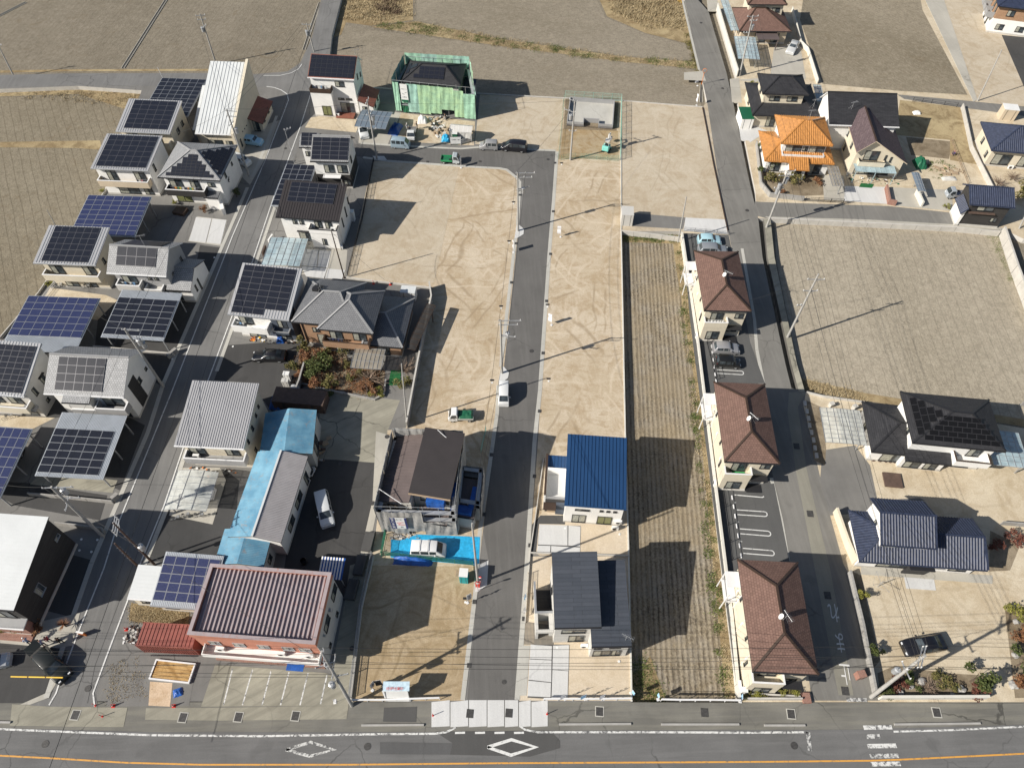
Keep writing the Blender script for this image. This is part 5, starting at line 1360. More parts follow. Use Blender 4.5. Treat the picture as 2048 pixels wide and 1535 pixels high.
a = L_(F, (490,237),2.9); G2 = block(r, F, wa, a.y, 2.6,7.2,2.9, 'shedu', -1.0, rbrick, cream, o=(.0,.35,.4,.4), ribs=(rbrick, .45,.04,.03,0), edge=dkbrown)
wins(r, F, [('F', 1.2,.3,2.6,2.2),('F', 4.4,.6,1.2,1.8)]); autowins(r, F, 'LB')
F2 = Frame(mat=F.mat, w=F.w + .9, d=F.d, z=F.z); F2.wr = (0, F.w + .45,-.3, F.d)
for a_, z_ in ((4.3,2.4),(5.4,2.3),(3.2,2.6)):
 q = MB(); q.tube((F.w + .45, a_, z_),(F.w + .55, a_, z_),.12, n=10); part('vent_cap', q, trimb, r, F)
window(r, F2, 'R', 1.4,.9,.5,1.4); window(r, G2, 'F', .5,.1,1.2,2.1, kind='door')
wins(r, G2, [('R', 1.2,1.1,.6,1.0),('R', 4.0,1.1,.6,1.0)])
# ---- W2
r, F = house('pale house with six rows of dark solar panels below the white metal roof', (231,262),(340,267),(258,197),5.8, 'shed', 'auto', rgrey, cream, 'auto', o=(.35,.35,.7,.3), ribs=(galv, .42,.05,.05), edge=alum)
solar(r, F, 0,5,6,1.25,.75, F.w - .75, F.faces[0]['q'][2][1] - .35)
wins(r, F, [('R', 2.0,3.6,1.0,1.0),('R', 4.2,3.7,.9,.9),('R', 1.5,1.0,.8,.9),('F', 1.2,3.3,1.7,1.9),('F', 5.2,3.3,1.7,1.9),('F', 1.2,.3,2.4,2.0)]); autowins(r, F)
balcony(r, F, 'F', .4,2.8, F.w - 1.6,1.1, m=cream)
# ---- W3
r, F = house('white house with a long beige balcony and forty-two dark panels on its pale roof', (181,336),(296,341),(214,267),5.8, 'shed', 'auto', rgrey, white, 'auto', o=(.3,.4,.6,.3), ribs=(galv, .42,.05,.05), edge=alum)
solar(r, F, 0,6,6,.75,.5, F.w - .55, F.faces[0]['q'][2][1] - .35)
wins(r, F, [('F', 1.5,3.0,1.7,2.0),('F', 6.2,3.0,1.9,2.0),('F', 2.2,.35,3.6,2.0),('F', 6.6,.35,1.5,2.0),('R', 1.6,3.8,.6,1.3),('R', 4.3,.9,.7,1.2)]); autowins(r, F)
balcony(r, F, 'F', .1,2.75, F.w - 1.1,1.25, m=beige, cap=trimw)
laundry('', F, 'F', 6.4,2.85,2.0, [cloth('dark_garment', (.05,.05,.07)), cloth('pale_garment', (.6,.6,.58)), cloth('pink_garment', (.5,.25,.28))], 'mixed dark and pale washing on the beige balcony')
# ---- W4 hip roof with stepped panels
r, F = house('white house with a hipped slate roof whose dark panels step up to a point', (315,354),(440,361),(357,284),5.6, 'hu', 2.1, rmidgrey, white, None, o=.55, p=(4.6,4.9), ridge=greyw)
solar(r, F, 0,12,8,.55,.35, F.w - .45,4.9, clip=True, m=pv_black, fm=pvdark); solar(r, F, 3,11,8,.4,.3, F.d - .4,4.9, clip=True, m=pv_black, fm=pvdark)
wins(r, F, [('F', .8,.3,2.6,1.9, dict(g=greencurt)),('F', 6.6,.3,.9,2.0),('F', .7,3.1,2.2,2.0),('F', 4.2,3.1,1.6,2.0),('F', 7.2,3.8,1.2,.8),('R', 2.2,3.8,.6,1.0),('R', 5.5,3.8,.5,.6)]); autowins(r, F)
balcony(r, F, 'F', .3,2.75,6.6,1.4, m=blackw, cap=trimw)
G_ = block(r, F, 7.0,-.9,2.4,1.6,2.7, 'shed', .2, rdkgrey, white, o=.15, base=False)
laundry('', F, 'F', 1.0,2.85,4.8, [cloth('dark_garment', (.05,.05,.07)), cloth('orange_garment', (.6,.25,.05)), cloth('green_garment', (.1,.3,.12)), cloth('yellow_garment', (.6,.5,.1)), cloth('pale_garment', (.6,.6,.58))], 'orange, green and yellow washing on the black balcony')
q = MB()
for k in range(3): q.obox((F.wr[1] + .03,3.1,3.1 - k * .1),(.03,0,0),(0,.8 - k * .2,.25 - k * .25),(0,.08,-.2))
part('wall_ornament', q, trimb, r, F)
# ---- W6
r, F = house('cream house with a wide cream balcony and thirty-six panels on its pale roof', (66,525),(191,530),(98,450),5.8, 'shed', 'auto', rgrey, cream, 'auto', o=(.6,.5,.7,.3), ribs=(galv, .42,.05,.05), edge=alum)
solar(r, F, 0,6,6,1.15,.35, F.w - 1.3, F.faces[0]['q'][2][1] - .2)
wins(r, F, [('F', .8,3.0,1.9,2.0),('F', 5.8,3.0,1.9,2.0),('F', 1.6,.35,2.0,1.9),('F', 4.6,.35,1.8,1.9),('R', 1.5,3.7,.6,1.0)]); autowins(r, F)
balcony(r, F, 'F', -.1,2.75, F.w - .9,1.2, m=cream, cap=trimw)
# ---- W7 gabled, pale scale tiles
r, F = house('grey tiled gable house with eight front panels and a white gabled street wing', (213,545),(332,552),(221,488),5.6, 'gu', 2.2, rmidgrey, greyw, 'auto', o=(.5,.35,.6,.4), d=7.0, ridge=greyw, edge=trimw)
solar(r, F, 0,4,2,1.3,1.2,7.2,4.0, m=pv_black); solar(r, F, 1,5,3,1.5,.6,7.3,3.9, m=pv_black, fm=pvdark)
wins(r, F, [('F', .9,3.0,2.2,2.0),('F', 4.9,4.0,.6,.7),('F', 5.9,4.0,.6,.7),('F', 5.0,.3,2.0,1.9),('R', 1.2,3.2,.5,1.0),('R', 4.5,3.4,.5,.8)]); autowins(r, F)
balcony(r, F, 'F', .3,2.75,3.6,1.3, m=palegrey, cap=trimw)
laundry('', F, 'F', .7,2.85,2.6, [cloth('pale_garment', (.6,.6,.58)), cloth('blue_garment', (.15,.3,.5)), cloth('dark_garment', (.05,.05,.07))], 'white and light blue washing on the pale grey balcony')
a = L_(F, (331,579),2.8); G_ = block(r, F, a.x + .1, a.y, 3.7,6.6,2.8, 'gu', 1.6, rmidgrey, white, o=(.1,.15,.3,.3), ridge=greyw)
wins(r, G_, [('R', 2.4,.3,.4,2.1),('R', 1.2,1.1,.4,1.2),('F', .6,.1,1.1,2.0, dict(bars=0, kind='door'))])
balcony(r, F, 'F', 4.3,2.55,2.6,1.2, h=.5, m=palegrey, cap=trimw)
antenna(r, F, 5.4, F.d / 2, F.h(5.4, F.d / 2),2.2,.3)
# ---- W10
r, F = house('house at the left edge with dark panels, cream balcony and brown tiled ground floor', (-60,785),(48,793),(-22,679),5.6, 'shed', 'auto', rgrey, palegrey, 'auto', o=(.4,.35,.6,.3), ribs=(galv, .42,.05,.05), edge=alum)
solar(r, F, 0,6,8,.6,.4, F.w - .45, F.faces[0]['q'][2][1] - .5)
wins(r, F, [('F', 3.4,3.0,1.8,2.0),('F', 1.0,3.0,1.6,2.0),('F', 3.4,.3,2.4,1.9),('R', 1.0,3.4,.6,1.3),('R', 3.0,3.3,.9,1.3, dict(hood=True)),('R', 1.6,1.0,.6,.6)]); autowins(r, F)
balcony(r, F, 'F', .1,2.75, F.w - .9,1.3, m=cream, cap=trimw); balcony(r, F, 'F', F.w - 2.0,2.6,1.6,.9, h=.3, m=greyw)
# ---- W11
r, F = house('grey scale-tiled gable house with twenty panels and a notched corner balcony', (87,786),(247,794),(100,706),5.6, 'gu', 2.35, rmidgrey, white, 'auto', o=(.5,.4,.5,.4), d=7.8, ridge=greyw, edge=trimw, p=4.6 / 7.8)
solar(r, F, 0,5,4,1.4,.5,7.6,4.9, m=pv_black)
wins(r, F, [('F', 6.4,2.9,2.6,2.0),('F', 1.0,.3,1.0,2.0),('F', 4.2,.3,1.8,1.9),('F', 7.0,.3,1.8,1.9),('R', 3.2,3.0,.9,.9),('R', 5.6,3.0,.5,.5)]); autowins(r, F)
G_ = block(r, F, 2.6,-1.0,3.6,1.7,5.25, 'shed', .55, rmidgrey, palegrey, o=(.3,.3,.35,0), base=False)
balcony(r, F, 'F', 5.7,2.75,4.0,1.35, h=1.1, m=greyw, cap=trimw); balcony(r, F, 'F', 2.4,2.75,3.2,1.3, h=.6, m=greyw, cap=trimw)
q = MB(); q.box(F.wr[1] + .01, F.wr[1] + .05,2.0,3.9,.36,5.2); part('dark_cladding', q, blackw, r, F)
# ---- W14 white board roof dark house at the left bottom
r, F = house('dark walled house under a big white sheet roof at the left edge', (-76,1212),(27,1220),(0,1026),5.7, 'shed', 'auto', rwhite, blackw, 'auto', o=(.2,.15,.1,.2), ribs=(rwhite, .42,.02,.015,1), edge=trimb, split=(.5, greyw))
wins(r, F, [('R', 2.6,2.2,1.1,1.6, dict(frame=alum)),('R', 8.4,3.9,.9,.5, dict(frame=alum)),('F', 2,2.8,2.2,2)]); autowins(r, F, 'LB')
G_ = block(r, F, 1.8,-1.0,3.6,1.2,2.5, 'shed', .15, greyw, brickred, o=(.1,.1,.1,0), edge=trimw)
q = MB(); q.box(.5,5.3,-1.7,-.9,.02,.16); part('brick_planter', q, brickred, r, F)
# ---- W15 grey ribbed roof
r, F = house('house with a plain grey ribbed metal roof and dark balcony by the street', (348,890),(487,897),(385,760),5.8, 'shed', 'auto', rgrey, cream, 'auto', o=(.5,.4,.6,.3), ribs=(rgrey, .3,.05,.05), edge=trimw)
wins(r, F, [('F', .5,3.0,2.0,2.0),('F', 5.1,3.1,1.7,1.9),('F', 4.0,.9,1.1,1.1),('F', 6.2,1.2,.5,.5),('R', 1.1,4.0,.4,.7),('R', 3.0,4.0,.5,.8),('R', 4.9,4.3,.4,.5),('R', 6.2,4.4,.4,.5),('R', 1.5,1.2,.5,.7)]); autowins(r, F)
balcony(r, F, 'F', .1,2.75, F.w - 1.0,1.25, m=greyw, cap=trimw); aircon(F, 'F', .9,2.75 + .02, 'air conditioner unit on the dark balcony beneath the grey ribbed roof', .3)
# ---- W17 blue panel annexe and white shed roof
r, F = house('low house with blue solar panels joined to a flat white sheet roof', (300,1209),(420,1219),(332,1102),3.0, 'shed', 'auto', galv, beige, 'auto', o=(.2,.2,.5,.3), ribs=(galv, .2,.09,.035), edge=alum)
solar(r, F, 0,5,5,.15,.55, F.w - .2, F.faces[0]['q'][2][1] - .45, m=pv_blue, fm=alum, gap=.03)
a, b = L_(F, (254,1195),2.8), L_(F, (275,1128),3.2); G_ = block(r, F, a.x, a.y, -a.x - .05, b.y - a.y, 2.75, 'shed', .45, rwhite, cream, o=(.15,.05,.2,.15), ribs=(rwhite, .42,.02,.02,1), edge=trimw)
wins(r, F, [('F', .6,.9,1.6,1.2),('B', 2,1,1.4,1)]); window(r, G_, 'F', .8,1.0,1.0,1.0)
# ---- W18 red building with parapet
F = Frame((375,1268),(630,1288),(420,1127),7.3,7.3, d=7.5)
r = thing('shop_building', 'two-storey terracotta building with a rusty pink ribbed roof inside a parapet', 'building', mat=F.mat); roof_def(F, 'shed', .35)
W_, D_ = F.w, F.d
Fi = F.sub(.35,.35, W_ - .7, D_ - .7,6.75); roof_def(Fi, 'shed', .25); roof(r, Fi, rpink, t=.1, edge=rpink, ribs=(rpink, .47,.12,.17), gutter=False)
q = MB(); q.box(.1, W_ - .1,.1, D_ - .1,0,6.6); part('wall', q, redw, r, F)
q = MB(); q.box(W_ - .1, W_ - .04,.1, D_ - .1,0,7.2); part('side_wall', q, palegrey, r, F)
q = MB()
for a in ((0, W_, 0,.3),(0, W_, D_ - .3, D_),(0,.3,.3, D_ - .3),(W_ - .3, W_, .3, D_ - .3)): q.box(*a, 6.4,7.35)
part('parapet', q, redw, r, F)
q = MB()
for a in ((-.04, W_ + .04,-.04,.34),(-.04, W_ + .04, D_ - .34, D_ + .04),(-.04,.34,.34, D_ - .34),(W_ - .34, W_ + .04,.34, D_ - .34)): q.box(*a, 7.35,7.42)
part('coping', q, rpink, r, F)
F.wr = (.1, W_ - .04,.1, D_ - .1)
q = MB(); q.box(.6, W_ - .1,-1.05,.1,3.25,3.4); q.box(.6, W_ - .1,-1.07,-.95,3.4,4.05); q.box(W_ - .2, W_ - .1,-.95,.1,3.4,4.05); q.box(.6,.7,-.95,.1,3.4,4.05); part('canopy', q, white, r, F)
q = MB(); q.box(.8, W_ - .3,-.55,.1,.05,.5); part('brick_footing', q, brickred, r, F)
for k in range(2):
 for j, x in enumerate((1.0,3.6,6.2,8.8,10.6)): window(r, F, 'F', x + .2,(1.0,4.2)[k], (1.6,1.25)[k], (1.7,1.0)[k], frame=alum)
wins(r, F, [('R', 2.0,4.0,1.7,1.3),('R', 5.4,4.0,1.7,1.3),('R', 1.2,1.2,.6,.6),('R', 4.6,1.2,.6,.6),('L', 2,4,1.4,1.1),('B', 3,4,1.6,1.1),('B', 8,4,1.6,1.1)])
q = MB(); q.box(9.4,11.2,-1.6,-.7,2.6,2.7); q.bar((9.5,-1.55,2.6),(9.5,-.1,1.7),.04); q.bar((11.1,-1.55,2.6),(11.1,-.1,1.7),.04); part('awning', q, bluetarp, r, F)
for x, l in ((1.9, 'left'),(8.4, 'middle'),(11.4, 'right')): aircon(F, 'F', x, 3.42, l + ' one of three fan units on the white canopy of the terracotta building', .2)
q = MB(); q.tube((F.w - .02,4.3,4.9),(F.w + .3,4.3,5.0),.22, n=10); q.tube((F.w - .02,1.6,4.9),(F.w + .25,1.6,4.95),.14, n=10); part('vent_cap', q, steel, r, F)
# ---- W19 long blue and grey warehouse
def WH_(A, B, C, z, kind, rise, rm, wm, lab, **k): return house(lab, A, B, C, z, kind, rise, rm, wm, name='warehouse', cat='warehouse', group='sheds of the old works', **k)
r, F = WH_((518,914),(625,907),(540,817),3.6, 'gv', .75, rustblue, palegrey, 'weathered bright blue corrugated shed at the far end of the long works roof', zc=3.6, o=(.2,.2,.2,.2), ribs=(rustblue, .2,.07,.04,0), edge=trimb, d=6.6)
wins(r, F, [('R', 1.2,.6,2.2,2.0),('B', 2,1,1,1)])
r, F = WH_((455,1073),(562,1084),(519,903),3.9, 'gv', .9, oldgrey, white, 'long corrugated works shed, pale grey on one slope and blue on the other', zc=3.9, o=(.2,.25,.1,.1), ribs=(oldgrey, .2,.07,.04,0), edge=trimb, ridge=rwhite)
f = F.faces[0]; q = MB(); q.poly([p + f['n'] * .045 for p in f['P']]); q.poly([p + f['n'] * .01 for p in reversed(f['P'])]); part('blue_covering', q, rustblue, r, F)
rb = MB()
A_ = f['q'][1][0]; k = .1
q = f['q']; LW = max(p[1] for p in q)
while k < max(p[0] for p in q): a = f['O'] + f['ua'] * k + f['n'] * .045; rb.obox(a, f['ua'] * .07, f['ub'] * LW, f['n'] * .04); k += .2
part('covering_ribs', rb, rustblue, r, F)
wins(r, F, [('R', 2.2,1.4,1.9,1.2),('R', 5.2,1.4,2.2,1.2),('R', 9,.6,1.0,2.0),('L', 3,1,1.5,1)])
r, F = WH_((428,1128),(527,1133),(449,1057),3.3, 'gv', .6, rustblue, palegrey, 'lower bright blue corrugated shed roof beside the rusty pink roof', zc=3.3, o=(.1,.15,.1,.1), ribs=(rustblue, .2,.07,.04,0), edge=trimb)
wins(r, F, [('R', 1.0,1.2,1.0,1.0)])
q = MB(); q.box(-.7,0,0,2.2,0,2.3)
# ================================================================ middle rows
# ---- M1 tall white house with solar roof, brown annexe
r, F = house('tall white house with a near-black solar roof and a brown back slope', (615,154),(708,159),(621,105),7.4, 'gu', 2.0, rbrick, white, 'auto', o=(.25,.3,.4,.2), d=6.6, p=4.35 / 6.6, edge=trimw)
solar(r, F, 0,8,5,.15,.15, F.w - .15,4.6, m=pv_black, fm=pvdark)
wins(r, F, [('F', 1.5,.3,1.7,1.9, dict(g=greencurt)),('F', 4.7,.2,2.6,2.1),('F', 4.5,2.9,1.2,.35),('F', 6.0,2.9,1.1,.35),('F', 4.5,5.6,1.7,1.0),('R', 2.4,5.6,.5,1.1),('R', 4.4,5.0,.5,.8),('R', 1.2,1.2,.4,.8)]); autowins(r, F, 'LB')
G_ = F.sub(.2,-1.0,3.9,1.45,5.0); roof_def(G_, 'flat', 0); walls(r, G_, white, (0,0,0,0)); q = MB(); q.box(0,3.9,0,1.4,4.85,4.95); part('balcony_floor', q, greyw, r, G_)
window(r, G_, 'F', 1.6,.4,1.7,1.9, g=greencurt)
q = MB(); q.box(-.02,3.92,-.06,.1,4.95,5.75); q.box(-.02,.1,.1,1.4,4.95,5.75); q.box(3.8,3.92,.1,1.4,4.95,5.75); part('balcony_parapet', q, dkbrown, r, G_)
laundry('', F, 'F', .8,4.95,2.6, [cloth('dark_garment', (.05,.05,.07)), cloth('pale_garment', (.6,.6,.58)), cloth('blue_garment', (.15,.3,.5))], 'dark washing on the high brown-edged balcony of the white house')
a = L_(F, (744,203),3.6); G_ = block(r, F, F.w + .1, a.y, 2.9,5.6,3.6, 'shedu', -1.2, rbrick, white, o=(.1,.25,.4,.2), ribs=(rbrick, .45,.04,.03,0), edge=dkbrown)
wins(r, G_, [('F', .5,.1,1.0,2.1),('R', 1.2,1.2,.7,.9),('R', 3.4,1.2,.6,.9)])
q = MB(); q.box(4.2,7.6,-1.4,.3,.12,.3); part('terrace_deck', q, rbrick, r, F)
aircon(F, 'F', 3.7,0, 'air conditioner unit by the garden windows of the tall white house', 1.0)
antenna(r, F, F.w - .5,5.0, F.h(F.w - .5,5),1.4)
# ---- M3
r, F = house('white over black house with twenty-five front panels and a lower wing at its left', (620,322),(697,324),(625,271),5.8, 'gu', 2.0, rmidgrey, white, 'auto', o=(.35,.35,.4,.4), d=6.6, p=4.2 / 6.6, split=(2.9, blackw), ridge=greyw, edge=trimb)
solar(r, F, 0,4,5,.2,.3, F.w - .2,4.3); solar(r, F, 1,5,3,.3,.2, F.w - .3,2.7, m=pv_black, fm=pvdark)
wins(r, F, [('F', 1.6,3.3,1.7,1.5),('F', 3.8,3.3,1.7,1.5),('F', 4.5,.8,1.1,1.0),('R', 2.0,3.7,.7,1.2),('R', .9,1.0,.6,1.0)]); autowins(r, F)
a, b = L_(F, (598,294),5.2), L_(F, (602,262),6.6); G_ = block(r, F, a.x, a.y, -a.x + .1, b.y - a.y + 1.5,5.2, 'gu', 1.1, rmidgrey, white, o=(.3,.0,.4,.3), split=(2.9, white), edge=trimb)
solar(r, G_, 0,2,3,.3,.3, G_.w - .1,2.6); window(r, G_, 'F', .4,3.2,.9,.9)
q = MB(); q.box(1.6,4.6,-.5,.35,2.75,2.85); part('porch_roof', q, trimw, r, F)
# ---- M5
r, F = house('white house with a black ribbed roof and panels along its upper half', (551,433),(678,442),(583,360),5.4, 'shed', 1.7, rcharsmooth, white, 7.1, o=(.5,.35,.5,.4), ribs=(rcharsmooth, .42,.05,.045), edge=trimb)
LB = F.faces[0]['q'][2][1]
solar(r, F, 0,5,4,1.2, LB - 4.1,8.6, LB - .35, m=pv_black)
wins(r, F, [('F', 1.8,3.8,.7,1.1),('F', 2.9,3.8,.7,1.1),('F', 2.2,.2,2.4,2.1, dict(hood=True)),('F', 5.3,3.3,1.2,1.4),('F', 7.0,3.3,1.1,1.4),('F', 6.6,1.0,.6,1.3),('R', 1.4,2.4,.35,1.8),('R', 3.6,2.6,.4,1.9),('R', 5.6,3.6,.4,1.2)]); autowins(r, F)
G_ = F.sub(5.2,-.8,4.4,1.35,3.3); roof_def(G_, 'flat', 0); walls(r, G_, white, (0,0,0,0)); q = MB(); q.box(0,4.4,0,1.3,3.15,3.25); part('balcony_floor', q, greyw, r, G_)
q = MB(); q.box(-.04,4.44,-.05,.1,3.25,4.0); q.box(-.04,.1,.1,1.3,3.25,4.0); q.box(4.3,4.44,.1,1.3,3.25,4.0); part('balcony_parapet', q, white, r, G_)
q = MB(); q.box(-.06,4.46,-.07,.12,4.0,4.05); q.box(-.06,.12,.12,1.3,4.0,4.05); q.box(4.28,4.46,.12,1.3,4.0,4.05); part('parapet_cap', q, trimb, r, G_)
window(r, G_, 'F', 1.7,1.0,.7,1.2)
aircon(F, 'F', 8.6,0, 'air conditioner unit at the corner below the white wall and dark pole', .9); aircon(F, 'F', 8.0,3.3, 'outdoor unit on the balcony of the black ribbed roof house', .4)
q = MB(); q.tube((F.w - .6, F.d - .5,7),(F.w - .6, F.d - .5,8.3),.04, n=6); part('antenna_mast', q, alum, r, F)
# ---- M6
r, F = house('house with a solar roof nine rows deep and clutter beneath its white balcony', (455,627),(578,640),(485,525),5.6, 'shed', 'auto', rgrey, white, 'auto', o=(.3,.3,.7,.3), ribs=(galv, .42,.05,.05), edge=alum)
LB = F.faces[0]['q'][2][1]
solar(r, F, 0,5,8,.45,.3, F.w - .75, LB - .3, m=pv_black, fm=pvframe, skip=((4,0),(3,0)))
wins(r, F, [('F', .6,3.0,2.0,2.0),('F', 6.2,3.0,1.4,1.6),('F', 6.0,.4,1.6,1.9),('F', 1.2,.2,2.4,2.1),('R', 1.0,3.0,.5,1.7),('R', 2.6,3.0,.7,1.4),('R', 4.4,3.2,.5,1.3)]); autowins(r, F)
q = MB(); q.box(F.wr[0] + 5.3, F.wr[1] + .02, F.wr[2] - .03, F.wr[2] + .02,.36,5.3); q.box(F.wr[1], F.wr[1] + .03, F.wr[2] - .02, F.wr[2] + 2,.36,5.4); part('dark_cladding', q, greyblue, r, F)
balcony(r, F, 'F', -.1,2.75,5.2,1.4, m=white, cap=trimw); balcony(r, F, 'F', 5.5,2.6,2.4,.9, h=.25, m=greyblue, cap=alum)
laundry('', F, 'F', .2,2.85,1.6, [cloth('pale_garment', (.6,.6,.58)), cloth('blue_garment', (.15,.3,.5))], 'pale bedding on the white balcony of the deep solar roof')
# ---- M7 big brown hipped house
r, F = house('large brown house with a dark hipped tile roof and a planted front garden', (583,643),(690,652),(612,553),5.5, 'hu', 2.2, rdkgrey, brownw, None, o=.7, p=(3.9,2.5), ridge=greyw, w=8.7, d=8.4)
a = L_(F, (634,657),5.5); b = L_(F, (746,665),5.5); c = L_(F, (764,583),5.5)
G_ = block(r, F, a.x, a.y, b.x - a.x, c.y - a.y + .2,5.45, 'hv', 2.15, rdkgrey, brownw, o=.6, ridge=greyw, p=(3.9,3.0))
wins(r, F, [('F', 1.6,2.9,1.0,.9),('F', 2.0,.4,2.2,2.0, dict(frame=trimb)),('B', 2,1,1.5,1.2),('B', 5,3.8,1.5,1.2),('L', 2,3.6,1.2,1.1),('L', 5,1.0,1.2,1.1),('R', 5.5,3.8,.9,.9)])
wins(r, G_, [('F', .7,3.0,1.8,1.9),('F', 4.0,3.0,1.9,1.9),('F', 4.2,1.2,.35,.5),('F', 5.3,1.2,.35,.5),('F', 1.0,.4,2.0,1.9),('R', 2,3.6,1.1,1.0)])
balcony(r, G_, 'F', -.1,2.6, G_.w - 1.3,1.25, m=brownw, cap=dkbrown)
laundry('', G_, 'F', .4,2.7,2.4, [cloth('dark_garment', (.05,.05,.07)), cloth('navy_garment', (.03,.04,.1))], 'dark washing on the brown tiled balcony')
a = L_(F, (744,690),2.8); b = L_(F, (805,695),2.8); c = L_(F, (827,596),2.8)
K_ = block(r, F, G_.mat.translation.x * 0 + a.x - 1.4, a.y, b.x - a.x + 1.4, c.y - a.y, 2.8, 'hu', 1.7, rdkgrey, brownw, o=.5, p=(.3,3.2), ridge=greyw)
wins(r, K_, [('F', 1.4,.3,1.7,2.0),('R', 2,1,1.4,1.1)])
q = MB(); q.obox((2.4,3.9,7.7),(.8,0,0),(0,.55,0),(0,0,.45)); q.obox((2.2,4.6,7.6),(1.2,0,0),(0,1.1,-.5),(0,0,.1)); part('solar_water_heater', q, trimb, r, F)
antenna(r, F, 3.6,4.2,7.6,2.0,.9)
q = MB(); q.box(F.wr[0] + .2, F.wr[0] + .3, F.wr[2] - .12, F.wr[2], 0,5.2); part('downpipe', q, trimb, r, F)
# ---- M9 blue roof new house
r, F = house('new white house under a bright navy blue standing-seam roof', (1129,1008),(1253,1017),(1135,867),5.3, 'shed', 1.3, rblue, white, 6.6, o=(.15,.2,.3,.2), ribs=(rblue, .42,.045,.06), edge=rblue)
wins(r, F, [('F', .95,.35,1.65,1.9, dict(g=curtain)),('F', 4.0,.35,1.75,1.9, dict(g=greencurt)),('F', 1.2,3.5,1.7,.3),('F', 4.1,3.6,.4,.3),('F', 4.9,3.6,.4,.3),('F', 5.7,3.6,.4,.3),('R', 2,3.8,.8,.6),('R', 5.5,3.8,.8,.6)]); autowins(r, F, 'B')
a, b = L_(F, (1086,1022),2.6), L_(F, (1090,914),2.6); lx = a.x; ly = a.y
def bx(nm, x0, x1, y0, y1, z0, z1_, m, F=F, r=r): q = MB(); q.box(x0, x1, y0, y1, z0, z1_); return part(nm, q, m, r, F)
x0 = .15; ya, yb = a.y + .1, b.y
bx('terrace_floor', lx + .2, x0, ya + 1.8, yb - 2.2,2.35,2.5, c_new); bx('parapet', lx, lx + .2, ya + 1.6, yb, 0,3.5, white); bx('parapet_cap', lx - .03, lx + .23, ya + 1.6, yb, 3.5,3.55, dkbrown)
bx('parapet', lx + .2, x0, yb - 2.25, yb - 1.9,0,3.5, white); bx('parapet', lx + .2, x0, ya + 1.6, ya + 1.75,0,2.9, greyw); bx('porch_wall', lx + .2, x0, ya + 1.2, ya + 1.6,0,2.6, blackw)
bx('front_wall', x0 - 1.05, x0, ya + .9, ya + 1.2,0,2.7, greyblue); bx('porch_roof', lx, x0 - 1.05, ya + .2, ya + 1.2,2.4,2.5, dkbrown); bx('door', lx + .5, lx + 1.5, ya + 1.14, ya + 1.2,0,2.2, woodm)
G_ = F.sub(lx + .2, yb - 1.9, x0 - lx - .2,1.9,2.9); roof_def(G_, 'shed', .35); roof(r, G_, rblue, ribs=(rblue, .42,.045,.05), edge=rblue, gutter=False); walls(r, G_, white, 0)
aircon(F, 'F', 5.9,0, 'air conditioner unit on sandy ground by the blue-roofed white house', .35); aircon(F, 'F', 6.2,1.0, 'small outdoor unit fixed beside the curtained window of the blue-roofed house', .02)
# ---- M10 charcoal
r, F = house('grey house with a charcoal board roof, lower right wing and small courtyard wall', (1109,1255),(1203,1253),(1115,1101),5.9, 'shed', 2.2, rcharcoal, palegrey, 8.1, o=(.15,.1,.25,.2), ribs=(rcharcoal, .42,.03,.02,1), edge=trimb, d=7.4)
wins(r, F, [('F', .7,3.4,2.6,.9),('F', 1.6,.4,1.7,1.9),('L', 2,3.5,.8,.8)]); autowins(r, F, 'B')
G_ = block(r, F, 3.9,-1.55,4.2,8.7,4.3, 'shed', 1.9, rcharcoal, palegrey, o=(.1,.15,.2,.2), ribs=(rcharcoal, .42,.03,.02,1), edge=trimb)
wins(r, G_, [('F', .3,2.9,.8,.6),('F', 1.9,3.2,1.2,.4),('F', .3,.4,1.9,1.8),('F', 2.3,.4,1.0,1.8),('R', 2,2.8,.8,.8),('R', 5.5,2.8,.8,.8)])
antenna(r, G_, 3.6,.6, G_.h(3.6,.6),1.3,-.5)
a, b = L_(F, (1070,1226),2.6), L_(F, (1075,1163),2.6)
bx('courtyard_wall', a.x, a.x + .16, a.y, b.y, 0,2.7, palegrey, F, r); bx('courtyard_wall', a.x + .16,.15, a.y, a.y + .16,0,2.7, palegrey, F, r); bx('wall_cap', a.x - .03, a.x + .2, a.y, b.y + .02,2.7,2.76, alum, F, r); bx('wall_cap', a.x + .2,.15, a.y - .03, a.y + .2,2.7,2.76, alum, F, r)
bx('porch_wall', a.x, a.x + .3, a.y - 2.0, a.y, 0,2.5, palegrey, F, r); bx('porch_wall', a.x + .3,.12, a.y - 2.02, a.y - 1.72,2.0,2.5, palegrey, F, r); bx('porch_wall', -.3,.12, a.y - 1.72, a.y, 0,2.5, palegrey, F, r); bx('deck', a.x + .16,.15, a.y + .16, b.y - .1,.1,.25, blackw, F, r)
aircon(F, 'F', 3.0,0, 'outdoor unit against the grey wall of the charcoal roof house', .4)
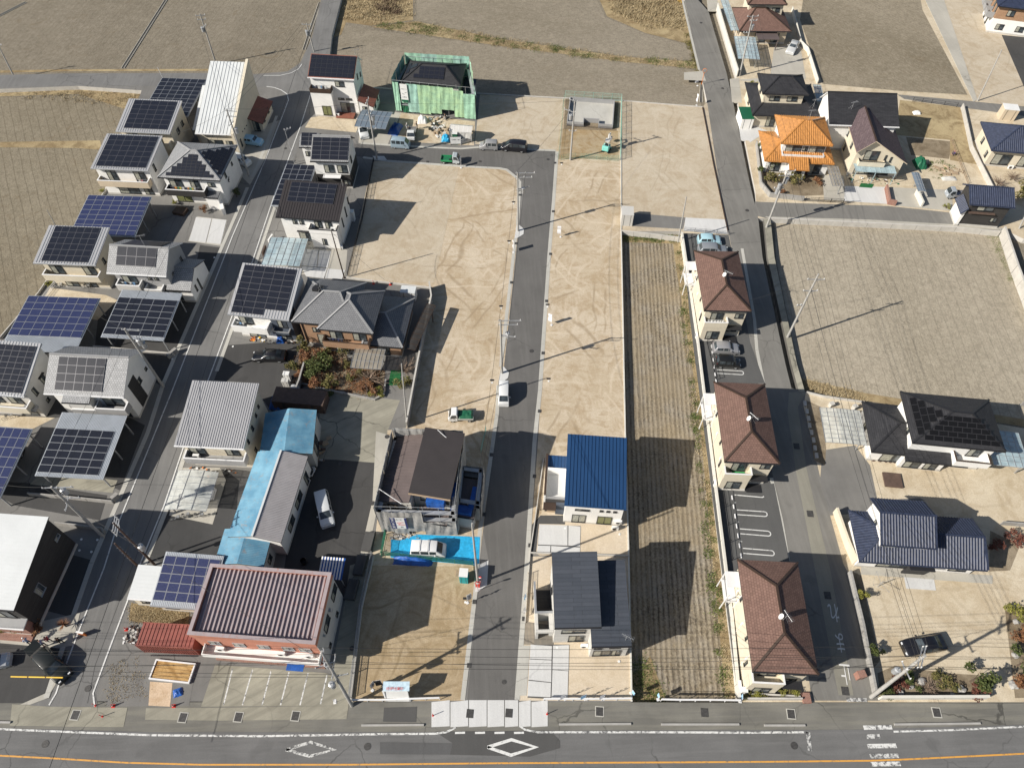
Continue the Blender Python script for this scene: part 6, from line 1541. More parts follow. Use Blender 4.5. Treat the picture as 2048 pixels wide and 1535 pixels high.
# ---- three brown-roofed flats
FL = ((1408,620),(1503,622),(1395,502)),((1449,922),(1559,927),(1427,765)),((1505,1341),(1636,1348),(1477,1121))
FD = ('farthest of the three brown-hipped cream flats, washing on its balcony', 'middle one of the three brown-hipped cream flats, green mat on its balcony', 'nearest of the three brown-hipped cream flats, beside the main road')
for k, (A, B, C) in enumerate(FL):
 r, F = house(FD[k], A, B, C, 5.9, 'hv', 1.55, rbrown, cream, None, o=(.45,.35,.45,.4), w=6.6, d=11.8, p=(3.5,3.4), ridge=dkbrown, name='apartment_block', cat='apartment block', group='brown-roofed flats in a row')
 wins(r, F, [('F', .6,.5,1.8,1.6, dict(frame=trimb)),('F', 4.3,3.9,1.2,.9),('F', 3.9,1.0,1.4,1.1),('L', 3.2,3.7,.35,.6),('L', 7.4,3.7,.35,.6),('L', 9.6,2.0,.35,1.3),('R', 2,3.6,1.2,1.0),('R', 5,3.6,.6,.8),('R', 8,3.6,1.2,1.0),('R', 2,1,1.2,1.0),('R', 8,1,1.2,1.0),('B', 2,3.6,1.4,1.0),('B', 2,1,1.4,1.0)])
 G_ = F.sub(.45,-.6,3.3,1.1,3.0); roof_def(G_, 'flat', 0); walls(r, G_, cream, 0); balcony(r, F, 'F', 0,3.0,3.3,1.1, h=1.0, m=cream, cap=trimw, floor=.1)
 window(r, G_, 'F', .7,.5,1.8,1.6); window(r, F, 'F', .9,3.1,1.8,1.8)
 q = MB(); q.box(3.9,6.0,-.75,.1,2.55,2.65); q.box(4.0,5.9,-.9,.2,.0,.12); part('porch_canopy', q, trimb, r, F)
 antenna(r, F, 3.35,4.8, F.h(3.35,4.8),1.3 + .2 * k, -.6 - .25 * k, dish=True)
 # stair landing with white frame on the left side
 q = MB()
 for (x, y) in ((-1.0,8.3),(-1.0,10.9),(.42,8.3),(.42,10.9)): q.box(x - .05, x + .05, y - .05, y + .05,0,4.4)
 q.box(-1.06,.45,9.2,10.96,4.4,4.5)
 for zz in (2.4,3.3,4.2): q.bar((-1,8.3, zz),(-1,10.9, zz),.05); q.bar((-1,8.3, zz),(.4,8.3, zz),.05)
 q.box(-.95,.4,8.35,10.9,2.0,2.1)
 part('outside_stair', q, trimw, r, F)
 aircon(F, 'L', 11.0,0,('outdoor unit at the near corner of the farthest brown flat', 'outdoor unit at the near corner of the middle brown flat', 'outdoor unit at the near corner of the nearest brown flat')[k], .2)
 q = MB()
 for y in (2.0,5.6,9.2): q.tube((.36, y, 3.0),(.36, y, 3.5),.12, n=8); q.bar((.4, y, 0),(.4, y, 5),.05)
 part('wall_pipe', q, trimw, r, F)
 q = MB(); q.box(.3,6.4,-.9,-.75,0,.45) if k == 2 else q.box(.4,3.8,-.75,-.6,0,.2); part('step', q, concw, r, F)
 if k == 0: laundry('', F, 'F', .4,3.05,2.6, [cloth('pale_garment', (.6,.6,.58)), cloth('white_garment', (.75,.75,.73))], 'white washing on the balcony of the farthest brown flat')
 if k == 1: q = MB(); q.box(1.6,3.2,-.5,.3,3.02,3.05); part('green_mat', q, mat('green_mat', (.0,.3,.06),.9,.1), r, F)
# ================================================================ east side
# ---- E1 brown hip roof at top
r, F = house('wide brown hipped roof house at the top with a cream upper floor', (1479,62),(1583,63),(1455,-30),3.0, 'hu', 2.4, rbrown, beige, None, o=.6, p=(3.6,5.2), ridge=dkbrown, group=HG, d=9.5)
K_ = block(r, F, 1.8,5.0,8.2,5.2,6.0, 'hu', 1.5, rbrown, cream, o=.5, ridge=dkbrown, p=(2.6,2.6))
wins(r, K_, [('F', 5.0,4.2,1.6,.9),('F', 1.5,4.2,1.6,.9),('R', 2,4.2,.8,.8)]); wins(r, F, [('F', 3,.4,2.4,1.8),('F', 6.5,.4,1.6,1.8),('R', 3,.8,1.2,1.1)])
q = MB(); q.box(3.6,8.0,-2.2,.5,2.35,2.5); q.box(3.8,3.95,-2.1,-1.95,0,2.35); q.box(7.7,7.85,-2.1,-1.95,0,2.35); part('terrace_roof', q, rbrownseam, r, F)
# ---- E2 black hips
r, F = house('cream house with two tiers of black hipped roof beside the green-roofed shed', (1525,187),(1618,190),(1517,147),5.9, 'hu', 1.6, rblack, cream, None, o=.6, p=(3.2,3.0), ridge=trimb)
wins(r, F, [('F', 1.1,4.2,1.9,.9),('F', 4.3,4.2,1.9,.9),('R', 2,4,1,1),('L', 2,4,1,1),('B', 3,4,1,1)])
a, b, c = L_(F, (1505,230),2.9), L_(F, (1642,231),2.9), L_(F, (1500,165),2.9)
K_ = block(r, F, a.x, a.y, b.x - a.x, c.y - a.y, 2.9, 'hu', 1.5, rblack, cream, o=.6, p=(4,4), ridge=trimb)
wins(r, K_, [('F', 2.4,.3,1.6,2.2),('F', 5.2,.4,1.8,1.8),('F', 8.4,.8,1.2,1.2),('L', 3,1,1,1),('R', 3,1,1,1)])
antenna(r, F, F.w + .9,-1.5,4.2,1.8,.3)
# ---- E3
r, F = house('broad house with a blue-black tiled gable roof and a notch at its front corner', (1658,249),(1746,252),(1649,175),5.4, 'gu', 2.6, rblack, white, None, o=.4, w=12.2, d=8.3, p=5.9 / 8.3, ridge=trimb, edge=trimw)
wins(r, F, [('F', 7.6,3.6,1.8,1.0),('L', 4,3.4,.8,1.0),('L', 2,1,.8,1.0),('R', 3,3.4,1.2,1),('R', 3,.8,1.6,1.2)]); autowins(r, F, 'B')
K_ = block(r, F, 2.6,6.8,8.6,2.6,5.4, 'shed', -1.2, rblack, white, o=(.3,.3,0,.3), edge=trimw)
q = MB(); q.box(7.3,11.3,-.85,.5,3.0,3.8); part('balcony', q, white, r, F)
# ---- E4 orange
r, F = house('house with bright orange glazed tile roofs on two levels', (1562,286),(1666,291),(1550,230),5.6, 'hu', 1.9, rorange, white, None, o=.7, p=(3.9,3.6), ribs=roll(rorange, .36), ridge=rorange, edge=rorange)
wins(r, F, [('F', .6,3.3,2.7,1.5),('F', 4.6,3.3,2.6,1.5),('F', 3.5,3.8,.9,.9),('L', 3,3.6,1,1),('R', 3,3.6,1,1),('B', 3,3.6,1,1)])
balcony(r, F, 'F', .1,2.75, F.w - 1.6,1.0, h=.75, m=white, cap=trimw)
a, b = L_(F, (1529,321),2.9), L_(F, (1669,328),2.9); c = L_(F, (1521,262),2.9)
K_ = block(r, F, a.x, a.y, b.x - a.x, c.y - a.y, 2.9, 'hu', 1.3, rorange, white, o=.6, p=(3.2,3.0), ribs=roll(rorange, .36), ridge=rorange, edge=rorange)
wins(r, K_, [('F', .8,.5,1.8,1.7),('F', 7.4,.3,2.2,1.9),('L', 2,1,1,1),('R', 2,1,1,1)])
a, b = L_(F, (1579,338),2.8), L_(F, (1619,339),2.8)
N_ = block(r, F, a.x, a.y, b.x - a.x, 2.4,2.75, 'shed', .75, rorange, white, o=(.3,.3,.8,0), ribs=roll(rorange, .36), edge=rorange)
window(r, N_, 'F', .6,.1,1.6,2.0, kind='door')
antenna(r, F, 4.6,4,7.5,2.0,.2)
# ---- E5 brown gable with front gable wall
A, B = (1713,305),(1820,341)
a = V((1713,305),5.0); b = V((1692,235),5.0); dv = (b - a).xy.normalized(); ang = math.atan2(-dv.x, dv.y)
F = Frame(mat=Matrix.Translation((a.x, a.y, 0)) @ Matrix.Rotation(ang, 4, 'Z'), w=8.6, d=(b - a).length, z=5.0); ap = L_(F, (1756,290),7.6)
r = thing('house', 'house with a plum-brown gable roof whose right slope sweeps low over a cream gable wall', 'house', mat=F.mat, group=HG)
fx = min(max(ap.x, 2.4),4.6); F.w = fx + 6.8
f1 = [Vector(x) for x in ((0, F.d, 5.0),(0,0,5.0),(fx, 0,7.4),(fx, F.d, 7.4))]; f2 = [Vector(x) for x in ((F.w, 0,3.3),(F.w, F.d, 3.3),(fx, F.d, 7.4),(fx, 0,7.4))]
F.faces = []; F.kind = 'gv'; F.rise = 2.4
for P in (f1, f2):
 O = P[0]; n = (P[1] - P[0]).cross(P[2] - P[1]).normalized(); n = n if n.z > 0 else -n; ua = (P[1] - P[0]).normalized(); ub = n.cross(ua).normalized(); ub = ub if ub.z > 0 else -ub
 F.faces.append(dict(P=P, O=O, ua=ua, ub=ub, n=n, q=[((x - O).dot(ua),(x - O).dot(ub)) for x in P]))
F.h = lambda x, y: min(f['O'].z + (-(f['n'].x * (x - f['O'].x) + f['n'].y * (y - f['O'].y)) / f['n'].z) for f in F.faces)
roof(r, F, rplum, edge=beige, ridge=dkbrown, gutter=False); walls(r, F, cream, (.4,.4,.7,.3))
wins(r, F, [('F', 1.4,3.2,2.4,1.8),('F', 4.9,3.3,.35,1.0),('F', 5.9,3.0,.35,1.0),('F', .8,.3,6.0,2.0, dict(bars=5)),('L', 2.0,3.2,.8,1.3),('L', 5.5,3.2,.8,1.3),('L', 3,1,.8,1.0),('R', 3,1,1,1)])
balcony(r, F, 'F', .7,2.6,4.4,.9, h=.8, m=cream, cap=trimb)
q = MB(); q.box(.6,7.4,-1.6,.5,2.35,2.4)
for k in range(9): q.bar((.6 + k * .85,-1.6,2.42),(.6 + k * .85,.5,2.42),.05)
for x in (.7,4,7.3): q.box(x - .04, x + .04,-1.6,-1.52,0,2.35)
part('sun_porch', q, polyb, r, F)
antenna(r, F, .3, F.d, 6.6,1.5)
# ---- E6 blue hips at right edge
r, F = house('cream house with a blue tiled hipped roof at the right edge', (1983,300),(2100,310),(1958,234),3.6, 'hu', 2.4, rnavy, cream, None, o=.6, w=14, d=8.2, p=(4.6,4.6), ribs=roll(rnavy, .33), ridge=rnavy, edge=rnavy)
wins(r, F, [('F', .8,.5,3.0,2.0),('F', 5.2,.5,2.6,2.0),('L', 2,1.4,.8,1.1),('L', 5.4,1.0,.8,1.1)])
aircon(F, 'F', 4.0,0, 'air conditioner below the blue hipped roof at the right edge', .2)
# ---- E7 old dark weatherboard house
r, F = house('small black weatherboarded house with a blue-grey tile roof beside the side street', (1940,408),(2031,415),(1931,369),4.7, 'gu', 1.3, rnavy, blackw, None, o=(.5,.4,.4,.3), ribs=roll(rnavy, .33), ridge=rnavy, edge=rnavy, d=5.0, p=.62)
a, b = L_(F, (1925,427),2.7), L_(F, (1907,396),2.7); K_ = block(r, F, a.x - .3, a.y - .1,-a.x + .6, b.y - a.y, 2.7, 'shedu', 1.1, rnavy, white, o=(.3,0,.3,.2), ribs=(rnavy, .33,.2,.08,0,1), edge=rnavy)
q = MB(); q.box(.7,4.8, F.wr[2] - .5, F.wr[2], 2.9,2.98); part('window_canopy', q, rustst, r, F)
wins(r, F, [('F', 1.2,3.3,2.6,.8),('F', 4.3,1.2,1.0,.8)])
# ---- E8 top right corner
r, F = house('grey and brown two-storey flats cut by the top right corner', (1996,12),(2100,25),(1985,-60),5.8, 'hu', 1.8, rnavy, brownw, None, o=.6, p=(4,4), ridge=rnavy, w=12, d=9, split=(3.0, white), name='apartment_block', cat='apartment block', group=None)
wins(r, F, [('F', 2.0,3.8,1.5,1.2),('F', 1.2,.9,1.6,1.1),('F', 5.2,.9,1.6,1.1),('L', 1.5,3.4,.9,1.8),('L', 4,3.4,.9,1.8),('L', 6.2,3.4,.9,1.8),('L', 1.5,.3,.9,2),('L', 4,.3,.9,2)])
for y in (1.0,3.6,6.0): q = MB(); q.box(-1.0,.55, y, y + 1.9,2.9,3.05); q.box(-1.05,-.95, y, y + 1.9,3.05,4.0); q.box(-.95,.55, y, y + .08,3.05,4.0); part('balcony', q, greyw, r, F)
# ---- E9 large black hip with stepped panels
r, F = house('large white house with a black hipped roof and stepped rows of black panels', (1825,884),(2012,902),(1804,783),5.7, 'hu', 1.9, rblack, white, None, o=(.6,.6,.6,.6), p=(4.7,4.0), ridge=trimb)
def steps(r, F, fi, rows, pw, ph, b0, cen=None, up=True):
 f = F.faces[fi]; q = f['q']; cen = cen or (q[2][0] + (q[3][0] if len(q) > 3 else q[2][0])) / 2
 for j, n_ in enumerate(rows): solar(r, F, fi, n_, 1, cen - n_ * pw / 2, b0 + j * ph, m=pv_film, fm=pvdark, pw=pw, ph=ph, gap=.03)
steps(r, F, 0,(8,7,6,5,4),1.12,.66,.45); steps(r, F, 2,(5,4,2,1),1.12,.8,.8,4.0)
wins(r, F, [('F', 5.8,.3,2.9,1.9),('F', 7.0,3.1,1.6,1.9),('F', 1.6,.5,1.8,1.7),('F', 3.5,.5,1.8,1.7),('R', 3,3.6,1,1),('R', 5,1,1,1),('B', 3,3.6,1,1),('B', 7,1,1.4,1),('L', 4,4,.8,.8)])
balcony(r, F, 'F', 5.3,2.9,4.2,1.5, h=.95, m=white, cap=dkbrown)
K_ = block(r, F, .2,-.9,5.6,2.0,2.9, 'shed', .5, rblack, white, o=(.2,.1,.7,0), base=True)
wins(r, K_, [('F', .5,.3,2.0,1.7),('F', 3.0,.3,1.6,1.7)])
Fb = Frame((1743,902),(1821,910),(1727,803),2.9, None)
P_ = thing('x', None, None, mat=Fb.mat); bpy.data.objects.remove(P_)
Fb.w = min(Fb.w + 2.0,9); roof_def(Fb, 'hu', 1.5,(3.6,.3)); roof(r, Fb, rblack, ridge=trimb); walls(r, Fb, white, .5)
wins(r, Fb, [('F', 1.4,.3,3.2,1.7),('L', 2,1,1,1),('B', 2,1,1.4,1)])
bx('porch_step', -1.6,.6,-3.3,-1.3,0,.25, rustst, F, r)
# ---- E10 navy glazed tiles
r, F = house('white house with two storeys of navy blue glazed tile roof', (1762,1088),(1876,1096),(1745,995),5.3, 'gu', 1.55, rnavy, white, None, o=(.5,.3,.5,.4), ribs=roll(rnavy, .33), ridge=rnavy, edge=rnavy, p=.55)
window(r, F, 'F', .4,3.6,3.4,1.1)
wins(r, F, [('B', 2,3.8,1.6,1),('L', 2,3.8,.6,.8)])
a, b, c = L_(F, (1719,1121),2.9), L_(F, (1978,1145),2.9), L_(F, (1705,1020),2.9)
K_ = block(r, F, a.x, a.y, b.x - a.x, c.y - a.y, 2.85, 'hu', 1.75, rnavy, white, o=.6, p=(3.0,.35), ribs=roll(rnavy, .33), ridge=rnavy, edge=rnavy)
wins(r, K_, [('F', 2.2,.6,3.4,1.6),('F', 10.4,.8,2.0,1.2),('F', 7.0,.3,1.6,1.9),('R', 3,1,1.4,1)])
q = MB(); q.box(a.x + 5.8, a.x + 8.6, a.y - .5, a.y + 1.0,2.35,2.5); q.box(a.x + 5.9, a.x + 8.5, a.y + .1, a.y + .3,0,2.35); part('entrance_porch', q, trimb, r, F)
# ================================================================ carports with solar or sheet roofs
carport_solar('black-panelled carport between the long white roof and the field road', (281,230),(376,234),(324,156),3, cols=6, rows=9, m=pv_black)
carport_solar('blue-panelled carport farthest up the left side, next to a gravel yard', (138,470),(270,474),(177,390),3, cols=7, rows=8, m=pv_blue)
carport_solar('blue-panelled carport with a strip of bare ribbed sheet along its near edge', (-2,700),(150,706),(57,591),2.8, cols=7, rows=6, b0=2.6, m=pv_blue)
carport_solar('black-panelled carport beside the street with bare ribbed sheet at its far edge', (201,674),(327,682),(244,579),2.8, cols=5, rows=6, b0=.55, b1=7.1, m=pv_black)
carport_solar('black-panelled carport below the notched grey tile house', (69,951),(206,959),(124,824),2.8, cols=5, rows=6, b0=.5, b1=6.6, a1=7.9, m=pv_black)
carport_solar('blue-panelled carport cut off by the left edge of the picture', (-110,990),(0,998),(-38,850),2.8, cols=6, rows=7, m=pv_blue)
carport_solar('black-panelled carport tucked below the white over black house by the street', (541,412),(605,415),(573,330),2.6, cols=4, rows=8, m=pv_black)
carport_sheet('clear bowed carport sheltering a white car, near the grey ribbed roof', (327,1019),(412,1023),(357,941),2.3, polyc, .5,6,3, side=-1)
carport_sheet('glassy blue-tinted carport by the street beside the white house', (522,530),(599,533),(546,475),2.3, polyb, .1,5,6, side=1)
carport_sheet('dark bowed carport beside the tall white house, white car under it', (709,253),(771,259),(719,219),2.4, rshade, .35,6,3, axis='v')
carport_sheet('smoky old carport in the garden of the brown hipped house', (701,735),(762,739),(708,695),2.6, polyd, .25,7,3, axis='v')
carport_sheet('long dark carport at the right side of the brown hipped house', (812,697),(830,701),(828,602),2.3, polyk, .08,9,1, post=dkbrown)
carport_sheet('blue-tinted terrace roof left of the brown hipped house at the top', (1476,118),(1520,120),(1462,73),2.4, polyb, .15,8,6)
carport_sheet('long pale lean-to roof along the white wall at the top', (1462,62),(1478,62),(1432,0),2.4, polyb, .1,8,2)
carport_sheet('smoky carport between the orange roof house and the plum gable house', (1665,372),(1688,373),(1648,332),2.3, polyd, .1,6,4)
carport_sheet('small dark carport at the low right side of the plum gable house', (1836,383),(1852,384),(1818,345),2.3, rshade, .2,5,3)
carport_sheet('grey clear carport beside the black hipped roof and gravel drive', (1651,884),(1734,891),(1644,815),2.5, polyc, .15,8,6)
carport_sheet('bluish clear carport at the right of the large black hipped roof', (1988,930),(2060,938),(2000,862),2.5, polyb, .15,7,5)
carport_sheet('blue lean-to sheet roof behind the blue-black gable house', (1634,203),(1650,204),(1632,170),2.3, polyb, .05,4,2)
# ================================================================ house wrapped in green nets
def scaffold(label, quad, z, groups, sheet_m, polem=steel, name='scaffold', sheets=(), lifts=4, top=.9, bay=1.8, zz=None):
 """tube frame round a building site with hanging sheets. quad: corner points at height z (near left, near right, far right, far left)"""
 P = [V(p, z) for p in quad]; o0 = P[0].copy(); o0.z = 0; rt = thing(name, label, 'scaffold', o0); q = MB()
 for i in range(4):
  a, b = P[i] - o0, P[(i + 1) % 4] - o0; d = b - a; n = max(2, round(d.length / bay));
  for k in range(n):
   p = a + d * k / n; hh = z + random.uniform(-.1,.4)
   q.tube((p.x, p.y, 0),(p.x, p.y, hh),.03, n=5, cap=False)
  for l in range(1, lifts + 1):
   zz_ = z * l / lifts; q.tube((a.x, a.y, zz_),(b.x, b.y, zz_),.025, n=4, cap=False)
  nn = Vector((-d.y, d.x, 0)).normalized()
  for l in (1,2,3):
   m_ = MB(); zz_ = z * l / lifts; m_.obox(Vector((a.x, a.y, zz_)) + nn * .05,(d.x, d.y, 0), nn * .45,(0,0,.04)); obj('walkway', m_, steel, rt)
 obj('tube_frame', q, polem, rt)
 rnd = random.Random(5)
 for (side, t0, t1, za, zb, m_) in sheets:
  a, b = P[side] - o0, P[(side + 1) % 4] - o0; d = b - a; d.z = 0; nn = Vector((d.y, -d.x, 0)).normalized(); n, mz = 12,6; g = []
  ph = rnd.random() * 6
  for j in range(mz + 1):
   zz_ = zb + (za - zb) * (1 - j / mz); row = []
   for i in range(n + 1):
    t = t0 + (t1 - t0) * i / n; off = .07 + .025 * math.sin(i * 1.1 + ph + j * .5) + .03 * math.sin(i * .5 + j) + rnd.uniform(-.012,.012); row.append(a + d * t + nn * (off + .05) + Vector((0,0, zz_ - a.z)))
   g.append(row)
  s_ = MB()
  for j in range(mz):
   for i in range(n): s_.poly([g[j][i], g[j][i + 1], g[j + 1][i + 1], g[j + 1][i]])
  x = obj('hanging_sheet', s_, m_, rt, smooth=True)
 return rt, P
r, F = house('house under construction with a black hipped roof inside green netting', (802,163),(905,170),(813,124),5.8, 'hu', 1.7, rblack, palegrey, None, o=.6, w=11.2, d=7.2, p=(3.4,3.4), ridge=trimb)
solar(r, F, 0,6,3,2.2,.9,7.9,3.4, clip=True, fm=pvdark); solar(r, F, 2,4,3,.8,.5, clip=True, fm=pvdark, pw=1.1, ph=.8)
wins(r, F, [('F', 1,.4,1.8,1.9),('F', 5,.4,1.8,1.9),('F', 3,3.6,1.6,1.1)]); K_ = block(r, F, 11.0,.6,2.2,5.6,3.2, 'shed', .3, rnavy, palegrey, o=.2)
ng = netg; GN = [netg, netc, mat('light_green_net', (.32,.55,.4),.8,.2,.9, fine=4, bump=.3)]
S_ = [(0,.0,.07,6.3,.4, GN[2]),(0,.16,.30,6.2,.4, GN[1]),(0,.30,.44,6.2,.3, GN[0]),(0,.44,.58,6.2,.6, GN[0]),(0,.58,.74,6.2,1.6, GN[0]),(0,.74,.86,5.8,.3, GN[0]),(0,.86,1.0,5.3,.2, GN[2]),(0,.09,.16,1.6,.2, greenp),(0,.085,.16,3.0,2.2, GN[2]),
  (3,0,.33,7.0,.6, GN[2]),(3,.33,.66,7.0,.3, GN[1]),(3,.66,1,7.0,.3, GN[2]),(2,0,.25,7.2,.3, GN[1]),(2,.25,.5,7.2,.3, GN[2]),(2,.5,.75,7.2,.3, GN[1]),(2,.75,1,7.2,.3, GN[2]),(1,0,.4,5.6,.3, GN[1]),(1,.4,.7,7,.3, GN[0]),(1,.7,1,7,.3, GN[2])]
rt, P = scaffold('green-netted scaffold round the new house near the field', [(784,160),(949,176),(938,120),(809,112)], 6.6, None, netg, sheets=S_, lifts=4)
# printed banner hung on the green nets
a, b = P[0], P[1]; d = (b - a).xy.normalized(); p0 = a.lerp(b, .092) ; an = math.atan2(d.y, d.x)
rt = thing('banner', 'white and green printed builder banner hanging on the green nets', 'banner', (p0.x, p0.y, 0), an)
q = MB(); q.box(0,1.35,-.32,-.3,2.55,6.2); obj('cloth', q, plasw, rt); q = MB(); q.box(.03,1.32,-.335,-.322,2.55,3.0); obj('green_band', q, greenp, rt)
pr = cloth('dark_print', (.05,.05,.06)); RX = Matrix.Rotation(R(90),4, 'X')
text3d('木の家をつくる', rt, Matrix.Translation((.67,-.33,5.15)) @ RX, .17, pr); text3d('工事中', rt, Matrix.Translation((.67,-.33,3.5)) @ RX, .3, pr)
q = MB(); q.obox((.25,-.335,4.25),(.4,0,-.25),(0,.01,0),(.05,0,.12)); q.obox((.75,-.335,4.3),(.4,0,.2),(0,.01,0),(0,0,.12)); obj('printed_picture', q, greyw, rt)
# ================================================================ house wrapped in grey sheets
r, F = house('house under construction with brown sheet roofs inside grey sheeting', (817,985),(897,998),(840,867),7.0, 'shed', 1.2, rcharsmooth, palegrey, 8.2, o=(.3,.3,.5,.3), d=8.3, w=4.9, edge=woodm)
a, b, c = L_(F, (760,1005),5.4), L_(F, (824,1002),5.4), L_(F, (787,873),5.4)
K_ = F.sub(-3.9,-.9,4.1,9.3,5.4); roof_def(K_, 'shedu', 1.0); roof(r, K_, rbrownseam, ribs=(rbrownseam, .42,.04,.04,0), edge=trimb, gutter=False); walls(r, K_, palegrey, (.3,0,.4,.3))
K2 = F.sub(.9,-1.5,3.7,1.8,3.2); roof_def(K2, 'shed', .3); roof(r, K2, rbrownseam, ribs=(rbrownseam, .42,.04,.04), edge=trimb); walls(r, K2, palegrey, (.2,.2,.3,0))
K3 = F.sub(4.6,-.2,3.0,5.0,3.4); roof_def(K3, 'shed', .2); roof(r, K3, rbrownseam, ribs=(rbrownseam, .42,.04,.04), edge=trimb); walls(r, K3, palegrey, .2)
wins(r, F, [('F', .8,4.8,1.6,1.2),('F', 2.8,4.8,1.4,1.0)]); wins(r, K_, [('F', .8,.5,1.6,1.8),('F', .9,3.4,1.2,1.0)])
q = MB(); q.box(2.1,4.2,-.5,.35,5.1,6.5); part('blue_wrap', q, bluetarp, r, F)
q = MB(); q.box(4.7,7.2,0,1.0,3.3,4.0); q.box(6.7,7.3,.9,3.6,3.3,4.1); q.box(4.65,5.0,1.2,3.0,3.4,5.6); part('blue_wrap', q, bluetarp, r, F)
S_ = [(0,0,.16,6.1,.7, sheetg),(0,.16,.36,6.0,.2, sheetg),(0,.36,.58,6.1,1.0, sheetg),(0,.58,.79,3.6,.2, sheetg),(0,.79,1,3.6,.2, sheetg)]
for s_ in (1,2,3):
 for k in range(4): S_.append((s_, k / 4,(k + 1) / 4,7.4 if s_ == 2 else 6.8,.4, sheetg))
rt, P = scaffold('grey-sheeted scaffold round the brown roofed new house', [(748,1012),(908,1016),(926,864),(784,858)], 7.2, None, sheetg, sheets=S_, lifts=4)
a, b = P[0], P[1]; d = (b - a).xy.normalized(); an = math.atan2(d.y, d.x)
S2 = [(0,0,.5,3.6,.3, sheetg),(0,.5,1,3.6,.3, sheetg),(1,0,.5,4.4,.3, sheetg),(1,.5,1,4.4,.3, sheetg),(2,0,1,4.4,.3, sheetg)]
rt2, P2_ = scaffold('lower grey-sheeted scaffold wing beside the central lane', [(912,1003),(959,1010),(966,938),(920,932)], 4.3, None, sheetg, sheets=S2, lifts=3)
p0 = a.lerp(b, .16); rt = thing('banner', 'white and navy banner with a red flourish hanging on the grey sheets', 'banner', (p0.x, p0.y, 0), an)
q = MB(); q.box(0,1.95,-.36,-.34,2.2,5.1); obj('cloth', q, plasw, rt); q = MB(); q.box(0,.6,-.375,-.362,2.2,5.1); q.box(1.7,1.95,-.375,-.362,2.2,5.1); obj('navy_band', q, cloth('navy_print', (.02,.03,.13)), rt)
t_ = '住まいる工房'
for k, ch in enumerate(t_): text3d(ch, rt, Matrix.Translation((.3,-.38,4.85 - k * .46)) @ RX, .42, plasw)
text3d('大工', rt, Matrix.Translation((1.05,-.365,4.6)) @ RX, .42, pr)
q = MB(); q.obox((.75,-.37,3.7),(.85,0,.15),(0,.01,0),(-.05,0,.1)); q.obox((.85,-.37,3.2),(.75,0,.0),(0,.01,0),(.1,0,.14)); q.obox((.8,-.37,3.3),(.3,0,.3),(0,.01,0),(.1,0,.05)); obj('red_flourish', q, redp, rt)
text3d('匠', rt, Matrix.Translation((1.25,-.365,2.6)) @ RX, .4, pr)
for a_, b_, z0_, z1_ in (((758,977),(803,1007),6.9,6.4),((875,859),(919,898),8.6,7.2)):
 q = MB(); q.tube(L_(F, a_, z0_), L_(F, b_, z1_),.045, n=6); part('scaffold_brace', q, trimw, r, F)
# ================================================================ foundation under way
F = Frame((1133,251),(1225,258),(1137,201),.1,.1); rt = thing('house_foundation', 'fresh grey concrete house foundation in its formwork pit', 'foundation', mat=F.mat)
q = MB(); w_, d_ = F.w, F.d; q.box(0, w_, 1.5, d_, .004,.12); q.box(0,2.9,.2,1.5,.004,.12); q.box(6.0, w_, .2,1.5,.004,.12); obj('slab', q, c_gut, rt)
q = MB()
for a in ((0, w_, d_ - .16, d_),(0,.16,0, d_ - .16),(w_ - .16, w_, 0, d_ - .16),(.16,3.0,0,.16),(6.0, w_ - .16,0,.16),(3.0,3.16,0,1.6),(5.9,6.0,0,1.6),(3.16,5.9,1.45,1.6)): q.box(*a, .12,.95)
obj('formwork', q, greyw, rt)
q = MB()
for k in range(int(w_ / .22)):
 q.box(k * .22 + .1, k * .22 + .13,-.05,-.005,.0,.55)
obj('reinforcing_bar', q, rustst, rt)
sheet('foundation_trench', [(1127,261),(1233,266),(1238,196),(1131,196)], z2, g_garden); sheet('excavated_ground', [(1120,318),(1238,318),(1236,262),(1126,258)], z2, m_dirt('excavated_earth', (.36,.26,.14),(.29,.2,.1),(.4,.34,.24)))
# site fences of thin green net
fence('net_fence', [(1122,320),(1150,316),(1236,322)], 1.1, netsheer, 'sheer green net along the near side of the foundation plot', pick=.09, step=2.2)
fence('net_fence', [(1240,320),(1242,204)], 1.6, netc, 'green net fence along the right side of the foundation plot', pick=.12, step=1.8)
fence('net_fence', [(1130,196),(1242,203)], 1.6, netc, 'green net fence behind the foundation against the field', pick=.12, step=1.8)
fence('net_fence', [(1117,318),(1128,200)], 1.3, netsheer, 'sheer green net along the left side of the foundation plot', pick=.12, step=2)
fence('net_fence', [(952,1172),(946,1130),(766,1110)], 1.2, mat('green_fence_net', (.03,.2,.12),.8,.2), 'dark green net fence behind the blue groundsheet', pick=.06, step=2)
fence('net_fence', [(764,1112),(772,1068)], 1.4, MATS['green_fence_net'], 'dark green net beside the blue groundsheet at its left', pick=.06, step=2)
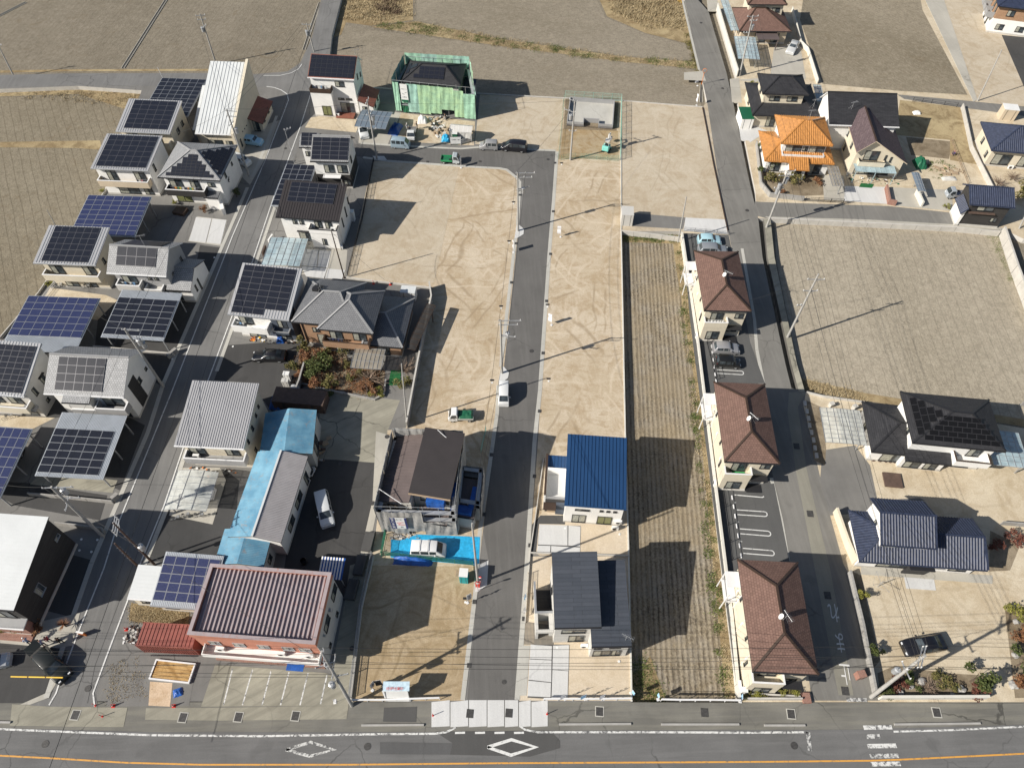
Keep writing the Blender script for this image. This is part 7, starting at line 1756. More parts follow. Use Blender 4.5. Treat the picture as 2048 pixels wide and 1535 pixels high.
# digger
p = V((1212,302)); rt = thing('mini_excavator', 'mint green mini excavator with its arm raised beside the foundation', 'excavator', p, R(68))
for s in (-1,1):
 q = MB(); q.box(-.75,.75, s * .55 - .17, s * .55 + .17,.05,.42); b = obj('track', q, rubber, rt); m_ = b.modifiers.new('r', 'BEVEL'); m_.width = .15; m_.segments = 3
q = MB(); q.box(-.9,.55,-.62,.62,.5,1.25); q.box(-.95,-.5,-.6,.6,.6,1.5); b = obj('body', q, mint, rt); m_ = b.modifiers.new('r', 'BEVEL'); m_.width = .1; m_.segments = 2
q = MB(); q.box(-.5,.55,-.5,.35,2.25,2.33)
for x in (-.45,.5):
 for y in (-.45,.3): q.box(x - .03, x + .03, y - .03, y + .03,1.25,2.25)
obj('canopy', q, palegrey, rt); q = MB(); q.box(-.35,.05,-.25,.2,1.25,1.45); q.box(-.4,-.3,-.25,.2,1.45,1.9); obj('seat', q, trimb, rt)
q = MB(); q.bar((.5,.1,.9),(1.3,.1,2.6),.22); q.bar((1.3,.1,2.6),(2.3,.1,2.2),.2); obj('boom', q, palegrey, rt)
q = MB(); q.bar((2.2,.1,2.35),(2.6,.1,1.1),.16); obj('dipper_arm', q, palegrey, rt); q = MB(); q.obox((2.4,-.2,.75),(.5,0,.1),(0,.6,0),(-.05,0,.4)); obj('bucket', q, greyw, rt)
q = MB(); q.box(.85,1.0,-.7,.7,.05,.4); obj('dozer_blade', q, mint, rt)
ORD = ('first', 'second', 'third', 'fourth', 'fifth', 'sixth', 'seventh', 'eighth', 'ninth', 'tenth')
# ================================================================ walls and fences
wallrun('boundary_wall', [(1242,203),(1242,462)], .12,.14, whitew, 'thin white kerb wall between the foundation plot and the pale north-east plot', z0=0)
wallrun('retaining_wall', [(1242,463),(1250,860),(1257,1110),(1263,1402)], 1.0,.18, whitew, 'long white-topped wall along the left side of the stubble field', z0=ZF, zpix=0, blocks=2.0)
wallrun('retaining_wall', [(1243,462),(1300,468),(1363,476)], 1.0,.2, concw, 'pale concrete wall at the far end of the stubble field', z0=ZF, zpix=0, blocks=2.0)
wallrun('boundary_wall', [(1363,470),(1395,690),(1434,1010),(1462,1235),(1477,1398)], 1.45,.2, whitew, 'thick pale wall between the stubble field and the brown-roofed flats', z0=ZF, zpix=0, cap=.05, capm=whitew, blocks=2.4)
wallrun('field_edge_wall', [(735,176),(960,188),(1128,197),(1242,202),(1405,215)], .18,.16, concw, 'low concrete kerb wall between the north plots and the ploughed field', z0=0)
wallrun('boundary_wall', [(1405,216),(1427,330),(1456,466)], .2,.14, dkbrown, 'low dark kerb along the right of the pale north-east plot')
fence('mesh_fence', [(1368,462),(1410,466),(1456,470)], .9, steel, 'low mesh fence on the concrete drive above the parked blue car', pick=.15)
fence('wire_fence', [(1382,476),(1402,640),(1432,760)], 1.0, trimb, 'thin black wire fence behind the upper cars of the flats', pick=0, step=2.2)
fence('wire_fence', [(1446,978),(1456,1050),(1464,1120)], 1.0, trimb, 'thin black wire fence behind the numbered parking bays', pick=0, step=2.2)
wallrun('block_wall', [(860,576),(864,604),(838,730),(815,856)], 1.5,.15, blockw, 'grey block wall between the brown hipped house and the open dirt plot', cap=.04, capm=concw)
wallrun('boundary_wall', [(735,176),(760,190)], .3,.12, concw, 'stub of concrete kerb beside the brown annexe')
wallrun('block_wall', [(693,556),(720,560),(864,577)], .3,.15, concw, 'low concrete kerb behind the brown hipped house')
fence('mesh_fence', [(748,322),(725,440),(696,552)], .9, trimb, 'dark mesh fence between the white houses and the scraped dirt plot', pick=.1)
wallrun('field_edge_wall', [(1541,437),(1735,446),(1912,455),(2000,464)], 1.0,.25, concw, 'long concrete wall along the far edge of the east field', z0=ZF, zpix=0, blocks=4)
wallrun('field_edge_wall', [(2004,462),(2030,540),(2075,660)], 1.9,.3, concw, 'mossy concrete wall at the right edge of the east field', z0=ZF, zpix=0, blocks=3)
wallrun('boundary_wall', [(1433,20),(1453,90),(1473,154)], 1.5,.15, whitew, 'white wall beside the ditch and the blue lean-to roof', cap=.05)
wallrun('boundary_wall', [(1583,22),(1600,90),(1614,104)], 1.0,.14, whitew, 'pale wall between the parked silver car and the north-east field')
wallrun('boundary_wall', [(1614,104),(1634,168)], 1.0,.14, whitew, 'white wall with a brick end beside the shaded ditch of the field')
wallrun('boundary_wall', [(1511,290),(1520,372),(1538,394),(1606,402)], .9,.15, blockw, 'grey block wall round the planted corner of the orange roof garden', cap=.04)
fence('iron_fence', [(1610,402),(1686,406)], .9, trimb, 'black railing before the orange roof house drive', pick=.14)
wallrun('gate_pillar', [(1770,378),(1776,408),(1790,411)], 1.0,.3, brickred, 'red brick gate pier wall beside the white paved drive', cat='gate pier')
wallrun('gate_pillar', [(1830,388),(1842,414)], 1.1,.3, whitew, 'white gate pier at the drive of the plum gable house', cat='gate pier')
wallrun('boundary_wall', [(1922,216),(1940,300),(1984,388)], 1.0,.15, concw, 'concrete garden wall left of the blue hipped roof')
fence('garden_fence', [(1825,203),(1862,207),(1913,214)], .9, trimb, 'thin dark fence along the far street by the grassy plot', pick=0)
fence('garden_fence', [(1902,282),(1920,330),(1935,368)], .6, woodm, 'low wooden edging beside the crouching gardener', pick=.3)
wallrun('boundary_wall', [(1667,1024),(1690,1090),(1706,1128)], 1.3,.2, cream, 'cream garden wall left of the navy tiled house', cap=.05)
wallrun('boundary_wall', [(1695,1146),(1720,1250),(1746,1388)], 1.0,.18, blockw, 'grey block wall between the lane lettering and the sandy yard', cap=.04)
wallrun('boundary_wall', [(1756,1397),(1970,1396)], 1.0,.2, whitew, 'white wall along the main road before the rock garden', cap=.04)
wallrun('boundary_wall', [(1484,1398),(1602,1398)], .6,.16, concw, 'low cream wall in front of the nearest brown flat')
wallrun('boundary_wall', [(2000,1048),(2048,1052),(2200,1062)], .8,.16, blockw, 'block wall right of the navy tiled house')
wallrun('boundary_wall', [(2040,810),(2130,818)], .8,.16, blockw, 'short wall behind the bluish carport at the right edge')
wallrun('field_kerb_wall', [(1612,786),(1648,795),(1727,806)], .4,.16, concw, 'low pale kerb between the field and the clear carport')
wallrun('field_edge_wall', [(0,679),(78,588),(128,515),(211,384),(262,255)], .35,.15, concw, 'low concrete kerb between the west field and the solar houses')
fence('garden_fence', [(90,598),(120,560)], .8, trimw, 'short pale fence at the field side of the cream house', pick=.2)
wallrun('boundary_wall', [(60,990),(130,996),(228,1006)], .7,.15, blockw, 'grey block wall below the near black-panelled carport')
wallrun('boundary_wall', [(190,697),(350,712)], .7,.15, concw, 'concrete wall along the yard below the street-side black panels')
wallrun('boundary_wall', [(228,1002),(240,992)], .9,.5, blockw, 'dark stone block at the street corner of the near carport', cat='gate pier')
wallrun('boundary_wall', [(338,717),(356,703)], .9,.45, blockw, 'dark stone block at the street corner of the black panelled carport', cat='gate pier')
wallrun('boundary_wall', [(115,1049),(208,1060),(212,1068)], .8,.16, blockw, 'block wall behind the dark house with the white sheet roof')
wallrun('boundary_wall', [(150,1085),(118,1170),(94,1216)], .35,.14, concw, 'pale kerb along the foot of the dark walled house')
wallrun('gate_wall', [(548,478),(540,490)], 1.1,.25, white, 'white gate wall of the black ribbed roof house', cat='gate pier'); wallrun('gate_wall', [(534,500),(528,515)], 1.1,.2, rustst, 'brown gate wall beside the glassy carport', cat='gate pier')
wallrun('gate_wall', [(444,404),(450,430)], 1.3,.5, white, 'white gate wall of the hipped slate roof house', cat='gate pier')
wallrun('wall', [(612,735),(602,770),(585,812)], 1.3,.15, blockw, 'grey block wall left of the planted garden', cap=.04)
wallrun('garden_edge', [(592,765),(650,780),(750,800),(768,790),(772,760)], .35,.2, blockw, 'low stone edging in front of the planted garden')
wallrun('plot_kerb', [(1087,918),(1070,1040),(1060,1105),(1050,1245)], .25,.12, concw, 'pale kerb between the central lane and the two new houses')
wallrun('boundary_wall', [(1060,1106),(1257,1112)], .35,.12, concw, 'low kerb between the two new houses')
fence('slat_fence', [(1088,925),(1080,1020)], 1.2, dkbrown, 'brown slatted screen fence left of the navy blue roof', pick=.25)
fence('slat_fence', [(1056,1148),(1052,1232)], .9, beige, 'beige slatted screen fence at the charcoal roof house', pick=.12)
fence('net_fence', [(962,905),(972,862)], 1.2, netc, 'short green net at the lane side of the grey-sheeted site', pick=.1)
fence('mesh_fence', [(745,1110),(722,1215)], 1.2, steel, 'upper mesh fence between the works yard and the empty plot', pick=.1)
fence('picket_fence', [(722,1215),(712,1300),(700,1396)], 1.15, steel, 'lower grey picket fence between the works yard and the empty plot', pick=.11, thick=.05)
wallrun('plot_kerb', [(748,1112),(724,1215),(702,1400)], .3,.16, concw, 'concrete kerb below the grey picket fence')
fence('white_guardrail', [(706,1402),(765,1402),(822,1400),(880,1398)], .85, trimw, 'white pipe railing along the road before the empty plot', pick=0, thick=.16, mesh=False)
fence('white_guardrail', [(1087,1400),(1145,1400),(1203,1400),(1262,1399)], .85, trimw, 'white pipe railing before the sandy yard of the charcoal house', pick=0, thick=.16, mesh=False)
fence('white_guardrail', [(1321,1401),(1360,1402),(1420,1402),(1478,1403)], .85, trimw, 'white pipe railing before the end of the stubble field', pick=0, thick=.16, mesh=False)
fence('black_fence', [(1478,1398),(1430,1396),(1322,1396)], .8, trimb, 'thin black rails behind the white railing at the stubble field', pick=0)
for k, (a, b, l) in enumerate((((723,1450),(848,1449), 'kerb bar with a white end by the empty plot'),((1118,1448),(1262,1447), 'dark kerb bar before the charcoal house'),((1322,1448),(1478,1448), 'dark kerb bar before the stubble field'),((1528,1450),(1610,1450), 'dark kerb bar before the nearest brown flat'),((1788,1448),(1960,1446), 'dark kerb bar before the rock garden wall'),((-20,1443),(22,1444), 'kerb bar at the bottom left corner'))):
 wallrun('kerb_barrier', [a, b], .16,.2, concp, l, cat='kerb', group='kerb bars along the main road')
# ================================================================ poles and wires
PL = {}
A5 = ((.3,1.8,10,0),(1.1,1.6,10,0),(2.6,1.2,80,.3))
PL['far_left'] = pole('concrete pole at the left edge of the north-west field road', (26,149),(-6,86), None, .14,((.4,1.5,0,0),))
PL['p2'] = pole('tall pole behind the long white roof, two crossarms and fittings', (430,121),(400,28), None, .15, A5,((3.0,200,.4),))
PL['p3'] = pole('pole beside the upper street above the brown-topped white house', (628,103),(613,47), None, .14,((.2,2.0,0,.0),(1.6,1.4,0,0)),((2.0,180,.4),))
PL['p4'] = pole('pole rising before the white parapet house by the blue car', (498,352),(453,219), None, .17,((.2,2.2,-10,.6),(1.2,1.6,-10,.5),(2.6,1.4,70,0)),((4.0,20,.45),))
PL['p5'] = pole('pole with a transformer at the corner of the lane by the dark bowed carport', (754,319),(734,200), None, .17,((.2,1.8,80,0),(2.5,1.5,60,0),(5.5,1.6,0,0)),((3.4,10,.5),(4.4,40,.4)))
PL['p7'] = pole('pole with a white transformer in front of the foundation', (1140.7,320),(1149.8,201), None, .18,((.1,1.6,150,.3),(2.2,2.2,150,.8),(5.8,1.3,0,0)),((3.2,170,.5),))
PL['p8'] = pole('upper pole standing on a concrete pad beside the central lane', (1036,462),(1035,345), None, .17,((.1,3.0,0,1.2),(.9,2.6,0,1.0),(3.2,2.2,20,.9)),((3.6,20,.9),))
PL['p9'] = pole('lower pole standing on a concrete pad beside the central lane', (1004,746),(1001,640), None, .17,((.1,3.0,0,1.2),(.9,2.6,0,1.0),(3.0,2.2,-10,.9)),((3.2,10,.9),))
PL['p10'] = pole('pole with transformers at the corner of the side street and the ditch', (1533,454),(1576,340), None, .18,((.2,2.6,5,0),(1.0,2.4,5,0),(3.4,1.6,5,-.4)),((2.2,30,.5),(3.0,200,.5),(4.4,120,.5)))
PL['p11'] = pole('tall bare pole on the ditch bank casting its shadow over the east field', (1575,674),(1637,548), None, .18,((1.0,2.4,0,0),(3.2,2.0,0,0),(6.0,1.2,10,-.4)))
PL['p12'] = pole('thick pole leaning over the rock garden at the main road corner', (1742,1393),(1850,1310),13.0,.22,((.3,2.4,60,0),(1.2,2.4,60,.3),(3.0,2.0,30,.3),(4.2,1.8,100,0)),((5.0,160,.6),))
PL['p13'] = pole('pole with spreading arms over the street-side black-panelled carport', (327,773),(249,657), None, .2,((.2,2.4,-5,.7),(1.6,1.6,-5,.8)),((2.6,0,.8),(3.6,20,.9)))
PL['p14'] = pole('pole with wide arms and a transformer below the near carport', (207,1073),(102,973), None, .2,((.2,3.4,2,.6),(2.6,2.0,2,.9),(3.6,1.8,-80,.2)),((2.0,60,.6),))
PL['p15'] = pole('dark pole with a comb of white arms beside the street', (310,1129),(226,1045), None, .15,((.2,2.0,100,0),(.7,2.0,100,0),(1.2,2.0,100,0)),((6.5,10,.4),), m=rustst)
PL['p15b'] = pole('short dark pole without arms next to the comb-armed pole', (275,1131),(229,1086), None, .14,(), m=rustst)
PL['p16'] = pole('pole crowded with fittings over the parking lot by the terracotta building', (704,1410),(643,1302),12.5,.2,((.8,1.4,100,0),(2.6,2.0,20,-.3),(4.4,2.4,-90,-.5),(5.4,1.6,10,.5)),((3.6,140,.45),(6.0,240,.7)))
PL['p17'] = pole('grey pole standing on the right edge of the blue groundsheet', (956,1166),(944,1046), None, .15,())
PL['p18'] = pole('thin dark pole in front of the white wall of the black ribbed roof house', (689,556),(663,463), None, .11,(), m=dkbrown)
PL['p19'] = pole('pale thin pole by the garden of the brown hipped house', (814,846),(803,727), None, .11,())
PL['p20'] = pole('plain pole on the pale plot at the upper right', (1955,202),(2004,99), None, .13,())
PL['p21'] = pole('pole in front of the blue-tinted terrace roof at the top', (1479,152),(1506,32), None, .18,((.1,2.2,5,0),(.9,1.4,5,.3),(3.2,1.2,0,-.5)),((2.2,20,.4),))
PL['p22'] = pole('slim pole at the end of the white wall above the parked blue car', (1356,484),(1373,393), None, .12,(), zb=0)
PL['p23'] = pole('pole at the right edge beside the weatherboarded house', (2038,457),(2066,400), None, .14,())
pole('slim street lamp pole beside the street near the panelled wing', (589,326),(569,259), None, .06,((.1,1.2,30,.5),), name='street_lamp', cat='street lamp', group=None, steps=False, m=steel)
pole('short pole rising behind the cream house with the wide balcony', (112,452),(94,420), None, .08,(), steps=False, m=steel)
pole('thin pole behind the first black-panelled carport', (333,170),(315,135), None, .07,(), steps=False, m=trimw)
r_ = thing('traffic_mirror', 'round traffic mirror on a pole beside the north lane', 'mirror', V((1403,169))); q = MB(); q.tube((0,0,0),(0,0,3.4),.05, n=8); obj('pole', q, orangep, r_)
q = MB(); q.tube((0,-.05,3.0),(0,-.12,3.0),.42,.42, n=18); obj('mirror_rim', q, orangep, r_); q = MB(); q.tube((0,-.121,3.0),(0,-.14,3.0),.37,.3, n=18); obj('mirror_glass', q, alum, r_)
def wr(a, b, i, j, lab, sag=.4, **k): A = PL[a]['ends'] if isinstance(a, str) else [a]; B = PL[b]['ends'] if isinstance(b, str) else [b]; wire(A[i % len(A)], B[j % len(B)], lab, sag, **k)
NM = {'p2': 'the pole behind the white roof', 'p3': 'the upper street pole', 'p4': 'the pole by the blue car', 'p5': 'the lane corner pole', 'p7': 'the foundation pole', 'p8': 'the upper lane pole', 'p9': 'the lower lane pole', 'p10': 'the side street pole', 'p11': 'the ditch bank pole', 'p12': 'the rock garden pole', 'p13': 'the spreading-armed pole', 'p14': 'the wide-armed pole', 'p15': 'the comb-armed pole', 'p16': 'the parking lot pole', 'p21': 'the terrace roof pole', 'p17': 'the groundsheet pole', 'far_left': 'the field road pole'}
for a, b, n in (('p2', 'p4', 2),('p3', 'p4', 2),('p4', 'p13', 2),('p13', 'p14', 2),('p14', 'p15', 1),('p5', 'p7', 1),('p7', 'p8', 1),('p8', 'p9', 2),('p9', 'p17', 2),('p21', 'p10', 4),('p10', 'p11', 4),('p11', 'p12', 5),('p16', 'p12', 5),('p15', 'p16', 1),('p4', 'p5', 1),('p17', 'p12', 0)):
 for k in range(n):
  wr(a, b, k, k, '%s wire from %s to %s' % (('first', 'second', 'third', 'fourth', 'fifth')[k], NM[a], NM[b]) if n > 1 else 'single wire from %s to %s' % (NM[a], NM[b]),.5 if n < 5 else .9)
e16, e12 = PL['p16']['ends'], PL['p12']['ends']
for k in range(6):
 a = e16[(k * 2) % len(e16)]; wire(a, Vector((-75, a.y + (k - 2) * .35, a.z - .2)), '%s wire running left over the street mouth' % ('topmost', 'second', 'third', 'fourth', 'fifth', 'lowest')[k], .8)
 a = e12[(k * 2) % len(e12)]; wire(a, Vector((85, a.y + (k - 2) * .35, a.z - .2)), '%s wire running right from the rock garden pole' % ('topmost', 'second', 'third', 'fourth', 'fifth', 'lowest')[k], .5)
wire(V((620,60),9), V((90,1560),8), 'black wire following the street down across the main road', .3, r=.03, n=30)
for k, (a, b, l) in enumerate((((249,657),(150,604), 'service wire to the blue-panelled carport'),((102,973),(-20,965), 'service wire leaving at the left edge'),((453,219),(340,270), 'service wire to the pale panelled house'),((663,463),(770,560), 'service wire to the brown hipped house'),((643,1302),(540,1330), 'service wire to the terracotta building'),((1850,1310),(1636,1340), 'service wire to the nearest brown flat'),((1576,340),(1660,330), 'service wire to the orange roof house'),((1637,548),(1500,600), 'service wire to the farthest brown flat'))):
 wire(V(a, 10), V(b, 5.5), l, .5)
# caution sleeve on the wires: yellow guard over the left yard
rt = thing('wire_guard', 'yellow insulating tube sleeved on a wire over the left bottom yard', 'wire guard', V((22,1352),7)); d = V((128,1354),7) - V((22,1352),7)
for k in range(3): q = MB(); q.tube(d * (k * .335), d * (k * .335 + .31),.07, n=8); obj('guard_tube', q, yellowp, rt)
# ================================================================ vehicles
car('hatch', (486,280),(524,285),(.3,.52,.68), 'light blue small car with a white stripe parked outside the white parapet house', roofc=(.3,.52,.68))
car('keiwagon', (470,317),(498,328),(.6,.62,.62), 'white car with a dark windscreen half under the hipped slate roof', )
car('minivan', (722,245),(730,276),(.6,.62,.62), 'white minivan nosing out from under the dark bowed carport')
keitruck((826,254),(821,283),(.62,.63,.62),(.2,.2,.2), 'white small truck with its cab towards the lane at the netted house')
car('keivan', (783,288),(820,291),(.28,.36,.42), 'blue-grey boxy van parked at the kerb by the netted house')
keitruck((881,319),(921,321),(.4,.44,.46),(.02,.25,.1), 'silver small truck with a green lined bed standing on the lane', load='green')
car('keiwagon', (995,293),(960,292),(.36,.36,.36), 'silver-grey upright car on the lane behind the black minivan', metal=.3)
car('minivan', (1051,297),(1006,293),(.012,.012,.016), 'black minivan at the top corner of the central lane')
car('sedan', (571,712),(508,712),(.012,.012,.014), 'black saloon car in the yard below the deep solar roof')
car('keivan', (1008,768),(1007,812),(.65,.66,.66), 'white boxy van standing on the central lane')
keitruck((949,832),(896,832),(.68,.69,.69),(.4,.42,.4), 'white small truck with a green cover on its bed on the dirt plot', load='tarp')
car('minivan', (643,990),(656,1048),(.62,.64,.65), 'white minivan in the dark works yard')
car('van', (828,1099),(886,1101),(.7,.7,.7), 'white van with two roof bars on the blue groundsheet', rack=True)
car('sedan', (1882,1284),(1811,1296),(.01,.01,.013), 'black car on the sandy yard of the navy tiled house')
car('suv', (86,1310),(126,1350),(.014,.016,.014), 'black wagon with an open tailgate at the left bottom street corner', hatch=True)
car('keiwagon', (-34,1330),(10,1320),(.55,.56,.57), 'white car cut off by the left edge near the bottom')
car('hatch', (1397,480),(1440,481),(.36,.55,.62), 'pale blue small car in the first bay above the farthest brown flat')
car('suv', (1396,500),(1455,502),(.3,.32,.34), 'silver car half hidden behind the farthest brown flat roof', metal=.3)
car('hatch', (1427,696),(1477,698),(.34,.34,.35), 'silver-grey car in the bay below the farthest brown flat', metal=.3)
car('keiwagon', (1431,724),(1481,727),(.012,.012,.012), 'black upright car beside the silver car at the flats')
car('sedan', (1592,84),(1579,106),(.45,.46,.46), 'silver car before the brown hipped house at the top')
keitruck((1926,390),(1897,389),(.3,.33,.36),(.2,.2,.22), 'grey small truck beside the black weatherboarded house')
car('hatch', (360,985),(438,987),(.6,.6,.6), 'white car under the clear bowed carport')
car('minivan', (-6,962),(40,893),(.02,.02,.02), 'dark minivan in the shade of the cut-off blue-panelled carport')
motorbike((628,945),80, 'black and white scooter leaning at the wall of the long works shed'); motorbike((617,968),75, 'white scooter parked behind the black and white one by the works shed')
for k, (x, y, a, l) in enumerate(((352,1040,10, 'leftmost bicycle below the clear bowed carport'),(372,1033,5, 'middle bicycle below the clear bowed carport'),(400,1034,5, 'rightmost bicycle below the clear bowed carport'),(623,489,20, 'bicycle by the porch of the black ribbed roof house'),(545,688,0, 'bicycle beside the blue sheet below the deep solar roof'),(120,575,5, 'left bicycle before the cream house'),(175,577,0, 'right bicycle before the cream house'),(20,838,20, 'bicycle before the house with the brown tiled ground floor'))):
 bicycle(V((x, y)), a, l)
# people
person((64,1287),150, 'person in a pale blue jacket bending, leftmost of the four on the drive', cloth('pale_blue_jacket', (.35,.42,.55)), cloth('dark_trousers', (.03,.03,.05)), 'bend', hat=plasw)
person((93,1291),150, 'person in a pale blue top bending beside the red-jacketed one', cloth('pale_blue_jacket', (.35,.42,.55)), cloth('dark_trousers', (.03,.03,.05)), 'bend')
person((104,1283),160, 'person in a red jacket walking on the drive', cloth('red_jacket', (.35,.02,.04)), cloth('dark_trousers', (.03,.03,.05)), 'walk')
person((126,1285),160, 'person in black clothes, rightmost of the four on the drive', cloth('black_clothes', (.012,.012,.012)), cloth('black_clothes', (.012,.012,.012)), 'walk')
person((1907,311),200, 'person in a purple jacket crouching at the garden edging', cloth('purple_jacket', (.09,.06,.16)), cloth('dark_trousers', (.03,.03,.05)), 'crouch', hat=cloth('pinkish_hat', (.4,.15,.15)))
person((815,262),-60, 'worker in pale grey behind the white small truck', cloth('pale_grey_workwear', (.4,.42,.42)), cloth('pale_grey_workwear', (.4,.42,.42)), 'work', hat=plasw)
person((835,259),200, 'worker in dark clothes beside the white small truck', cloth('black_clothes', (.012,.012,.012)), cloth('dark_trousers', (.03,.03,.05)), 'work')
person((892,240),240, 'worker in black at the dark opening of the green nets', cloth('black_clothes', (.012,.012,.012)), cloth('black_clothes', (.012,.012,.012)), 'bend')
# ================================================================ banners, signs, small things
bw = cloth('white_banner', (.7,.7,.72)); bb = cloth('blue_print_banner', (.25,.45,.65)); bk = cloth('black_banner', (.01,.01,.012)); dark_print = pr
flag((1121,474),2.3,170, bw, 'white banner flag at the upper right of the central lane', txt=5)
flag((1027,505),2.3,100, bw, 'white banner flag left of the lane above the second pad', txt=5)
flag((1103,650),2.3,150, bw, 'white banner flag at the right of the lane beside the lower pole', txt=5)
flag((935,1205),2.4,30, bw, 'white banner flag on the empty plot near the lane', txt=4)
flag((745,1380),2.0,60, bw, 'white banner flag on the near empty plot beside the fence', txt=4)
flag((768,1372),2.8,190, bk, 'black banner flag beside the sloped white sign board', w=.7)
flag((670,1404),1.2,10, bw, 'small white flag at the parking lot pole', w=.3, hh=.5)
for x, m_, l in ((1130, bw, 'white banner flag, leftmost on the charcoal house railing'),(1170, bb, 'blue and white banner flag in the middle of the charcoal house railing'),(1207, bw, 'white banner flag, rightmost on the charcoal house railing')): flag((x, 1397),2.2,200, m_, l, txt=4)
flag((1052,1195),2.0,250, bb, 'light blue banner flag by the beige slatted screen', txt=3); flag((1051,1222),2.0,250, bw, 'white banner flag by the beige slatted screen', txt=3)
flag((1262,1385),1.4,300, bb, 'small blue banner flag at the corner wall of the stubble field', w=.4); flag((1316,1398),1.2,100, bb, 'small blue flag at the left end of the field railing', w=.4); flag((1480,1402),1.2,80, bb, 'small blue flag at the right end of the field railing', w=.5)
flag((1393,211),2.2,100, bw, 'white banner flag at the north-east plot corner', w=.6, txt=5); flag((1395,172),1.2,200, bw, 'small white board at the field bridge', w=.8, hh=.4, name='notice_board')
flag((922,336),2.0,80, bw, 'white banner flag beside the silver truck on the lane', txt=4)
# sloped sign board and its box on the near plot
a = V((772,1402)); rt = thing('sign_board', 'large sloped white sign board facing the main road', 'sign', a, 0); wv = (V((822,1400)) - a).x
q = MB(); q.obox((0,-.0,.1),(wv, 0,0),(-.15,.5,2.3),(0,.06,-.02)); obj('panel', q, plasw, rt); q = MB(); q.obox((-.05,.5,2.4),(wv + .1,0,0),(0,.9,.25),(0,.02,-.06)); obj('printed_top', q, cloth('faded_blue_print', (.45,.58,.66)), rt)
q = MB()
for x in (.1, wv - .1): q.bar((x, 1.3,0),(x, .5,2.3),.06); q.bar((x, 0,0),(x, .45,2.3),.06)
obj('stay', q, steel, rt); text3d('好評分譲中', rt, Matrix.Translation((wv * .45,.68,2.55)) @ Matrix.Rotation(R(15),4, 'X'),.36, redp)
# signboards of the netted building site
for (p_, ang, w_, h_, m_, l) in (((901,290),3,2.0,1.4, plasw, 'white site notice board with printed columns at the kerb'),((922,290),25,2.2,.9, palegrey, 'long grey site banner fixed along the low rail at the kerb')):
 rt = thing('notice_board', l, 'sign', V(p_), R(ang)); q = MB(); q.box(0, w_, 0,.05,.2,.2 + h_); obj('panel', q, m_, rt); q = MB(); q.box(0,.05,0,.5,0,.2 + h_); q.box(w_ - .05, w_, 0,.5,0,.2 + h_); obj('leg', q, steel, rt)
 text3d('工事看板 ご協力' if w_ < 2.1 else '安全第一', rt, Matrix.Translation((w_ / 2,-.006,.2 + h_ * .6)) @ RX, .22, dark_print)
box_thing('site_toilet', 'white and green portable toilet at the netted site', 'portable toilet', (911,286),(.9,.9,2.2), greenp, lid=plasw)
box_thing('portable_toilet', 'teal portable toilet with a white roof beside the lane', 'portable toilet', (929,1158),(.95,1.0,2.1), tealp, lid=plasw)
rt = thing('pallet', 'small wooden pallet beside the teal portable toilet', 'pallet', V((911,1153)))
q = MB();
for k in range(5): q.box(0,.7, k * .16, k * .16 + .1,.1,.13)
q.box(0,.1,0,.74,0,.1); q.box(.6,.7,0,.74,0,.1); obj('boards', q, woodm, rt)
o = sheet('groundsheet', [(782,1078),(800,1080),(835,1068),(960,1073),(958,1126),(950,1130),(781,1114)], z4, ltarp, kind='structure'); del o['kind']; tag(o, 'light blue crinkled groundsheet under the white van', 'tarpaulin')
heap('tarpaulin', 'rumpled dark blue tarpaulin heap along the green net fence', 'tarpaulin', (826,1120),(4.6,1.3,.6), bluetarp, 3,-3)
heap('tarpaulin', 'bright blue covered pile beside the dark bowed carport', 'tarpaulin', (791,260),(2.0,3.4,1.0), bluetarp, 4,-15)
heap('tarpaulin', 'blue tied cover beside the grey water tank', 'tarpaulin', (556,804),(1.6,2.6,1.3), bluetarp, 5,-10)
heap('tarpaulin', 'small blue cover by the wall of the deep solar roof house', 'tarpaulin', (562,682),(1.2,.9,.8), bluetarp, 6,0)
heap('tarpaulin', 'blue sheet spread on the sand patch by the container', 'tarpaulin', (356,1384),(1.0,.9,.25), bluetarp, 7,20)
heap('tarpaulin', 'light blue bundle at the site notice board', 'tarpaulin', (892,279),(1.6,1.6,.9), ltarp, 8,0)
heap('tarpaulin', 'green covered mound in the vegetable plot', 'tarpaulin', (1838,330),(1.9,2.6,1.4), greenp, 9,0)
heap('tarpaulin', 'white bagged heap in front of the green nets', 'heap', (845,243),(1.8,1.6,1.1), plasw, 10,0)
heap('tarpaulin', 'clear plastic cover on the grassy plot', 'cover', (1833,227),(1.4,1.0,.5), plasw, 11,0)
heap('tarpaulin', 'crumpled clear plastic among the vegetables', 'cover', (1898,358),(2.6,1.0,.4), palegrey, 12,0)
debris('rubble', 'broken white concrete rubble beside the red container', [(256,1262),(280,1255),(272,1288),(252,1286)], 70, [concw, plasw, rustst], 0,.08,.35,1)
debris('site_materials', 'dark buckets, pipes and offcuts in front of the green nets', [(862,236),(893,236),(893,266),(864,264)], 70, [trimb, greyw, woodm, plasw], 0,.1,.7,2)
debris('site_materials', 'timber offcuts along the kerb of the netted site', [(868,268),(905,262),(905,280),(872,278)], 22, [woodm, palegrey], 0,.15,.9,3)
debris('building_materials', 'stacked grey blocks and poles at the foot of the grey sheets', [(782,1074),(830,1066),(836,1072),(790,1080)], 40, [greyw, steel, concw], 0,.06,.4,4)
debris('garden_clutter', 'yellow and dark clutter under the balcony of the deep solar roof', [(503,672),(535,672),(535,682),(503,684)], 30, [yellowp, trimb, orangep, plasw], 0,.1,.5,5)
debris('garden_clutter', 'pots, bikes and white clutter below the deep solar roof', [(560,676),(598,676),(598,688),(560,688)], 30, [plasw, greyw, rustst, trimb], 0,.08,.4,6)
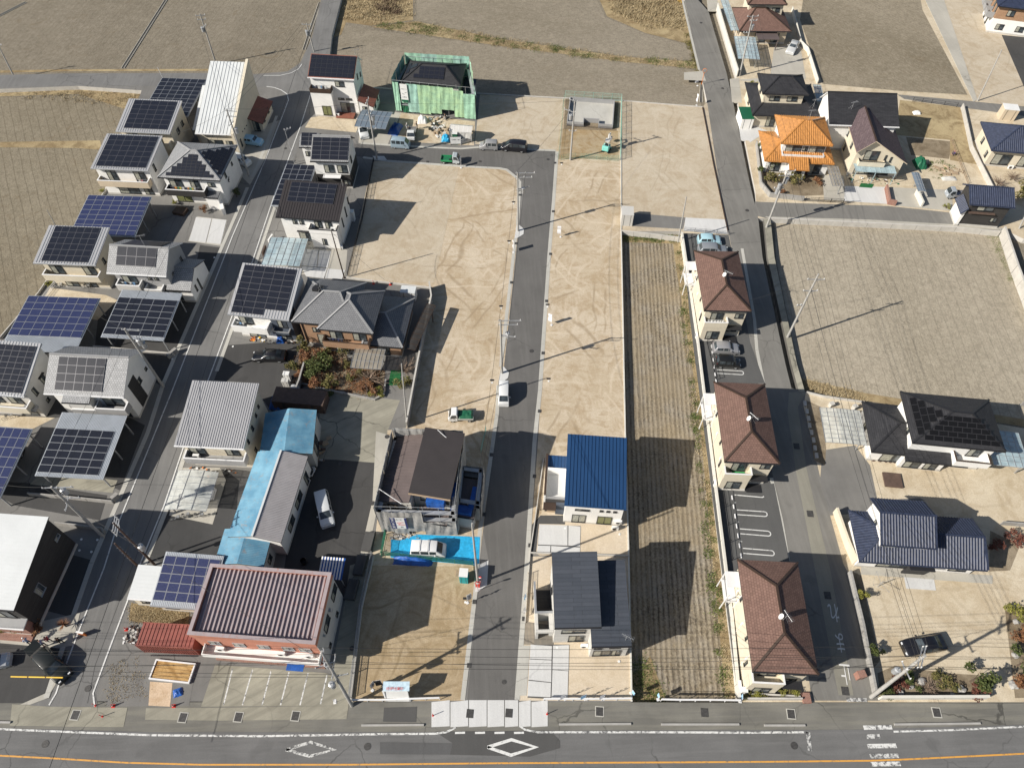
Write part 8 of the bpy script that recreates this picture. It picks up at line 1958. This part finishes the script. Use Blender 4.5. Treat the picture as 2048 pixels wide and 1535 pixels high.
debris('garden_clutter', 'pots and boxes beneath the glazed porch of the plum gable house', [(1706,352),(1790,358),(1788,370),(1700,366)], 50, [plasw, rustst, alum, greenp], 0,.1,.5,7)
debris('yard_clutter', 'orange and white pots in front of the grey ribbed roof house', [(380,935),(470,945),(474,955),(384,945)], 45, [plasw, orangep, rustst, trimb], 0,.08,.35,8)
debris('yard_clutter', 'old boards against the works shed wall', [(640,880),(655,880),(640,925),(628,925)], 24, [greyw, rustst, woodm], 0,.1,.8,9)
debris('vegetable_canes', 'pale straw bundles on the vegetable plot', [(1880,335),(1925,335),(1925,350),(1880,348)], 18, [woodm], 0,.4,1.1,10, flat=.2)
# white tent over site materials
F = Frame((898,262),(943,266),(896,236),2.3, d=2.2); rt = thing('site_tent', 'grey tent-roofed store of the netted building site', 'tent', mat=F.mat); roof_def(F, 'gu', .6); roof(rt, F, palegrey, t=.04, edge=palegrey, ribs=(trimw, .85,.05,.02), gutter=False)
q = MB(); n = 10
for i in range(n): q.poly([(F.w * i / n, .06 * math.sin(i * 2),.9 + .25 * math.sin(i)),(F.w * (i + 1) / n, .06 * math.sin((i + 1) * 2),.9 + .25 * math.sin(i + 1)),(F.w * (i + 1) / n, .02,2.28),(F.w * i / n, .02,2.28)])
part('side_curtain', q, palegrey, rt, F)
for x in (.05, F.w - .05):
 for y in (.1, F.d - .1): q = MB(); q.box(x - .03, x + .03, y - .03, y + .03,0,2.3); part('post', q, steel, rt, F)
# shipping container
F = Frame((271,1289),(384,1295),(287,1244),2.6,2.6); rt = thing('shipping_container', 'rusty red shipping container beside the rubble pile', 'container', mat=F.mat); w_, d_ = F.w, F.d; q = MB()
q.box(0, w_, 0, d_, .12,2.55); part('body', q, rustred, rt, F); q = MB(); k = .12
while k < w_ - .2:
 q.box(k, k + .14,-.04,-.001,.25,2.45); q.box(k, k + .14, d_ + .001, d_ + .04,.25,2.45); k += .28
part('wall_corrugation', q, rustred, rt, F); q = MB(); k = .2
while k < w_ - .2: q.box(k, k + .06,.05, d_ - .05,2.551,2.6); k += .42
part('roof_corrugation', q, rustred, rt, F); q = MB()
for x in (0, w_):
 for y in (0, d_): q.box(x - .06, x + .06, y - .06, y + .06,0,2.62)
q.box(0, w_, -.05,.03,2.5,2.62); q.box(0, w_, d_ - .03, d_ + .05,2.5,2.62); q.box(0, w_, -.05,.03,.1,.24); part('frame', q, rustred, rt, F)
q = MB()
for y in (.4,.9,1.5,2.0): q.bar((-.08, y, .3),(-.08, y, 2.4),.04)
part('locking_bar', q, steel, rt, F)
# white framed sand bed
F = Frame((297,1357),(378,1366),(312,1317),.25,.25); rt = thing('sand_bed', 'white framed bed of orange sand below the red container', 'planter', mat=F.mat)
q = MB(); q.box(0, F.w, 0,.15,0,.3); q.box(0, F.w, F.d - .15, F.d, 0,.3); q.box(0,.15,.15, F.d - .15,0,.3); q.box(F.w - .15, F.w, .15, F.d - .15,0,.3); part('frame', q, trimw, rt, F)
q = MB(); q.box(.15, F.w - .15,.15, F.d - .15,0,.2); part('sand', q, m_dirt('orange_sand', (.4,.24,.08),(.3,.16,.05),(.5,.34,.16)), rt, F); q = MB(); k = .4
while k < F.d - .3: q.box(.3, F.w - .3, k, k + .1,.2,.26); k += .38
part('sand_ridge', q, MATS['orange_sand'], rt, F)
box_thing('garden_shed', 'small white shed with a green roof beside the ditch bridge', 'shed', (1487,246),(2.2,3.8,2.1), white, 0, lid=greenp)
box_thing('storage_hut', 'grey flat-topped storage hut on the gravel yard above the stubble field', 'shed', (1252,443),(1.9,2.2,2.3), palegrey, lid=palegrey)
box_thing('storage_shed', 'cream garden store near the blue hipped roof', 'shed', (2010,235),(2.6,2.0,2.2), beige, -10, lid=plasw)
box_thing('storage_shed', 'small ribbed white store behind the brown hipped house', 'shed', (819,595),(2.2,1.4,1.8), plasw, -6, lid=rwhite)
box_thing('storage_shed', 'dark green-grey store at the side of the works shed', 'shed', (605,808),(7.0,2.4,1.9), rustst, -6, lid=rustst)
box_thing('utility_cabinet', 'white cabinet at the corner wall of the nearest flat', 'cabinet', (1484,1383),(.6,.5,1.1), plasw)
box_thing('storage_box', 'white tall water heater on the wall behind the black ribbed roof house', 'cabinet', (706,440),(.8,.8,1.9), plasw)
box_thing('storage_box', 'first white cabinet beside the black saloon car yard wall', 'cabinet', (577,758),(.8,.6,1.4), plasw); box_thing('storage_box', 'second white cabinet nearer the water tank', 'cabinet', (574,770),(.9,.6,1.2), palegrey)
box_thing('storage_box', 'brown lidded deck box on the gravel below the hipped slate roof', 'box', (362,425),(2.0,1.6,.5), dkbrown, -15); box_thing('post_box', 'terracotta-capped brick letterbox pier at the lane corner', 'gate pier', (1716,1352),(.8,.7,1.1), brickred, 10)
box_thing('letterbox', 'dark brick pier on the red step of the nearest flat', 'gate pier', (1611,1396),(.8,1.0,.3), brickred, 0)
box_thing('stone_pillar', 'square white stone marker left of the clear carport', 'stone', (1661,812),(.6,.5,.7), concw, 20, group='pale stones by the carport'); box_thing('stone_pillar', 'square white stone marker behind the clear carport', 'stone', (1707,817),(.6,.5,.7), concw, 30, group='pale stones by the carport')
rt = thing('water_tank', 'grey ribbed water tank behind the works shed', 'tank', V((587,795)), R(-10)); q = MB(); q.tube((0,-1.3,.7),(0,1.3,.7),.65, n=16); obj('drum', q, tankm, rt)
q = MB()
for k in range(5): q.tube((0,-1.2 + k * .6,.7),(0,-1.1 + k * .6,.7),.68, n=16, cap=False)
q.box(-.5,.5,-1.2,-1.0,0,.3); q.box(-.5,.5,1.0,1.2,0,.3); obj('band', q, steel, rt)
rt = thing('lean_to', 'blue and white striped lean-to roof behind the terracotta building', 'lean-to', V((676,1172)), R(-5))
q = MB()
for k in range(8): q.obox((-1.9 + k * .34,0,2.2),(.17,0,0),(0,2.4,.5),(0,0,.04))
obj('white_stripe', q, plasw, rt); q = MB(); q.obox((-1.9,0,2.16),(2.75,0,0),(0,2.4,.5),(0,0,.03)); obj('roof', q, bluetarp, rt)
q = MB(); q.box(.75,.82,.05,.12,0,2.2); q.box(-1.85,-1.78,.05,.12,0,2.2); obj('post', q, steel, rt)
rt = thing('planting_trough_wall', 'row of three grey block bays along the works yard edge', 'wall', V((742,1060)), R(-7))
for k in range(3): q = MB(); q.box(-.5 - k * .25,.6 - k * .25,-3 - k * 3.0 + .2,-.4 - k * 3.0,.1,.5); q.box(.6 - k * .25,.75 - k * .25,-3 - k * 3.0 + .2,-.4 - k * 3.0,.1,.9); obj('bay', q, a_patch, rt)
q = MB(); q.tube((0,0,0),(0,0,.8),.35, n=14, cap=False); q.tube((0,0,0),(0,0,.1),.33, n=14); tag(obj('drum', q, trimb, None, Matrix.Translation(V((609,1125)))), 'open round drum near the lean-to in the works yard', 'drum')
rt = thing('rotary_clothes_line', 'rotary washing line frame on the sandy yard below the navy tiled house', 'washing line', V((1755,1172))); q = MB(); q.tube((0,0,0),(0,0,1.6),.04, n=6)
for k in range(4): a = k * 1.57 + .3; q.bar((0,0,1.0),(1.3 * math.cos(a),1.3 * math.sin(a),1.5),.03); b = a + 1.57; q.bar((1.3 * math.cos(a),1.3 * math.sin(a),1.5),(1.3 * math.cos(b),1.3 * math.sin(b),1.5),.015)
obj('frame', q, steel, rt)
rt = thing('road_barrier_rack', 'red and white striped road barrier at the pole on the lane', 'barrier', V((956,1172)), R(80)); q = MB()
for k in range(4): q.box(-.15 + k * .3,0 + k * .3,-.25,.25,.1,.9)
obj('red_board', q, redp, rt); q = MB()
for k in range(3): q.box(0 + k * .3,.15 + k * .3,-.24,.24,.1,.88)
obj('white_board', q, plasw, rt)
rt = thing('road_sign', 'round red road sign on a post beside the groundsheet', 'sign', V((956,1180))); q = MB(); q.tube((0,0,0),(0,0,2.6),.035, n=6); obj('post', q, steel, rt); q = MB(); q.tube((0,-.04,2.4),(0,-.06,2.4),.3, n=18); obj('disc', q, redp, rt); q = MB(); q.tube((0,-.061,2.4),(0,-.07,2.4),.2, n=18); obj('white_disc', q, plasw, rt)
for p_, l in (((227,1411), 'traffic cone at the corner kerb of the side street'),((348,1411), 'traffic cone near the blue sheet on the sand patch'),((253,1258), 'traffic cone at the rubble heap'),((747,567), 'left one of two cones behind the brown hipped house'),((781,569), 'right one of two cones behind the brown hipped house')): cone(p_, l)
for p_, l in (((191,1410), 'red marker post at the street mouth'),((205,1432), 'red marker post on the pale pavement'),((866,1430), 'red marker post left of the dropped kerb slabs'),((1094,1427), 'red marker post right of the dropped kerb slabs')): bollard(p_, l)
for p_, l in (((167,1269), 'orange and white road works board at the street edge'),): box_thing('works_board', l, 'sign', p_, (.8,.15,.9), orangep, -10, lid=plasw)
# covers and grates
for p_, s_, l in (((151,1429),1, 'square drain grate on the pale pavement near the side street'),((366,1434),1, 'narrow drain grate left on the pavement'),((477,1433),1, 'drain grate with pale surround below the parking lot, left'),((591,1431),1, 'drain grate with pale surround below the parking lot, right'),((940,1426),2, 'square grate in the dropped kerb, left'),((1018,1425),2, 'square grate in the dropped kerb, right'),((1199,1422),1, 'slotted grate on the pavement before the charcoal house'),((1409,1424),2, 'faint cover on the pavement before the stubble field'),((1582,1427),1, 'slotted grate before the nearest brown flat'),((1873,1424),1, 'slotted grate before the rock garden wall'),((1690,1381),2, 'brown cover in the lane trench at the bottom'),((1655,1190),2, 'dark cover in the lane trench above the lettering'),((1620,1027),2, 'grate in the lane trench beside the numbered bays'),((1593,892),2, 'dark cover in the shaded lane by the middle flat')):
 manhole(p_, label=l, sq=True, w=.75, d=.85, ring=(s_ == 1))
for p_, r__, l in (((735,1492),.36, 'round manhole cover in the main road between the diamonds'),((1588,1490),.36, 'round manhole cover in the main road before the brown flat'),((91,1487),.36, 'round manhole cover in the main road at the left'),((176,1376),.34, 'round manhole cover at the mouth of the side street'),((1008,1363),.24, 'round cover low on the central lane'),((1063,702),.3, 'dark round manhole cover halfway along the central lane'),((1096,319),.26, 'round cover at the top bend of the lane'),((960,323),.26, 'round cover on the upper cross lane'),((1494,421),.3, 'round cover where the side street meets the lane'),((1402,46),.28, 'small cover high on the north lane'),((1445,177),.28, 'round cover below the traffic mirror'),((680,927),.28, 'pale round cover in the works yard'),((704,1296),.26, 'round cover on the path beside the terracotta building'),((571,297),.24, 'round cover in the street by the lamp'),((745,1006),.3, 'brown round cover on the pale path left of the grey sheets'),((774,873),.3, 'round cover at the corner of the grey-sheeted site')):
 manhole(p_, r__, label=l)
for (x, y, l) in ((1027,404, 'left of the lane by the upper pole'),(1018,482, 'left of the lane at the banner flag'),(1002,612, 'left of the lane above the lower pole'),(984,760, 'left of the lane by the white boxy van'),(1095,609, 'right of the lane above the banner flag'),(1097,757, 'right of the lane opposite the white van'),(1123,326, 'at the top right lane corner'),(931,1196, 'beside the banner flag on the near plot')):
 rt = thing('meter_cover', 'black meter lid with a white cap ' + l, 'cover', V((x, y)),0, 'water meter lids on the empty plots'); q = MB(); q.box(-.28,.28,-.14,.14,0,.04); obj('lid', q, trimb, rt); q = MB(); q.tube((0,-.45,0),(0,-.45,.06),.14, n=10); obj('white_cap', q, plasw, rt)
for (x, y, l) in ((429,515, 'in the dark forecourt of the white gabled wing'),(345,718, 'below the street-side black-panelled carport'),(225,1002, 'below the near black-panelled carport'),(466,693, 'beside the black saloon car'),(132,1048, 'nearest the dark house roof edge'),(163,1078, 'in the yard left of the wide-armed pole foot'),(195,1079, 'at the foot of the wide-armed pole'),(159,1100, 'lower left in the yard by the wide-armed pole'),(183,1103, 'lower right in the yard by the wide-armed pole'),(1130,1056, 'on the slabs before the blue-roofed house'),(1114,1294, 'on the slabs before the charcoal house'),(1239,1068, 'on sand before the blue-roofed house'),(1238,1322, 'on sand before the charcoal house')):
 rt = thing('drain_cap', 'white round drain cap ' + l, 'cover', V((x, y)),0, 'white round drain caps'); q = MB(); q.tube((0,0,0),(0,0,.07),.14, n=12); obj('cap', q, plasw, rt)
# wheel stops
WS = ((1464,995),(1467,1013),(1470,1032),(1473,1052),(1476,1071),(1479,1091),(1482,1111),(1423,693),(1424,706),(1426.5,720),(1428,734),(1430,749),(1432,762))
for i, (x, y) in enumerate(WS):
 rt = thing('wheel_stop', '%s white wheel stop from the top in the %s car park' % (ORD[i % 7], 'numbered lower' if i < 7 else 'upper'), 'wheel stop', V((x, y),0), R(-3), 'wheel stops of the %s car park' % ('lower' if i < 7 else 'upper')); q = MB(); q.box(-.08,.08,-.3,.3,.03,.15); b = obj('block', q, trimw, rt); m_ = b.modifiers.new('r', 'BEVEL'); m_.width = .03
# ================================================================ planting
LS = 'shrub growing in %s'
def bushes(L, where, grp, k=1.15):
 for i, (x, y, r_, h_, m_, bare, lab) in enumerate(L): shrub((x, y), r_ * k, h_, m_, '%s %s' % (lab, where), group=grp, bare=bare, seed=i, m2=leaf_g if m_ is leaf_o else None, cat='shrub', name='shrub')
bushes([(605,700,.9,2.2, leaf_o, 0, 'tall olive shrub at the back left'),(612,725,.9,1.8, leaf_r, 0, 'russet shrub beside the block wall'),(625,745,1.3,2.0, leaf_g, 0, 'broad dark green shrub left of centre'),(650,735,1.3,2.2, leaf_g, 0, 'spreading green pine-like shrub'),(600,760,.8,1.3, leaf_r, 0, 'low russet shrub at the front left'),(628,775,.9,1.2, leaf_r, 0, 'rounded russet shrub at the front'),(662,768,.95,1.7, leaf_o, 0, 'rounded clipped olive shrub'),(640,712,.8,1.4, leaf_r, 0, 'small russet bush by the house'),(655,705,.6,1.8, leaf_o, 0, 'slim olive shrub by the green mat'),(692,712,.6,2.4, leaf_o, 0, 'tall olive column beside the path'),(697,735,.5,1.6, leaf_o, 0, 'low olive column beside the path'),(703,762,.55,1.9, leaf_o, 0, 'clipped column at the front of the path'),(722,750,.6,1.6, leaf_o, 0, 'olive bush below the smoky carport'),(740,765,1.6,1.8, twig, 1, 'bare spreading tree'),(733,785,1.2,1.1, leaf_r, 0, 'russet mound'),(755,790,.7,.8, leaf_y, 0, 'low yellow-green mound at the edging'),(812,745,1.2,1.8, twig, 1, 'bare twiggy shrub by the pale pole'),(806,770,.9,1.3, leaf_o, 0, 'olive bush at the block wall'),(660,790,.5,.6, leaf_g, 0, 'small green plant outside the edging'),(586,740,.8,2.0, leaf_o, 0, 'olive shrub over the yard wall')],
  'in the garden of the brown hipped house', 'shrubs of the brown house garden', 1.4)
sheet('garden_bed', [(600,690),(690,700),(700,735),(770,740),(765,795),(592,765)], z3, g_garden)
weeds('ground_cover', 'russet and olive ground cover under the garden shrubs', [(600,695),(690,712),(765,745),(760,790),(596,765)], 5000, leaf_r, .04,.3,20, clumps=60, spread=.5)
bushes([(1532,345,1.5,2.6, leaf_g, 0, 'large dark green tree-like shrub'),(1545,366,1.3,2.0, leaf_o, 0, 'olive shrub behind the pole'),(1590,365,1.2,2.2, leaf_o, 0, 'rounded olive shrub before the porch'),(1606,350,.6,.9, leaf_red, 0, 'small bright red shrub'),(1630,368,1.0,1.0, leaf_r, 0, 'russet ground shrub'),(1560,385,.8,.8, leaf_r, 0, 'low russet shrub by the wall'),(1521,300,.8,1.6, leaf_g, 0, 'green shrub at the side wall'),(1499,184,1.0,2.0, leaf_y, 0, 'yellow-green bush above the green-roofed shed')],
  'at the orange and black roofed houses', 'shrubs by the north lane')
bushes([(1796,1370,.9,1.0, leaf_red, 0, 'dark red shrub behind the big pole'),(1822,1365,.9,1.1, leaf_g, 0, 'green mound beside a dark rock'),(1880,1360,1.0,1.0, leaf_o, 0, 'flat olive mound'),(1855,1378,1.0,1.0, twig, 1, 'bare twiggy shrub in the middle'),(1905,1372,.7,.8, leaf_o, 0, 'small olive shrub right of centre'),(1940,1362,1.5,3.0, leaf_g, 0, 'tall green tree with a shadow'),(1955,1384,1.1,1.3, leaf_red, 0, 'red-leaved shrub at the wall end'),(1770,1385,.8,.9, leaf_g, 0, 'low green shrub at the wall corner')],
  'in the rock garden', 'shrubs of the rock garden')
bushes([(1722,1198,.7,1.6, leaf_y, 0, 'yellow-green shrub high on the wall strip'),(1748,1304,.8,1.6, leaf_g, 0, 'green shrub lower on the wall strip'),(1985,175 + 920,.9,1.6, leaf_red, 0, 'dead red-leaved shrub right of the navy tiled house'),(2028,1225,1.2,1.8, leaf_y, 0, 'yellow shrub at the right edge bed'),(2035,1265,1.3,1.4, leaf_r, 0, 'russet shrub at the right edge bed'),(2034,1330,1.5,2.4, leaf_g, 0, 'green tree at the right edge bed'),(2040,1370,1.0,1.2, leaf_r, 0, 'russet bush low at the right edge'),(2020,1080,1.1,1.6, leaf_red, 0, 'second dead red shrub by the right edge'),(2034,395,1.6,2.6, leaf_o, 0, 'olive shrub above the weatherboarded house'),(1994,372,1.2,1.8, twig, 1, 'bare shrub below the blue hipped roof'),(2020,360,1.2,1.8, twig, 1, 'second bare shrub by the right edge'),(1892,417,.6,.7, leaf_y, 0, 'yellow tuft at the side street verge')],
  'on the east side', 'shrubs of the eastern yards')
bushes([(x, y, .55,.7, leaf_y if i % 2 else leaf_o, 0, l) for i, (x, y, l) in enumerate(((1492,1391, 'first low shrub from the left'),(1508,1389, 'second low shrub'),(1524,1390, 'third low shrub'),(1560,1386, 'taller fourth shrub'),(1578,1384, 'fifth shrub'),(1592,1385, 'last shrub by the red step')))], 'in the bed before the nearest flat', 'hedge plants before the nearest flat')
bushes([(30,1255,1.0,1.2, leaf_o, 0, 'olive hedge bush left of centre'),(52,1258,1.0,1.2, leaf_r, 0, 'reddish hedge bush'),(74,1262,.9,1.1, leaf_r, 0, 'reddish hedge bush nearest the drive'),(10,1254,.8,1.0, leaf_o, 0, 'olive hedge bush at the left edge')], 'below the brick planter', 'hedge of the dark walled house')
bushes([(474,394,.8,1.4, leaf_g, 0, 'dark green shrub at the street corner'),(408,425,.7,1.4, leaf_r, 0, 'russet potted shrub'),(352,408,.5,.9, leaf_y, 0, 'small pale green plant'),(395,568,.5,.8, leaf_g, 0, 'small plant at the white gable wall'),(428,271,.8,.9, leaf_o, 0, 'olive plants in the white house courtyard'),(208,385,.5,.7, leaf_y, 0, 'yellow-green tuft by the field kerb'),(100,570,.6,.9, leaf_y, 0, 'yellow-green shrub at the field kerb')], 'among the solar houses', 'small shrubs of the solar estate')
# spiky palm-like plant
rt = thing('cordyline', 'spiky red-brown cordyline plant casting long shadows by the drive', 'plant', V((133,1252))); q = MB()
for k in range(46):
 t = k * 2.4; e = .2 + (k % 7) * .16; d = Vector((math.cos(t) * math.cos(e), math.sin(t) * math.cos(e), math.sin(e))); s_ = Vector((-math.sin(t), math.cos(t),0)) * .05; a = Vector((0,0,.7)); q.poly([a - s_, a + s_, a + d * 1.0 + Vector((0,0,-.15))])
obj('leaves', q, leaf_r, rt); q = MB(); q.tube((0,0,0),(0,0,.75),.09,.06, n=7); obj('stem', q, bark, rt)
for p_, r__, l in (((1842,1362),.5, 'dark rock in the middle of the rock garden'),((1818,1372),.45, 'brown rock left of the middle'),((1921,1378),.5, 'pale round rock near the right tree'),((1800,1384),.4, 'rock near the wall corner'),((1905,1388),.35, 'small rock against the white wall'),((2031,1243),.4, 'white rock in the right edge bed'),((2030,1310),.45, 'grey rock in the right edge bed'),((2025,1370),.6, 'large rock low in the right edge bed')): rock(p_, r__, l)
for i, (x, y) in enumerate(((1747,920),(1759,921),(1771,922),(1780,923),(1790,924),(1846,932),(1854,933),(1862,934),(1732,898),(1733,908))): rock((x, y),.28, '%s brown stone in the row below the black-roofed white house windows' % ORD[i], rustst, group='edging stones of the black-roofed house')
for i, (x, y) in enumerate(((1609,808),(1613,824),(1616,838),(1618,852),(1622,866),(1626,881),(1629,897),(1632,912))): box_thing('kerb_stone', '%s small pale kerb stone from the top beside the shaded lane' % ORD[i], 'stone', (x, y),(.35,.7,.25), concw, -8, group='kerb stones beside the lane')
# ground cover
weeds('weeds', 'green weeds along the far wall of the stubble field', [(1246,466),(1360,468),(1362,484),(1246,482)], 2600, weedm, ZF, .3,1, clumps=70)
weeds('weeds', 'green weeds along the right edge of the stubble field', [(1350,480),(1362,480),(1378,640),(1396,800),(1384,800),(1366,640)], 1500, weedm, ZF, .3,2, clumps=26)
weeds('weeds', 'dry and green weeds by the lower right edge of the stubble field', [(1384,800),(1398,800),(1472,1395),(1440,1395)], 3000, weedm, ZF, .3,3, clumps=50)
weeds('dry_grass', 'dry grass along the right edge of the stubble field', [(1350,480),(1362,480),(1474,1398),(1452,1398)], 4500, strawm, ZF, .28,4, clumps=300)
weeds('weeds', 'weeds in the near left corner of the stubble field', [(1266,1330),(1296,1310),(1330,1400),(1266,1400)], 1500, weedm, ZF, .22,5, clumps=60)
weeds('stubble', 'cut rice stubble tufts in rows on the narrow field', [(1262,470),(1350,476),(1455,1395),(1280,1395)], 5000, strawm, ZF, .14,6, clumps=2500, spread=.12, size=.03)
weeds('reeds', 'pale dry reeds in the patch at the top of the fields', [(1180,-60),(1350,-60),(1372,60),(1300,60),(1225,25)], 14000, strawm, ZF, .7,7, clumps=900, spread=.5, size=.06)
weeds('reeds', 'brown dry reeds beside the upper road', [(700,-60),(820,-60),(822,36),(742,48),(690,40)], 9000, strawm, ZF, .55,8, clumps=500, spread=.5, size=.06)
weeds('brushwood', 'dark brown dead brush in the reed patch', [(748,-40),(800,-40),(800,28),(752,30)], 3500, mat('dead_brush', (.12,.08,.05),.95,.2), ZF, .7,9, clumps=90, spread=.5, size=.05)
weeds('weeds', 'green weeds scattered on the bank between the north fields', [(742,52),(832,44),(1000,78),(1250,114),(1390,124),(1395,136),(1250,124),(1000,90)], 6500, weedm, ZF, .35,10, clumps=60, spread=.6)
weeds('dry_grass', 'dry grass on the bank between the north fields', [(742,50),(832,42),(1000,74),(1250,112),(1390,122),(1395,138),(1250,126),(1000,94)], 7500, strawm, ZF, .3,11, clumps=500)
weeds('dry_grass', 'dry grass verge under the north-west field road', [(-40,178),(283,183),(262,215),(0,192)], 4200, strawm, ZF, .25,12, clumps=300)
weeds('weeds', 'low weeds in the corner plot of the side street', [(215,1335),(280,1310),(300,1400),(215,1405)], 900, strawm, .02,.12,13, clumps=60, spread=.3, size=.035)
weeds('dry_grass', 'brown dry grass on the bank beside the blue panel annexe', [(262,1210),(378,1218),(374,1246),(260,1240)], 4000, strawm, .01,.14,14, clumps=500)
weeds('dry_grass', 'dry grass at the near edge of the east field', [(1600,760),(1727,788),(1727,802),(1612,781)], 2400, strawm, ZF, .3,15, clumps=120)
weeds('moss', 'green moss at the right corner of the east field', [(1975,470),(2000,468),(2030,560),(2018,560)], 1500, weedm, ZF, .12,16, clumps=100)
weeds('weeds', 'weeds and dry grass beside the top road edge', [(1370,70),(1382,70),(1404,150),(1392,150)], 1600, leaf_o, ZF, .3,17, clumps=50)
weeds('vegetables', 'rows of small green vegetables in the garden plot', [(1840,318),(1900,322),(1920,350),(1860,362)], 700, weedm, 0,.25,18, clumps=24, spread=.25)
weeds('flowers', 'yellow rape flowers at the head of the north lane', [(1355,-2),(1366,-2),(1368,6),(1357,6)], 300, yellowp, ZF, .3,19, clumps=8, spread=.3)
# curled garden turf and small things
for q_, l in (([(672,694),(690,694),(688,704),(670,703)], 'green artificial turf by the brown hipped house'),([(782,740),(802,740),(800,770),(776,770)], 'bright green artificial turf at the block wall'),([(1722,366),(1748,368),(1744,376),(1718,374)], 'green turf below the glazed porch')):
 o = sheet('artificial_turf', q_, z4 + .01, mat('artificial_turf', (.01,.11,.03),.95,.2,2), kind='structure'); o['label'] = l
